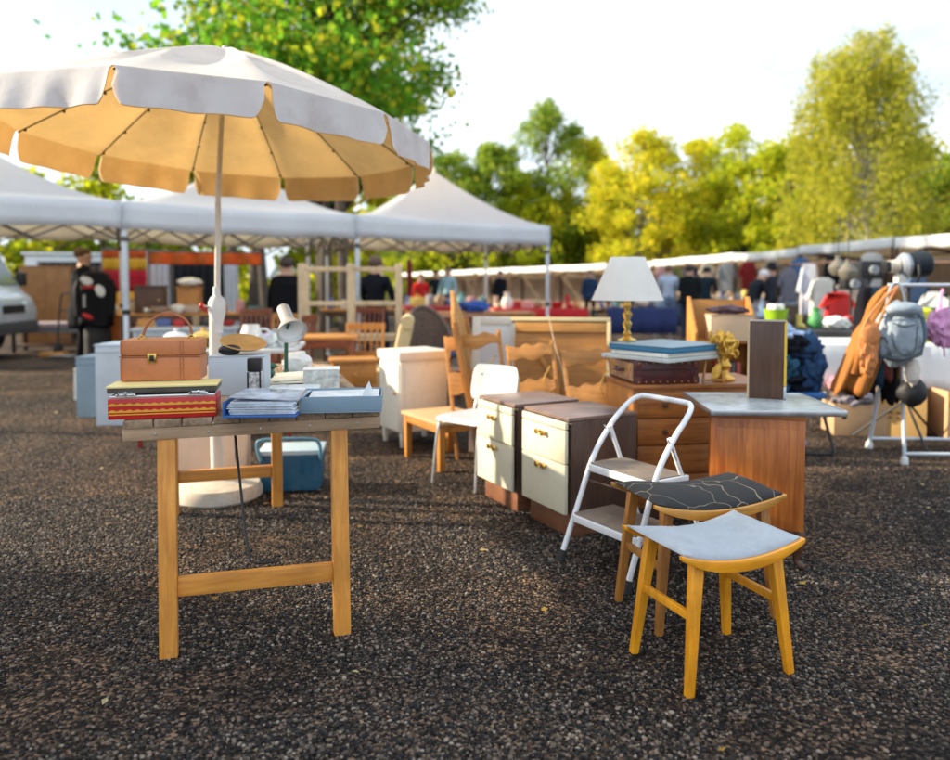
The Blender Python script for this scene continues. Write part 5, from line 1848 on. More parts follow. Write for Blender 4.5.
def awning(label, loc, rz, L_, h0, h1, dep, group, hang=True, seed=0):
    """local x along the front edge, local y to the back; front edge at h0, back edge lower at h1"""
    t = thing('market_awning', label, 'awning', loc, rz, group)
    rows = []
    for j in range(9):
        q = j / 8
        rows.append([(L_ * i / 16, dep * q, h0 + (h1 - h0) * q - .10 * math.sin(PI * q) * math.sin(PI * ((i % 8) / 8)) * .8 - .03 * math.sin(PI * i / 16)) for i in range(17)])
    MB().grid(rows).build('roof_sheet', awn_back if False else awn_out, t, solid=.004)
    rows = [[(L_ * i / 16, -.015 - .03 * (j / 3) * math.sin(i * 1.3 + seed), h0 - .03 * math.sin(PI * i / 16) - .24 * j / 3 + .015 * (j == 3) * math.sin(i * 1.7)) for i in range(17)] for j in range(4)]
    MB().grid(rows).build('valance', awn_val, t, solid=.003)
    rows = [[(L_ * i / 20, dep + .02 + .05 * math.sin(i * 1.1 + seed) * (j / 4), h1 * (1 - j / 4) + .02) for i in range(21)] for j in range(5)]
    MB().grid(rows).build('back_sheet', awn_back, t, solid=.003)
    for x_ in (.05, L_ - .05):
        MB().bar((x_, .02, 0), (x_, .02, h0 - .02), .05, .05, up=(0, 1, 0)).build('post', post_br, t)
        MB().bar((x_, dep - .05, 0), (x_, dep - .05, h1 - .02), .05, .05, up=(0, 1, 0)).build('post', post_br, t)
        MB().bar((x_, .05, h0 - .62), (x_, .85, h0 - .20), .035, .035).build('brace', post_br, t)
        MB().bar((x_, .045, h0 - .14), (x_, dep - .08, h1 - .10), .04, .05).build('rafter', post_br, t)
    MB().bar((.08, .02, h0 - .08), (L_ - .08, .02, h0 - .08), .04, .05).build('front_beam', post_br, t)
    MB().bar((.08, dep * .55, h0 + (h1 - h0) * .55 - .16), (L_ - .08, dep * .55, h0 + (h1 - h0) * .55 - .16), .04, .04).build('purlin', post_br, t)
    return t


# near row: nearest stall outside the right edge, then going back
nd = V((.10, -1.0, 0)).normalized()      # along the front, from far to near
nr_ = math.atan2(nd.y, nd.x)
posn = ['nearest', 'second nearest', 'third', 'fourth', 'fifth', 'farthest']
aw_start = V((9.75, 13.0, 0))
for k in range(6):
    p_ = aw_start - nd * (4.0 * (k + 1) + .06 * k)
    awning('%s of six long white market awnings receding along the right side' % posn[k], p_, nr_, 4.0, 2.30 + .03 * math.sin(k * 2.2), 1.95, 2.6, 'white market awnings on the right', seed=k)
fd = V((.39, -.92, 0)).normalized()
fr_ = math.atan2(fd.y, fd.x)
pf = ['rightmost', 'second from right', 'third from right', 'fourth from right', 'fifth from right', 'leftmost']
for k in range(6):
    p_ = V((5.3, 30.4, 0)) - fd * (4.5 * (k + 1))
    awning('%s of the distant low white awnings behind the tents' % pf[k], p_, fr_, 4.44, 2.12, 1.7, 3.0, 'distant white awnings', seed=k + 9)

# goods under the awnings: tables with dark stock and hung clothes
stock = [(.10, .10, .14), (.30, .05, .05), (.12, .20, .34), (.30, .26, .22), (.05, .05, .06), (.25, .30, .36)]
rr = random.Random(5)
for k in range(5):
    p_ = aw_start - nd * (4.0 * (k + 1) - .4) + V((-nd.y, nd.x, 0)) * .5
    t = goods_table('sales table under the %s awning of the right row' % posn[k], p_, nr_, 3.2, .9, .82, .6, mat('stall_cloth_%d' % k, stock[k], .9, var=.3), 'tables under the right awnings')
    for j in range(5):
        q = p_ + nd * (.4 + j * .62) + V((-nd.y, nd.x, 0)) * .45
        ci = rr.randrange(12)
        kd = rr.choice(kinds)
        goods(kd, q + V((0, 0, .828)), rr.uniform(.2, .3), cmats[ci], '%s %s, %s from far end under the %s right awning' % (cnames[ci], kn[kd], ('first', 'second', 'third', 'fourth', 'fifth')[j], posn[k]), 'wares under the right awnings', rr.uniform(-1, 1))
hangc = [(.55, .56, .62), (.60, .58, .52), (.55, .04, .04), (.10, .10, .11), (.45, .35, .28), (.16, .16, .20), (.62, .62, .60), (.08, .12, .2)]
hlab = ['pale grey shirt', 'off-white blouse', 'bright red jacket', 'black coat', 'tan jacket', 'charcoal coat', 'white shirt', 'navy jacket']


def hung_shirt(label, loc, rz, w_, h_, m, seed):
    t = thing('hanging_clothes', label, 'clothes', loc, rz, 'clothes hanging at the right stalls')
    hw_ = w_ / 2
    out_ = [(-.09, 0), (-hw_ * .8, -.06), (-hw_ * 1.25, -h_ * .52), (-hw_ * .98, -h_ * .56), (-hw_ * .78, -h_ * .30), (-hw_ * .84, -h_), (hw_ * .84, -h_ * .98), (hw_ * .78, -h_ * .30), (hw_ * .98, -h_ * .55), (hw_ * 1.25, -h_ * .50), (hw_ * .8, -.06), (.09, 0)]
    a = MB().prism(out_, -.035, .035, Matrix.Rotation(PI / 2, 4, 'X'), bev=.018)
    bmesh.ops.subdivide_edges(a.bm, edges=a.bm.edges[:], cuts=2, use_grid_fill=True)
    for v in a.bm.verts:
        v.co.y += .04 * math.sin(v.co.x * 30 / max(.3, w_) + seed) * min(1, -v.co.z / h_ + .1)
    a.build('garment_body', m, t)
    MB().tube([(-.14, 0, -.03), (0, 0, .03), (0, 0, .07), (.03, 0, .09)], .007, 6).build('hanger', black_plastic, t)
    return t


for k, (px_, d_, top_, hh_, w_) in enumerate(((809, 12.5, 266, .80, .30), (823, 11.5, 278, .60, .42), (838, 10.5, 292, .42, .40), (857, 12.5, 262, .62, .5), (848, 11.8, 283, .6, .45), (789, 15.5, 268, .7, .42), (936, 10.5, 292, .5, .4), (917, 11, 276, .6, .45))):
    q = D(px_, top_, d_)
    hung_shirt('%s hanging under the right awnings among the stall goods' % hlab[k], q, .5 * math.sin(k * 3), w_, hh_, mat('hang_%d' % k, hangc[k], .85, var=.15, spec=.1), k)
q0, q1 = D(780, 266, 15.5), D(960, 276, 10.3)
rail = thing('hanging_rail', 'long dark rail on posts carrying clothes in front of the right awnings', 'rail', (0, 0, 0), 0)
pts_ = [D(789, 268, 15.5), D(809, 266, 12.5), D(857, 262, 12.4), D(848, 283, 11.8)]
MB().tube([V((6.2, 15.6, 1.62)), V((5.6, 12.4, 1.62)), V((6.6, 10.4, 1.56))], .02, 8).build('top_bar', post_br, rail)
for p_ in ((6.2, 15.6), (5.6, 12.4), (6.6, 10.4)):
    MB().tube([V((p_[0], p_[1], 0)), V((p_[0], p_[1], 1.62))], .022, 8).build('post', post_br, rail)
hang_l = ['white shirt', 'black coat', 'blue jacket', 'beige trench coat', 'dark red pullover', 'grey hooded top', 'cream blouse', 'navy coat', 'olive jacket', 'pale pink shirt']
hang_c = [(.6, .6, .58), (.02, .02, .022), (.06, .16, .34), (.42, .33, .22), (.28, .03, .03), (.26, .27, .29), (.58, .52, .40), (.02, .035, .09), (.14, .15, .06), (.55, .33, .36)]
for k in range(10):
    q = aw_start - nd * (4.4 + 1.55 * k) + V((-nd.y, nd.x, 0)) * -.0 + V((-.25, 0, 0))
    hung_shirt('%s hung from the front beam of the right awnings, %s from the right' % (hang_l[k], ('first', 'second', 'third', 'fourth', 'fifth', 'sixth', 'seventh', 'eighth', 'ninth', 'tenth')[k]), V((q.x, q.y, 1.98)), .25 * math.sin(k * 2.1), .52, .78 + .2 * math.sin(k * 1.7), mat('beam_cloth_%d' % k, hang_c[k], .9, var=.15, spec=.1), k * 1.3)
# lamps and cameras hung on show at the right
for k, (px_, py_, d_, lab) in enumerate(((838, 266, 9.0, 'white glass globe lamp hanging on show left of the studio spotlight'), (848, 270, 8.6, 'white enamel lamp hanging beside the globe lamp at the right stalls'))):
    q = D(px_, py_, d_)
    t = thing('hanging_lamp', lab, 'lamp', (q.x, q.y, q.z - .12), 0, 'lamps hung on show')
    MB().lathe([(0, 0), (.06, .01), (.10, .06), (.105, .11), (.06, .17), (.03, .20), (.03, .24), (0, .24)], 18).build('shade', mat('enamel_shade', (.15, .135, .11), .5), t)
    MB().tube([(0, 0, .24), (0, 0, 2.2 - q.z)], .006, 6).build('cord', black_plastic, t)
for k, (px_, py_, d_, w_, h_, lab) in enumerate(((851, 284, 8.8, .22, .13, 'black camera body on show left of the clothes rack'), (870, 270, 9.2, .30, .22, 'dark square speaker on show behind the studio spotlight'))):
    q = D(px_, py_, d_)
    t = thing('show_case', lab, 'equipment', (q.x, q.y, 0), 0, 'equipment on show at the right stalls')
    MB().box((0, 0, q.z), (w_, .16, h_), bev=.02).build('case_body', black_plastic, t)
    MB().lathe([(0, .05), (.05, .05), (.055, 0), (0, 0)], 18, c=(0, -.08, q.z), rot=(PI / 2, 0, 0)).build('lens', mat('lens_grey', (.25, .27, .3), .2), t)
    MB().tube([(0, 0, q.z - h_ / 2), (0, 0, .5)], .012, 8).build('pole', black_plastic, t)
    for j in range(3):
        u_ = 2 * PI * j / 3
        MB().tube([(0, 0, .55), (.3 * math.cos(u_), .3 * math.sin(u_), .01)], .01, 6).build('leg', black_plastic, t)

# ================================================================== PEOPLE
skin_m = mat('skin', (.50, .29, .20), .55, var=.06, scale=20)
shoe_m = mat('dark_shoe', (.02, .018, .016), .5)


def person(label, loc, rz, h=1.75, top=(.02, .02, .025), legs=(.02, .02, .03), hair=(.05, .03, .02), arms=None, lean=0.0, step=.12, coat=0, bald=False, hatted=False, key='a'):
    """One continuous skinned body facing local +y, trousers and shirt by region; hair and jacket are children."""
    s = h / 1.75
    arms = arms or (((.24, .02, 1.15), (.25, .06, .92)), ((-.24, .02, 1.15), (-.25, .06, .92)))
    verts, edges, rad = [], [], []

    def add(p, r, par=None):
        verts.append(V(p) * s)
        rad.append(r * s)
        i = len(verts) - 1
        if par is not None:
            edges.append((par, i))
        return i

    def ln(p):
        p = V(p)
        if p.z > .95:
            k = p.z - .95
            p = V((p.x, p.y + k * math.sin(lean), .95 + k * math.cos(lean)))
        return p

    pel = add((0, 0, .96), .135)
    bel = add(ln((0, .01, 1.10)), .125, pel)
    che = add(ln((0, .0, 1.30)), .150, bel)
    upc = add(ln((0, -.01, 1.42)), .115, che)
    nek = add(ln((0, .0, 1.51)), .055, upc)
    hed = add(ln((0, .02, 1.575)), .082, nek)
    hd2 = add(ln((0, .015, 1.655)), .098, hed)
    hd3 = add(ln((0, .01, 1.72)), .066, hd2)
    nose = add(ln((0, .105, 1.605)), .014, hed)
    nose2 = add(ln((0, .125, 1.592)), .012, nose)
    for sx in (-1, 1):
        e1 = add(ln((sx * .088, .005, 1.61)), .018, hed)
    for ai, sx in enumerate((1, -1)):
        sh = add(ln((sx * .175, -.01, 1.415)), .070, upc)
        el = add(ln(arms[ai][0]), .048, sh)
        wr = add(ln(arms[ai][1]), .032, el)
        dv = (ln(arms[ai][1]) - ln(arms[ai][0])).normalized()
        side = dv.cross(V((0, 1, 0)))
        side = side.normalized() if side.length > .1 else V((1, 0, 0))
        pl = add(ln(arms[ai][1]) + dv * .06, .036, wr)
        for f in range(4):
            o_ = side * ((f - 1.5) * .018)
            k1 = add(ln(arms[ai][1]) + dv * .11 + o_, .0105, pl)
            k2 = add(ln(arms[ai][1]) + dv * (.165 - .008 * abs(f - 1.3)) + o_ * .9 + V((0, .02, 0)), .009, k1)
        th = add(ln(arms[ai][1]) + dv * .07 + side * (.045 * sx) + V((0, .02, 0)), .012, wr)
    for sx in (-1, 1):
        hp = add((sx * .095, 0, .90), .105, pel)
        kn_ = add((sx * .105, .02 + sx * step * .6, .50), .068, hp)
        an = add((sx * .11, sx * step, .09), .045, kn_)
        to = add((sx * .125, sx * step + .15, .045), .042, an)
    me = bpy.data.meshes.new('person_skin')
    me.from_pydata(verts, edges, [])
    o = bpy.data.objects.new('person_tmp', me)
    COL.objects.link(o)
    md = o.modifiers.new('skin', 'SKIN')
    md.use_smooth_shade = True
    for i, r_ in enumerate(rad):
        me.skin_vertices[0].data[i].radius = (r_, r_)
    me.skin_vertices[0].data[0].use_root = True
    sb = o.modifiers.new('sub', 'SUBSURF')
    sb.levels = sb.render_levels = 1
    dg = bpy.context.evaluated_depsgraph_get()
    nm = bpy.data.meshes.new_from_object(o.evaluated_get(dg))
    bpy.data.objects.remove(o)
    nm.name = 'person'
    b = bpy.data.objects.new('person', nm)
    COL.objects.link(b)
    b.location = loc
    b.rotation_euler = (0, 0, rz)
    tag(b, label, 'person')
    mt_ = mat('top_' + key, top, .9, var=.15, scale=9, spec=.08)
    ml_ = mat('trousers_' + key, legs, .9, var=.15, scale=9, spec=.08)
    nm.materials.clear()
    for m_ in (skin_m, mt_, ml_, shoe_m):
        nm.materials.append(m_)
    wr_pts = [V(ln(a_[1])) * s for a_ in arms]
    neck_z = ln((0, 0, 1.50)).z * s
    up_dir = V((0, math.sin(lean), math.cos(lean)))
    neck_p = ln((0, 0, 1.495)) * s
    for f in nm.polygons:
        c = f.center
        along = (c - neck_p).dot(up_dir)
        if min((c - q).length for q in wr_pts) < .03 * s or any((c - q).dot((q - V(ln(a_[0])) * s).normalized()) > 0 and (c - q).length < .22 * s for q, a_ in zip(wr_pts, arms)):
            f.material_index = 0
        elif along > 0 and abs(c.x) < .14 * s:
            f.material_index = 0
        elif c.z > .97 * s:
            f.material_index = 1
        elif c.z > .085 * s:
            f.material_index = 2
        else:
            f.material_index = 3
        f.use_smooth = True
    hp_ = ln((0, -.008, 1.672)) * s
    if not bald:
        MB().blob(hp_, (.105 * s, .112 * s, .092 * s), 3, .06, 3, 3).build('hair', mat('hair_' + key, hair, .7, var=.25, scale=30), b)
    if hatted:
        MB().lathe([(.15, 0), (.105, .015), (.10, .08), (.06, .11), (0, .112)], 20, c=hp_ + V((0, 0, .03)), sx=s, sy=s).build('hat', mat('hat_' + key, (.012, .012, .02), .8), b)
    if coat:
        # open-hemmed coat skirt following the hips
        rows = []
        for j in range(10):
            q = j / 9
            z = 1.40 - q * (1.40 - coat)
            w_ = .20 + .03 * q + (.03 if z < .95 else 0)
            d_ = .15 + .03 * q + (.03 if z < .95 else 0)
            rows.append([ln((w_ * math.cos(2 * PI * i / 28) * (1 + .04 * q * math.sin(i * 1.9)), d_ * math.sin(2 * PI * i / 28) * (1 + .05 * q * math.sin(i * 2.7)), z)) * s for i in range(29)])
        MB().grid(rows).build('coat', mt_, b, solid=.01)
    return b


def foot(px, d):
    return V(((px - 475) / 760 * d, d, 0))


jean = (.16, .22, .34)
down = (((.24, .02, 1.15), (.25, .10, .92)), ((-.24, .02, 1.15), (-.25, .10, .92)))
fwd = (((.24, .06, 1.16), (.15, .26, 1.08)), ((-.24, .06, 1.16), (-.15, .26, 1.08)))
person('person in long dark coat standing side on under the left tent', foot(84, 10.9), R(-75), 1.78, (.012, .013, .018), (.010, .011, .015), (.10, .05, .02), fwd, coat=.62, key='p1')
person('person in black jacket and dark trousers standing behind the desk lamp under the middle tent', foot(287, 10.2), R(10), 1.62, (.008, .008, .010), (.012, .012, .016), (.05, .035, .03), down, coat=.80, key='p2')
person('person in dark clothes half hidden behind the pale shelf rack', foot(376, 10.0), R(-20), 1.62, (.010, .011, .016), (.012, .016, .028), (.10, .06, .035), fwd, key='p3')
person('person in pale blue shirt and jeans seen from behind, right of the white lampshade', foot(668, 18.0), R(-12), 1.72, (.42, .50, .64), jean, (.16, .09, .05), fwd, key='p4')
person('person in black jacket and dark jeans beside the person in pale blue', foot(689, 17.3), R(-25), 1.70, (.010, .012, .013), (.02, .028, .05), (.03, .02, .02), fwd, coat=.85, key='p5')
person('person in dark teal top leaning over the goods behind the man in black', foot(705, 18.6), R(-30), 1.72, (.012, .022, .032), (.02, .03, .05), (.02, .015, .015), fwd, lean=.25, key='p6')
person('white-haired person in black waistcoat bending forward over a stall', foot(748, 15.0), R(-70), 1.66, (.018, .02, .026), (.30, .30, .32), (.66, .62, .66), (((.22, .22, 1.12), (.16, .34, .90)), ((-.22, .22, 1.12), (-.16, .34, .90))), lean=.60, key='p7')
person('person with a dark hat standing beyond the bending white-haired person', foot(771, 17.5), R(15), 1.72, (.03, .035, .045), (.03, .03, .04), (.03, .02, .02), down, hatted=True, key='p8')
person('small distant person in pale blue jacket seen through the right tent', foot(448, 22.0), R(160), 1.75, (.30, .46, .52), (.04, .05, .08), (.12, .07, .04), down, key='p9')
person('small distant person in dark top left of the one in pale blue', foot(436, 22.6), R(170), 1.68, (.015, .02, .03), (.03, .03, .04), (.05, .03, .02), down, key='p10')
person('small distant person in bright red jacket left of the thin tent poles', foot(421, 20.5), R(200), 1.55, (.55, .02, .02), (.03, .03, .04), (.05, .03, .02), down, key='p12')
person('small distant person in black coat between the two right tent poles', foot(500, 26.0), R(150), 1.75, (.012, .012, .018), (.02, .02, .03), (.03, .02, .02), down, coat=.7, key='p13')
person('small distant person in dark blue coat left of the white lampshade', foot(590, 24.0), R(165), 1.72, (.02, .04, .09), (.02, .02, .03), (.06, .04, .03), down, coat=.8, key='p16')

# racing-style jacket on a stand beside the person at the left
p_ = foot(97, 10.6)
t = thing('jacket_stand', 'black garment stand with a motorcycle jacket and trousers beside the person in long dark coat', 'garment stand', p_, R(15))
MB().tube([(0, 0, .02), (0, 0, 1.5)], .018, 8).build('pole', black_plastic, t)
MB().lathe([(0, 0), (.24, 0), (.24, .02), (.03, .04), (0, .04)], 20).build('base', black_plastic, t)
MB().tube([(-.2, 0, 1.38), (0, 0, 1.46), (.2, 0, 1.38)], .014, 8).build('hanger', black_plastic, t)
t = garment('motorcycle_jacket', 'black motorcycle jacket with white shoulder patches and red marks on the garment stand', 'jacket', p_ + V((0, -.03, 1.42)), R(15), .22, .44, .74, .12, mat('biker_black', (.008, .008, .011), .6, var=.3, spec=.1), 2.0, None, .8, 3)
a = MB()
a.blob((-.09, -.115, -.11), (.075, .016, .045), 4, .45, 3, 1, rot=(0, R(25), 0))
a.blob((.08, -.125, -.25), (.05, .016, .075), 4, .45, 3, 2, rot=(0, R(-20), 0))
a.build('white_patch', white_plastic, t)
a = MB()
a.blob((-.06, -.13, -.20), (.09, .014, .015), 2, .1, 2, 1)
a.blob((-.08, -.13, -.60), (.07, .014, .028), 3, .4, 3, 4, rot=(0, R(30), 0))
a.build('red_patch', red, t)
a = MB()
for k in range(5):
    a.box((-.12, -.128, -.32 - k * .035), (.035, .012, .016), rot=(0, R(-25), 0), bev=.002)
a.build('white_lettering', white_plastic, t)
garment('motorcycle_trousers', 'black trousers hanging below the motorcycle jacket on the garment stand', 'trousers', p_ + V((0, 0, .72)), R(15), .30, .36, .66, .09, mat('biker_trouser', (.010, .010, .013), .7), 5.0, None, 0, 2)
tag(MB().blob((0, 0, .05), (.09, .06, .05), 3, .15, 2, 8, flat=-.05).build('red_bag', red, None, p_ + V((-.05, -.35, 0)) + V((0, 0, 0))), 'small red bag on the ground under the motorcycle trousers', 'bag')

# ================================================================== TENTS
def tent(label, A, B, back, hv0, hv1, hp, skip=()):
    """A, B: front feet; back: vector to the rear feet"""
    A, B, back = V(A), V(B), V(back)
    c = (A + B + back) / 2
    c = A + (B - A) / 2 + back / 2
    t = thing('market_tent', label, 'tent', c, 0, 'white peaked market tents')
    cs = [A - c, B - c, B + back - c, A + back - c]
    a = MB()
    n = 14
    for k in range(4):
        p0, p1 = cs[k], cs[(k + 1) % 4]
        rows = []
        for j in range(n + 1):
            q = j / n
            z = hv1 + (hp - hv1) * (q ** 1.45)
            rows.append([(p0 * (1 - i / 12) + p1 * (i / 12)) * (1 - q * .995) + V((0, 0, z - .05 * math.sin(PI * i / 12) * (1 - q))) for i in range(13)])
        a.grid(rows)
    bmesh.ops.remove_doubles(a.bm, verts=a.bm.verts[:], dist=.003)
    a.build('roof', canvas_white, t, ang=60)
    MB().lathe([(.045, -.04), (.03, .02), (.012, .06), (0, .07)], 12, c=(0, 0, hp)).build('peak_cap', canvas_white, t)
    for k in range(4):
        p0, p1 = cs[k], cs[(k + 1) % 4]
        o_ = (p0 + p1).normalized() * .015
        rows = [[p0 * (1 - i / 24) + p1 * (i / 24) + o_ * (1 + .9 * math.sin(i * .9 + k) * j / 3) + V((0, 0, hv1 - (hv1 - hv0) * j / 3 - .02 * math.sin(PI * i / 24) + .012 * (j == 3) * math.sin(i * .7))) for i in range(25)] for j in range(4)]
        MB().grid(rows).build('valance', canvas_valance, t, solid=.003)
    for k in range(4):
        if k in skip:
            continue
        p = cs[k] * .985
        MB().bar(p + V((0, 0, .9)), p + V((0, 0, hv1 - .03)), .055, .055, up=(0, 1, 0)).build('leg', tent_pole, t)
        lg = MB().bar(p, p + V((0, 0, .92)), .045, .045, up=(0, 1, 0)).build('lower_leg', tent_pole, t)
        MB().box(p + V((0, 0, .93)), (.075, .075, .06), bev=.008).build('leg_clamp', black_plastic, t)
        MB().box(p + V((0, 0, .012)), (.12, .12, .02), bev=.004).build('foot_plate', tent_pole, t)
        MB().box(p + V((0, 0, hv0 - .11)), (.072, .072, .06), bev=.01).build('slider', truss_mat, t)
    for k in range(4):
        p0, p1 = cs[k] * .97, cs[(k + 1) % 4] * .97
        a = MB()
        nx = 4
        for j in range(nx):
            u0, u1 = p0.lerp(p1, j / nx), p0.lerp(p1, (j + 1) / nx)
            zt, zb = hv1 - .06, hv0 - .14
            a.bar(u0 + V((0, 0, zt)), u1 + V((0, 0, zb)), .022, .022)
            a.bar(u0 + V((0, 0, zb)), u1 + V((0, 0, zt)), .022, .022)
        a.build('scissor_truss', truss_mat, t)
    for k in range(4):
        p0 = (cs[k] + cs[(k + 1) % 4]) / 2 * .97
        a = MB()
        for j in range(3):
            u0, u1 = p0 * (1 - j / 3), p0 * (1 - (j + 1) / 3)
            h0_ = hv1 - .06 + (hp - hv1) * .42 * (j / 3)
            h1_ = hv1 - .06 + (hp - hv1) * .42 * ((j + 1) / 3)
            a.bar(u0 + V((0, 0, h0_)), u1 + V((0, 0, h1_ - .26)), .022, .022)
            a.bar(u0 + V((0, 0, h0_ - .26)), u1 + V((0, 0, h1_)), .022, .022)
        a.build('roof_truss', truss_mat, t)
    MB().bar((0, 0, hv1 - .1), (0, 0, hp - .03), .03, .03).build('centre_post', truss_mat, t)
    return t


P0, P1, P2, P3 = V((-6.95, 6.75, 0)), V((-4.13, 8.93, 0)), V((-1.66, 10.62, 0)), V((1.24, 12.72, 0))
BK = V((-1.25, 2.75, 0))
e12 = (P2 - P1).normalized() * .004
tent('white peaked tent cut by the left picture edge, beside the white van', P0, P1 - e12, BK, 1.92, 2.23, 3.05, (1,))
tent('middle white peaked tent mostly behind the big parasol', P1 + e12, P2 - e12, BK, 1.90, 2.23, 3.05, (1,))
tent('white peaked tent right of the parasol, its corner post in front of the trees', P2 + e12, P3, V((-1.0, 2.9, 0)), 1.91, 2.23, 3.20)

# ================================================================== FURNITURE UNDER THE TENTS
def simple_table(label, loc, rz, L_, W_, h, topm, legm, group=None, name='wooden_table', apron=True):
    t = thing(name, label, 'table', loc, rz, group)
    MB().box((0, 0, h - .015), (L_, W_, .03), bev=.005).build('tabletop', topm, t)
    if apron:
        a = MB()
        for s in (-1, 1):
            a.box((0, s * (W_ / 2 - .04), h - .07), (L_ - .16, .02, .08), bev=.002)
            a.box((s * (L_ / 2 - .04), 0, h - .07), (.02, W_ - .16, .08), bev=.002)
        a.build('apron', legm, t)
    for sx in (-1, 1):
        for sy in (-1, 1):
            MB().bar((sx * (L_ / 2 - .05), sy * (W_ / 2 - .05), h - .03), (sx * (L_ / 2 - .05), sy * (W_ / 2 - .05), 0), .05, .05, .035, .035, up=(0, 1, 0)).build('leg', legm, t)
    return t


def slat_chair(label, loc, rz, m, h=.95, seatm=None, group='brown slat-backed chairs'):
    t = thing('wooden_chair', label, 'chair', loc, rz, group)
    MB().box((0, 0, .44), (.42, .42, .03), bev=.008).build('seat', seatm or m, t)
    for sx in (-1, 1):
        MB().bar((sx * .18, .18, .43), (sx * .19, .19, 0), .038, .038, .03, .03, up=(0, 1, 0)).build('leg', m, t)
        MB().bar((sx * .18, -.26, h), (sx * .18, -.19, .44), .03, .03, up=(0, 1, 0)).build('back_post', m, t)
        MB().bar((sx * .18, -.19, .43), (sx * .19, -.23, 0), .036, .036, .03, .03, up=(0, 1, 0)).build('leg', m, t)
    bk_ = MB()
    bk_.bar((-.2, -.26, h - .03), (.2, -.26, h - .03), .022, .07)
    bk_.bar((-.18, -.20, .56), (.18, -.20, .56), .02, .04)
    for k in range(5):
        x_ = -.12 + .06 * k
        bk_.bar((x_, -.255, h - .05), (x_, -.20, .57), .018, .014, up=(0, 1, 0))
    bk_.build('slat_back', m, t)
    return t


t = simple_table('reddish brown table at left of the slat chairs, behind the desk lamp', (-1.60, 7.55, 0), R(8), .85, .62, .75, orange_wood, red_wood)
slat_chair('brown slat-backed chair facing away behind the small orange nightstand', (-1.12, 7.45, 0), R(178), orange_wood_z, .86)
slat_chair('darker slat-backed chair behind the reddish table', (-1.35, 8.9, 0), R(160), red_wood, .98)
slat_chair('slat-backed chair turned sideways, left of the reddish table', (-2.05, 8.3, 0), R(80), red_wood, .92)
t = thing('nightstand', 'small orange pine nightstand with one drawer left of the cream cabinet', 'nightstand', (-1.10, 6.85, 0), R(14))
MB().box((0, 0, .575), (.42, .36, .03), bev=.006).build('top', orange_wood, t)
MB().box((0, 0.002, .46), (.38, .32, .195), bev=.004).build('carcass', orange_wood_z, t)
d = MB().box((0, -.162, .46), (.32, .014, .13), bev=.003).build('drawer', orange_wood, t)
MB().lathe([(0, .022), (.012, .02), (.013, .012), (.005, .006), (.005, 0)], 12, c=(0, -.169, .46), rot=(PI / 2, 0, 0)).build('knob', brass, d)
for sx in (-1, 1):
    for sy in (-1, 1):
        MB().bar((sx * .17, sy * .14, .365), (sx * .18, sy * .15, 0), .04, .04, .03, .03, up=(0, 1, 0)).build('leg', orange_wood_z, t)
MB().box((0, 0, .16), (.33, .27, .02), bev=.003).build('shelf', orange_wood, t)

# pale shelf rack
sr = thing('shelf_rack', 'pale wooden two-bay shelf rack standing behind the brown chairs', 'shelf', (-1.40, 8.55, 0), R(6))
for x_ in (-.54, -.02, .02, .54) if False else (-.54, .0, .54):
    MB().box((x_, 0, .745), (.075, .04, 1.49), bev=.004).build('post', light_wood, sr)
    MB().box((x_, .34, .745), (.075, .04, 1.49), bev=.004).build('post', light_wood, sr)
for z in (.20, .64, 1.04, 1.43):
    for yy in (0, .34):
        for x0_ in (-.27, .27):
            MB().box((x0_, yy, z), (.462, .03, .045), bev=.003).build('rail', light_wood, sr)
for k, z in enumerate((.675, .235)):
    MB().box((0, .17, z), (1.0, .296, .018), bev=.002).build('shelf_board', light_wood, sr)

# rolled carpet, wicker chair with blue cushion
t = thing('wing_chair', 'beige rolled-arm upholstered chair behind the cream cabinet', 'armchair', (-.98, 7.32, 0), R(94))
bgf = mat('straw_upholstery', (.56, .45, .24), .85, var=.1, scale=8, bump=.2, bscale=80)
MB().box((0, 0, .36), (.56, .54, .20), bev=.06).build('seat', bgf, t)
MB().tube([(-.26, -.26, .40), (.26, -.26, .40)], .05, 10).build('back_roll', bgf, t)
MB().box((0, -.27, .62), (.54, .13, .56), rot=(R(12), 0, 0), bev=.05).build('backrest', bgf, t)
MB().tube([(-.29, -.33, .90), (.29, -.33, .90)], .062, 12).build('top_roll', bgf, t)
for sx in (-1, 1):
    for sy in (-1, 1):
        MB().bar((sx * .22, sy * .2, .27), (sx * .23, sy * .22, 0), .045, .045, .03, .03).build('leg', dark_wood, t)
t = thing('wicker_chair', 'dark wicker armchair with a navy cushion behind the leaning headboard', 'armchair', (-.46, 8.3, 0), R(-150))
wick = mat('dark_wicker', (.12, .075, .055), .7, var=.5, scale=40, bump=.6, bscale=70)
rows = []
for j in range(8):
    q = j / 7
    rows.append([(.25 * math.sin(a_) * (1 + .06 * q), -.25 * math.cos(a_) * (1 + .15 * q), .40 + q * (.60 - .34 * (abs(a_) / 1.35) ** 2)) for a_ in [-1.35 + 2.7 * i / 20 for i in range(21)]])
MB().grid(rows).build('backrest', wick, t, solid=.025)
MB().lathe([(0, 0), (.28, 0), (.30, .03), (.28, .06), (0, .06)], 24, c=(0, 0, .36)).build('seat', wick, t)
rim = rows[-1]
MB().tube(rim, .028, 8).build('rim', wick, t)
for sx in (-1, 1):
    for sy in (-1, 1):
        MB().bar((sx * .20, sy * .18, .37), (sx * .22, sy * .2, 0), .04, .04, .03, .03).build('leg', dark_wood, t)
tag(MB().blob((0, 0, .075), (.25, .24, .075), 4, .08, 2, 4, flat=-.075).build('navy_cushion', mat('navy_cushion_cloth', (.02, .035, .08), .85, var=.2), None, (-.45, 8.25, .421)), 'navy blue cushion on the seat of the dark wicker armchair', 'cushion')
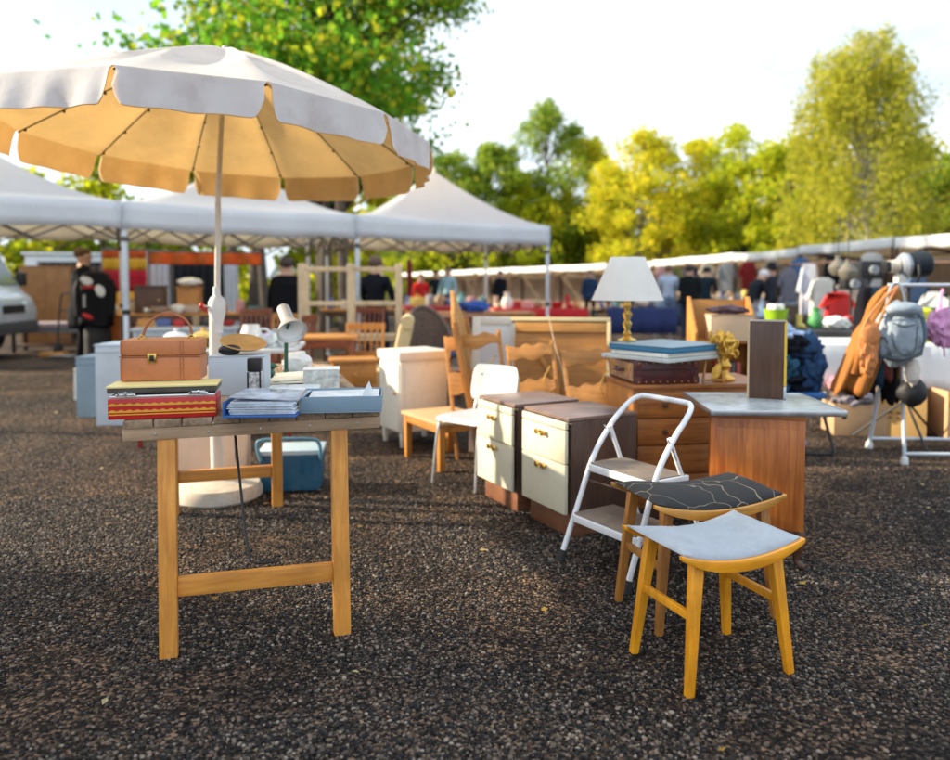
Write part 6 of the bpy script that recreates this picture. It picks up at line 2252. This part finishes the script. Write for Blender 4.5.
t = simple_table('dark low table with thin legs behind the bench and cream cabinet', (-.12, 7.0, 0), R(-12), .6, .4, .48, dark_wood, dark_wood, None, 'side_table')
t = simple_table('red-brown table further back under the right tent', (-.45, 11.6, 0), R(10), 1.5, .7, .78, red_wood, red_wood)
tag(MB().blob((0, 0, .1), (.28, .2, .1), 3, .3, 2.5, 4, flat=-.1).build('blue_tarp', mat('cobalt_tarp', (.02, .09, .42), .5), None, (-.02, 12.9, .79)), 'bright cobalt blue tarp bundle on the far counter under the right tent', 'tarp')
simple_table('plain long counter under the rear of the right tent', (-.1, 13.0, 0), R(10), 2.2, .7, .787, orange_wood, orange_wood_z, None, 'counter')

# left: counters and cupboards under the middle tent
counters = [('long brown counter behind the tan vanity case under the middle tent', (-3.95, 10.75, 0), 12, 1.9, .7, .86, amber_wood, dark_wood),
            ('brown counter right of the parasol pole under the middle tent', (-1.75, 11.9, 0), 12, 1.3, .7, .88, orange_wood, dark_wood),
            ('grey plank table in front of the brown counter, left of the parasol pole', (-3.75, 9.9, 0), 14, 1.3, .5, .70, grey_white, grey_paint)]
for lab, loc, rz, L_, W_, h, m1, m2 in counters:
    simple_table(lab, loc, R(rz), L_, W_, h, m1, m2, 'counters under the middle tent', 'counter')


def cupboard(label, loc, rz, W_, D_, h, m, topm=None, legs=.0, doors=1, name='cupboard'):
    t = thing(name, label, 'cupboard', loc, rz)
    MB().box((0, D_ / 2, h / 2 + legs / 2), (W_, D_, h - legs), bev=.006).build('carcass', m, t)
    MB().box((0, D_ / 2, h + .012), (W_ + .03, D_ + .03, .022), bev=.005).build('top', topm or m, t)
    for k in range(doors):
        w_ = (W_ - .03) / doors
        d_ = MB().box((-W_ / 2 + .015 + w_ * (k + .5), -.008, (h + legs) / 2), (w_ - .008, .014, h - legs - .05), bev=.004).build('door', m, t)
        MB().lathe([(0, .02), (.012, .018), (.013, .01), (.005, .004), (.005, 0)], 10, c=(-W_ / 2 + .015 + w_ * (k + .5) + w_ * .38 * (1 if k == 0 else -1), -.015, (h + legs) / 2), rot=(PI / 2, 0, 0)).build('knob', brass, d_)
    if legs:
        for sx in (-1, 1):
            for yy in (.04, D_ - .04):
                MB().bar((sx * (W_ / 2 - .04), yy, legs + .01), (sx * (W_ / 2 - .04), yy, 0), .045, .045, .03, .03).build('leg', m, t)
    return t


cupboard('small dark brown cabinet on the counter left of the white curtain', (-4.47, 10.42, .862), R(12), .38, .3, .36, dark_wood)
cupboard('small orange cabinet on the counter left of the parasol pole', (-3.98, 10.55, .862), R(12), .30, .28, .34, orange_wood_z)
tag(MB().blob((0, 0, .06), (.17, .14, .06), 3, .2, 2.5, 6, flat=-.06).build('white_bundle', white_plastic, None, (-4.01, 10.69, 1.23)), 'white cloth bundle on the small orange cabinet', 'cloth')
cupboard('brown sideboard with open space beside the motorcycle trousers', (-5.15, 10.9, 0), R(8), .42, .4, .80, teak, None, .1)
cupboard('tall brown wardrobe in the dark back of the left tent', (-8.75, 15.5, 0), R(10), .95, .6, 1.62, mat('wardrobe_brown', (.26, .12, .04), .5, var=.2), None, .05, 2, 'wardrobe')
cupboard('second dark wardrobe right of the brown one, behind the dark figure', (-7.6, 15.6, 0), R(10), 1.0, .6, 1.60, dark_wood, None, .05, 2, 'wardrobe')
for k, (x_, y_, s_, c_, lab) in enumerate(((-4.98, 10.65, .085, 'tan', 'small brass-coloured vase on the sideboard by the motorcycle jacket'), (-5.26, 10.65, .09, 'white', 'small pale jug-like vase at left end of the sideboard'))):
    goods('vase', (x_, y_ + .40, .826), .16, cmats[11 if k == 0 else 0], lab, 'vases on the sideboard')
t = thing('chaise_lounge', 'long low bench covered with a pinkish grey blanket beside the white van', 'bench', (-7.95, 14.3, 0), R(6))
MB().box((0, 0, .50), (1.35, .60, .10), bev=.03).build('seat', mat('pinkish_blanket', (.34, .26, .27), .9, var=.15, scale=6), t)
MB().box((0, 0, .40), (1.30, .56, .08), bev=.01).build('frame', mat('grey_frame', (.14, .15, .16), .6), t)
for sx in (-1, 1):
    for sy in (-1, 1):
        MB().bar((sx * .6, sy * .23, .38), (sx * .6, sy * .23, 0), .05, .05, up=(0, 1, 0)).build('leg', black_plastic, t)
MB().box((0, 0, .12), (1.2, .5, .03), bev=.004).build('lower_shelf', dark_wood, t)
t = tag(MB().box((0, 0, .04), (.42, .22, .08), bev=.01).build('low_plank', amber_wood, None, (-7.4, 13.3, 0), (0, 0, R(5))), 'pale wooden plank lying on the ground below the blanket-covered bench', 'plank')

# wares crowded on the counters under the middle tent and boxes on the ground
rr = random.Random(31)
for k in range(9):
    kd, ci = rr.choice(['vase', 'bowl', 'tin', 'clock', 'case', 'heap']), rr.randrange(12)
    lx = -.85 + k * .21
    q = V((-3.95, 10.75, .867)) + Matrix.Rotation(R(12), 3, 'Z') @ V((lx, -.22 + .06 * (k % 2), 0))
    goods(kd, q, rr.uniform(.10, .16), cmats[ci], '%s %s, %s on the long brown counter' % (cnames[ci], kn[kd], ordn[k]), 'wares on the long brown counter', rr.uniform(-.5, .5))
for k in range(6):
    kd, ci = rr.choice(['vase', 'bowl', 'tin', 'clock', 'heap']), rr.randrange(12)
    q = V((-1.75, 11.9, .887)) + Matrix.Rotation(R(12), 3, 'Z') @ V((-.5 + k * .2, -.1 + .08 * (k % 2), 0))
    goods(kd, q, rr.uniform(.12, .18), cmats[ci], '%s %s, %s on the counter right of the parasol pole' % (cnames[ci], kn[kd], ordn[k]), 'wares on the right counter', rr.uniform(-.5, .5))
for k in range(6):
    kd, ci = rr.choice(['crate', 'bowl', 'case', 'heap', 'tin']), rr.randrange(12)
    q = V((-3.75, 9.9, .707)) + Matrix.Rotation(R(14), 3, 'Z') @ V((-.5 + k * .2, -.02 + .08 * (k % 2), 0))
    goods(kd, q, rr.uniform(.10, .13), cmats[ci], '%s %s, %s on the grey plank table' % (cnames[ci], kn[kd], ordn[k]), 'wares on the grey plank table', rr.uniform(-.5, .5))
carton('brown_carton', 'open brown carton on the ground under the long counter', (-4.3, 10.3, 0), R(20), .5, .4, .38, kraft, True)
carton('pale_box', 'pale carton on the ground right of the open brown one', (-3.55, 10.4, 0), R(-8), .45, .36, .32, kraft_pale, False)
slat_chair('dark brown slat-backed chair beside the parasol pole under the middle tent', (-2.75, 9.6, 0), R(200), red_wood, .94)
slat_chair('orange-brown slat-backed chair at the foot of the person in black jacket', (-2.35, 9.0, 0), R(165), orange_wood_z, .90)

# banners, curtains and tarps behind the tents
ban = thing('striped_banner', 'hanging banner of red and yellow bands behind the motorcycle jacket', 'banner', (-6.25, 13.6, 0), R(14))
for k, (z0, z1, c) in enumerate(((1.52, 1.72, (.60, .36, .02)), (1.13, 1.518, (.42, .01, .025)), (.60, 1.128, (.66, .36, .02)), (1.722, 1.86, (.50, .09, .01)))):
    rows = [[(-.36 + .72 * i / 20, .03 * math.sin(i * .9) + .03 * math.sin(i * .35), z0 + (z1 - z0) * j / 3) for i in range(21)] for j in range(4)]
    MB().grid(rows).build('band', mat('banner_%d' % k, c, .8, var=.1, trans=.3), ban, solid=.003)
for x_ in (-.38, .38):
    MB().tube([(x_, .05, 0), (x_, .05, 1.9)], .02, 8).build('pole', truss_mat, ban)
MB().tube([(-.38, .05, 1.88), (.38, .05, 1.88)], .02, 8).build('top_bar', truss_mat, ban)


def curtain(label, A, B, z0, z1, m, seed, group, nf=9):
    A, B = V(A), V(B)
    t = thing('curtain', label, 'curtain', (A + B) / 2, 0, group)
    n = 60
    nrm = (B - A).cross(V((0, 0, 1))).normalized()
    rows = [[(A - (A + B) / 2).lerp(B - (A + B) / 2, i / n) + nrm * (.045 * math.sin(i / n * nf * 2 * PI + seed) + .02 * noise.noise(V((i * .2, j * .4, seed)))) * (.6 + .4 * j / 6) + V((0, 0, z1 + (z0 - z1) * j / 6)) for i in range(n + 1)] for j in range(7)]
    MB().grid(rows).build('cloth', m, t, solid=.004)
    MB().tube([A - (A + B) / 2 + V((0, 0, z1 + .01)), B - (A + B) / 2 + V((0, 0, z1 + .01))], .014, 8).build('rod', truss_mat, t)
    return t


wcur = mat('white_sheet', (.62, .66, .72), .85, var=.06, scale=3, trans=.25)
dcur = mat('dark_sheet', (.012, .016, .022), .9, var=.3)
curtain('white sheet hanging behind the counter, left of the dark opening', foot(146, 14.2), foot(170, 14.4), .2, 1.88, wcur, 1, 'sheets hung behind the tents', 4)
curtain('narrow white sheet hanging right of the parasol pole', foot(224, 14.9), foot(238, 15.1), .2, 1.86, wcur, 2, 'sheets hung behind the tents', 3)
curtain('dark sheet standing for shade at the back of the middle tent, between the white sheets', foot(168, 15.3), foot(228, 15.5), .1, 1.85, dcur, 3, 'sheets hung behind the tents', 8)  # near-black cloth stands in for the unlit tent interior
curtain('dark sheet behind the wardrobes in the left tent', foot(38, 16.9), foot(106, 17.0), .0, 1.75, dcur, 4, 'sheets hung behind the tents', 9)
curtain('orange cloth pelmet along the back of the middle tent', foot(150, 13.7), foot(262, 14.2), 1.62, 1.84, mat('orange_pelmet', (.58, .13, .02), .8, trans=.35), 5, 'pelmets behind the tents', 5)
curtain('narrow maroon cloth hanging at the left of the thin poles under the right tent', foot(407, 17.0), foot(412, 17.0), .9, 1.8, mat('maroon_cloth', (.20, .01, .02), .8), 6, 'pelmets behind the tents', 2)
t = thing('scalloped_awning', 'small dark blue awning with white scallops above the dark opening', 'awning', foot(192, 14.6) + V((0, 0, 0)), R(10))
MB().box((0, .15, 1.83), (.85, .4, .03), rot=(R(15), 0, 0), bev=.004).build('roof', mat('navy_awning', (.02, .035, .09), .8), t)
a = MB()
for k in range(5):
    a.lathe([(0, .006), (.075, .004), (.08, 0)], 14, c=(-.34 + k * .17, -.06, 1.77), rot=(PI / 2, 0, 0))
a.build('scallop', white_plastic, t)
for x_ in (-.4, .4):
    MB().tube([(x_, .3, 0), (x_, .3, 1.85)], .015, 8).build('post', truss_mat, t)

# caravan-like white box van far left and white van
t = thing('white_trailer', 'white market trailer with slanted roof edge behind the wardrobes', 'trailer', (-8.55, 17.6, 0), R(8))
tw = mat('trailer_white', (.66, .70, .72), .45, var=.05)
MB().box((0, .6, 1.18), (3.4, 1.4, 1.5), bev=.05).build('body', tw, t)
MB().box((0, .6, 1.96), (3.5, 1.5, .06), bev=.02).build('roof', tw, t)
MB().box((.2, -.11, 1.25), (1.6, .02, .7), bev=.005).build('hatch', mat('hatch_dark', (.03, .035, .04), .5), t)
for x_ in (-1.0, .9):
    MB().lathe([(0, -.09), (.24, -.09), (.29, -.07), (.29, .07), (.24, .09), (0, .09)], 22, c=(x_, .05, .29), rot=(PI / 2, 0, 0)).build('wheel', black_rubber, t)

van = thing('white_van', 'white delivery van with black mirror cut off by the left picture edge', 'van', (-10.25, 12.6, 0), R(8))
vp = mat('van_white_paint', (.42, .44, .47), .3, var=.03, coat=.5)
VM = Matrix(((1, 0, 0, 0), (0, 0, 1, 0), (0, 1, 0, 0), (0, 0, 0, 1)))
prof = [(-2.4, .42), (2.28, .42), (2.42, .55), (2.42, .82), (2.34, 1.02), (2.18, 1.16), (1.72, 1.98), (1.5, 2.08), (-2.3, 2.08), (-2.4, 2.0)]
body_ = MB()
body_.prism(prof, -.92, .92, VM, bev=.045)
body_.build('body', vp, van)
glz = mat('van_glass', (.05, .075, .095), .08, var=.2, spec=.8)
MB().prism([(2.13, 1.255), (1.775, 1.89), (1.79, 1.905), (2.15, 1.27)], -.80, .80, VM).build('windscreen', glz, van)
for sy in (-1, 1):
    MB().prism([(.7, 1.22), (2.02, 1.22), (1.68, 1.80), (.7, 1.86)], -.006, .006, Matrix.Translation((0, sy * .924, 0)) @ VM).build('side_window', glz, van)
    m_o = MB().box((2.10, sy * 1.08, 1.36), (.12, .20, .26), bev=.03).build('mirror', black_plastic, van)
    MB().tube([(2.0, sy * .92, 1.25), (2.08, sy * 1.02, 1.28)], .022, 8).build('mirror_arm', black_plastic, m_o)
    MB().box((2.36, sy * .66, .86), (.10, .36, .20), bev=.04).build('headlight', mat('headlight_glass', (.55, .58, .6), .1, .3), van)
    for x_ in (-1.5, 1.55):
        w_ = MB().lathe([(0, -.1), (.22, -.1), (.32, -.08), (.34, -.04), (.34, .04), (.32, .08), (.22, .1), (0, .1)], 26, c=(x_, sy * .85, .34), rot=(PI / 2, 0, 0)).build('wheel', black_rubber, van)
        MB().lathe([(0, .105), (.12, .11), (.20, .102), (.21, .098)], 20, c=(x_, sy * .85, .34), rot=(PI / 2 if sy < 0 else -PI / 2, 0, 0)).build('rim', steel, w_)
    MB().box((.0, sy * .925, .98), (2.2, .01, .012), bev=.002).build('trim_line', mat('van_grey', (.15, .16, .17), .5), van)
MB().box((2.40, 0, .52), (.12, 1.80, .22), bev=.04).build('bumper', mat('bumper_grey', (.06, .06, .065), .6), van)
MB().box((2.425, 0, .84), (.02, .80, .14), bev=.005).build('grille', black_plastic, van)
t = thing('hand_truck', 'dark hand truck standing between the van and the blanket-covered bench', 'hand truck', (-7.1, 13.2, 0), R(-10))
MB().tube([(-.2, 0, .1), (-.2, .12, 1.0), (-.1, .14, 1.1), (.1, .14, 1.1), (.2, .12, 1.0), (.2, 0, .1)], .016, 8, sub=3).build('frame', black_plastic, t)
for z in (.3, .55, .8):
    MB().tube([(-.2, .02 + z * .1, z), (.2, .02 + z * .1, z)], .012, 8).build('rung', black_plastic, t)
MB().box((0, -.12, .03), (.40, .22, .012), bev=.003).build('toe_plate', steel, t)
for sx in (-1, 1):
    MB().lathe([(0, -.03), (.10, -.03), (.12, 0), (.10, .03), (0, .03)], 18, c=(sx * .24, .08, .12), rot=(0, PI / 2, 0)).build('wheel', black_rubber, t)

# ================================================================== TREES
bark = wood('bark', (.035, .025, .018), (.11, .085, .065), 'Z', .5, .9, bump=.8)
birch_bark = mat('birch_bark', (.42, .40, .36), .8, var=.3, scale=3, dirt=(.05, .045, .04), dirt_amt=.9, dscale=5)
lm_maple = leafmat('maple_leaf', (.065, .19, .014), (.15, .36, .02), (.50, .46, .02), .62)
lm_dark = leafmat('dark_leaf', (.12, .22, .024), (.26, .38, .034), (.46, .48, .04), .62)
lm_gold = leafmat('golden_leaf', (.36, .44, .02), (.70, .66, .03), (.80, .62, .045), .64)
lm_lime = leafmat('lime_leaf', (.26, .36, .016), (.52, .58, .02), (.70, .62, .03), .62)
lm_birch = leafmat('birch_leaf', (.26, .30, .024), (.48, .48, .04), (.62, .54, .055), .62)


def leaf_verts(P, size, rs, droop=0.0):
    n = len(P)
    d = rs.normal(size=(n, 3))
    d[:, 2] -= droop * 1.6
    d /= np.linalg.norm(d, axis=1)[:, None]
    q = rs.normal(size=(n, 3))
    s_ = np.cross(d, q)
    s_ /= np.linalg.norm(s_, axis=1)[:, None] + 1e-9
    nn = np.cross(d, s_)
    l_ = size * rs.uniform(.65, 1.35, n)[:, None]
    w_ = l_ * .42
    v = np.stack([P, P + d * l_ * .45 + s_ * w_ + nn * l_ * .08, P + d * l_, P + d * l_ * .45 - s_ * w_ + nn * l_ * .08], 1)
    return v.reshape(-1, 3), (np.arange(n)[:, None] * 4 + np.arange(4)[None])


def tree(name, label, loc, h, crown_z, rad, clumps, leaves, size, lm, bk, seed, trunk_r=.2, droop=0.0, group='trees behind the market', spread=None, shell=.55, trunk_lean=0.0, top=1.0, envp=.7):
    """Tapered trunk with limbs; leaves gathered in clumps along the limbs with gaps between them."""
    rs = np.random.default_rng(seed)
    rd = random.Random(seed)
    t = thing(name, label, 'tree', loc, 0, group)
    a = MB()
    pts = [V((0, 0, -.1)), V((rd.uniform(-.1, .1), rd.uniform(-.1, .1), h * .3)), V((trunk_lean + rd.uniform(-.2, .2), rd.uniform(-.2, .2), h * .62)), V((trunk_lean * 1.4 + rd.uniform(-.3, .3), 0, h * .93))]
    sp = spline(pts, 6)
    a.tube(sp, [trunk_r * (1 - .88 * i / (len(sp) - 1)) + .01 for i in range(len(sp))], 9)
    cent = []
    for k in range(clumps):
        u = rd.random()
        q = rd.uniform(0, 2 * PI)
        zz = crown_z + (h - crown_z) * (u ** .9)
        rel = (zz - crown_z) / (h - crown_z)
        env = math.sin(PI * min(1, max(.02, rel * .86 + .12))) ** envp * top + (1 - top) * (1 - rel)
        r_ = rad * env * (shell + (1 - shell) * rd.random() ** .5) * rd.uniform(.72, 1.02)
        c = V((math.cos(q) * r_ + trunk_lean * rel, math.sin(q) * r_, zz))
        cent.append(c)
        if True:
            base_ = sp[min(len(sp) - 1, int(len(sp) * min(.98, max(.25, (zz - rad * .45) / h))))]
            mid = base_.lerp(c, .5) + V((0, 0, .12 * rad))
            ls = spline([base_, mid, c], 4)
            r0 = trunk_r * .30
            a.tube(ls, [max(.008, r0 * (1 - .88 * i / (len(ls) - 1))) for i in range(len(ls))], 6)
    a.build('trunk', bk, t)
    per = leaves // clumps
    P = []
    for c in cent:
        n = int(per * rd.uniform(.5, 1.5))
        cr_ = rad * rd.uniform(.11, .30)
        g_ = rs.normal(size=(n, 3))
        g_ /= np.linalg.norm(g_, axis=1)[:, None]
        r_ = rs.random(n) ** .45
        p = g_ * r_[:, None] * np.array([cr_ * 1.15, cr_ * 1.15, cr_ * .8])
        if droop:
            p[:, 2] -= droop * cr_ * 2.4 * rs.random(n) ** 1.2
            p[:, :2] *= (1 - .25 * droop)
        P.append(p + np.array(c)[None])
    P = np.concatenate(P)
    v, f = leaf_verts(P, size, rs, droop)
    np_mesh('crown', v, f, lm, t)
    return t


def TX(px, d):
    return ((px - 475) / 760 * d, d, 0)


# the big maple behind the parasol
tree('maple_tree', 'big leafy green maple with yellowing leaves rising behind the parasol and tents', TX(325, 22), 13.5, 4.4, 4.6, 210, 38000, .15, lm_maple, bark, 11, .26, .05, 'trees behind the tents', shell=.25)
# unseen tree added left of the picture to shade the near gravel
tree('maple_tree', 'tall unseen maple added outside the left picture edge to shade the near gravel', (-13.5, 2.3, 0), 10.5, 2.2, 2.7, 130, 20000, .2, lm_maple, bark, 77, .24, .05, None, shell=.15)
# birch at the right
tree('birch_tree', 'tall drooping yellow-green birch above the right awnings', TX(868, 33), 12.2, 2.6, 3.5, 210, 34000, .135, lm_birch, birch_bark, 21, .18, 1.3, shell=.25, trunk_lean=-.7, top=.95, envp=.42)
# middle row, left to right
row = [
    (452, 46, 9.0, 3.4, lm_dark, 1, 'dull green tree directly right of the tent peak'),
    (490, 52, 10.6, 3.6, lm_dark, 2, 'rounded dark green tree behind the right tent corner'),
    (545, 50, 13.2, 3.7, lm_dark, 3, 'tall slim green tree with drooping top left of the golden trees'),
    (520, 60, 10.0, 4.0, lm_lime, 4, 'low light green tree between the dark trees behind the tent corner'),
    (590, 58, 12.2, 4.4, lm_gold, 5, 'golden tree right of the tall slim green tree'),
    (640, 56, 12.6, 4.8, lm_gold, 6, 'broad golden autumn tree above the white lampshade'),
    (690, 58, 12.0, 4.6, lm_gold, 7, 'golden-green tree right of the broad golden one'),
    (742, 54, 12.4, 4.8, lm_lime, 8, 'lime green tree left of the birch'),
    (790, 50, 10.6, 4.2, lm_lime, 9, 'yellow-green tree at the left foot of the birch'),
    (838, 46, 8.6, 4.2, lm_birch, 10, 'lower yellow-green tree below the birch crown'),
    (905, 44, 9.6, 4.4, lm_birch, 12, 'olive green tree right of the birch'),
    (962, 42, 8.4, 4.0, lm_dark, 13, 'darker green tree at the right picture edge'),
    (612, 70, 9.4, 4.8, lm_dark, 14, 'low dark green tree behind the golden trees'),
    (560, 66, 8.6, 4.8, lm_dark, 17, 'low dark tree in the gap left of the golden trees'),
    (716, 70, 10.4, 5.0, lm_dark, 15, 'dark green tree behind the lime green tree'),
    (420, 48, 8.2, 3.6, lm_dark, 16, 'green tree just behind the right tent roof'),
]
for px_, d_, h_, r_, lm, sd, lab in row:
    if px_ < 620 and d_ < 64:
        k_ = 64 / d_
        d_, h_, r_ = 64, 1.25 + (h_ - 1.25) * k_, r_ * k_
    dr_ = .45 if 'slim' in lab else (.3 if lm is lm_birch else .08)
    tree('broadleaf_tree' if lm is not lm_gold else 'autumn_tree', lab, TX(px_, d_), h_, 1.2, r_, 72, 12500, .27, lm, bark, sd + 30, .18, dr_, shell=.2)
# second distant rank so that no gap opens low down
for k in range(9):
    px_ = 380 + k * 78
    tree('hedge_tree', 'bushy far tree of the rear rank, number-free filler'.replace(', number-free filler', ', %s') % ('far left behind the tents', 'behind the tent peak', 'behind the right tent corner', 'under the slim green tree', 'behind the golden tree', 'between golden trees', 'behind the lime tree', 'behind the birch trunk', 'behind the olive tree')[k], TX(px_, 78), 9.5 + 1.5 * math.sin(k * 2.3), .3, 6.0, 46, 6500, .52, (lm_dark, lm_lime, lm_dark)[k % 3], bark, 90 + k, .2, .05, 'rear rank of trees', shell=.1)
# bushes and young trees behind the left tents
for k, (px_, d_, h_, r_, lm, lab) in enumerate(((18, 26, 4.2, 1.9, lm_lime, 'light green bush behind the white van'), (105, 27, 5.4, 2.2, lm_lime, 'young yellow-green tree peeping between left tent roofs'), (215, 26, 4.6, 2.6, lm_lime, 'bright bush behind the dark opening of the middle tent'), (262, 24, 4.4, 2.4, lm_lime, 'sunlit bush seen behind the trunks under the middle tent'), (330, 25, 4.6, 2.6, lm_gold, 'yellow bush behind the pale shelf rack'), (400, 62, 7.6, 5.2, lm_lime, 'yellow-green bush left of the thin tent poles'), (470, 60, 6.6, 5.0, lm_lime, 'yellow-green bush behind the right tent back'), (530, 61, 6.4, 5.0, lm_lime, 'bush at the far side of the rightmost tent post'), (60, 28, 3.4, 2.2, lm_dark, 'dark bush behind the wardrobes'), (150, 28, 3.4, 2.4, lm_dark, 'dark bush behind the white sheet'))):
    tree('bush', lab, TX(px_, d_), h_ * (1.2 if d_ < 40 else 1), .4, r_, 34, 4200, .24, lm, bark, 140 + k, .10, .05, 'bushes behind the tents', shell=.1)
# bare trunks under the tents
for k, (px_, d_, h_, r_) in enumerate(((236, 17.5, 5.5, .13), (252, 18.2, 5.5, .16), (268, 17.2, 5.2, .12), (322, 18.8, 5.5, .12), (345, 17.6, 5.4, .15))):
    q = V(TX(px_, d_))
    t = thing('tree_trunk', ('thin dark trunk nearest the parasol pole under the tent', 'thick dark trunk left of the person behind the lamp', 'leaning dark trunk just left of the person behind the lamp', 'thin trunk seen in the left bay of the shelf rack', 'thicker trunk in the middle of the shelf rack')[k], 'tree', q, 0, 'trunks seen under the tents')
    ln_ = (-.35, .3, -.6, .2, -.2)[k]
    MB().tube([(0, 0, -.1), (ln_ * .3, .1, h_ * .4), (ln_, 0, h_)], [r_, r_ * .8, r_ * .6], 9, sub=0).build('trunk', bark, t)
    rs = np.random.default_rng(200 + k)
    c_ = np.array([ln_, 0, h_ + .4])
    v, f = leaf_verts(rs.normal(size=(1500, 3)) * np.array([1.0, 1.0, .7]) + c_, .2, rs)
    np_mesh('crown', v, f, lm_maple, t)
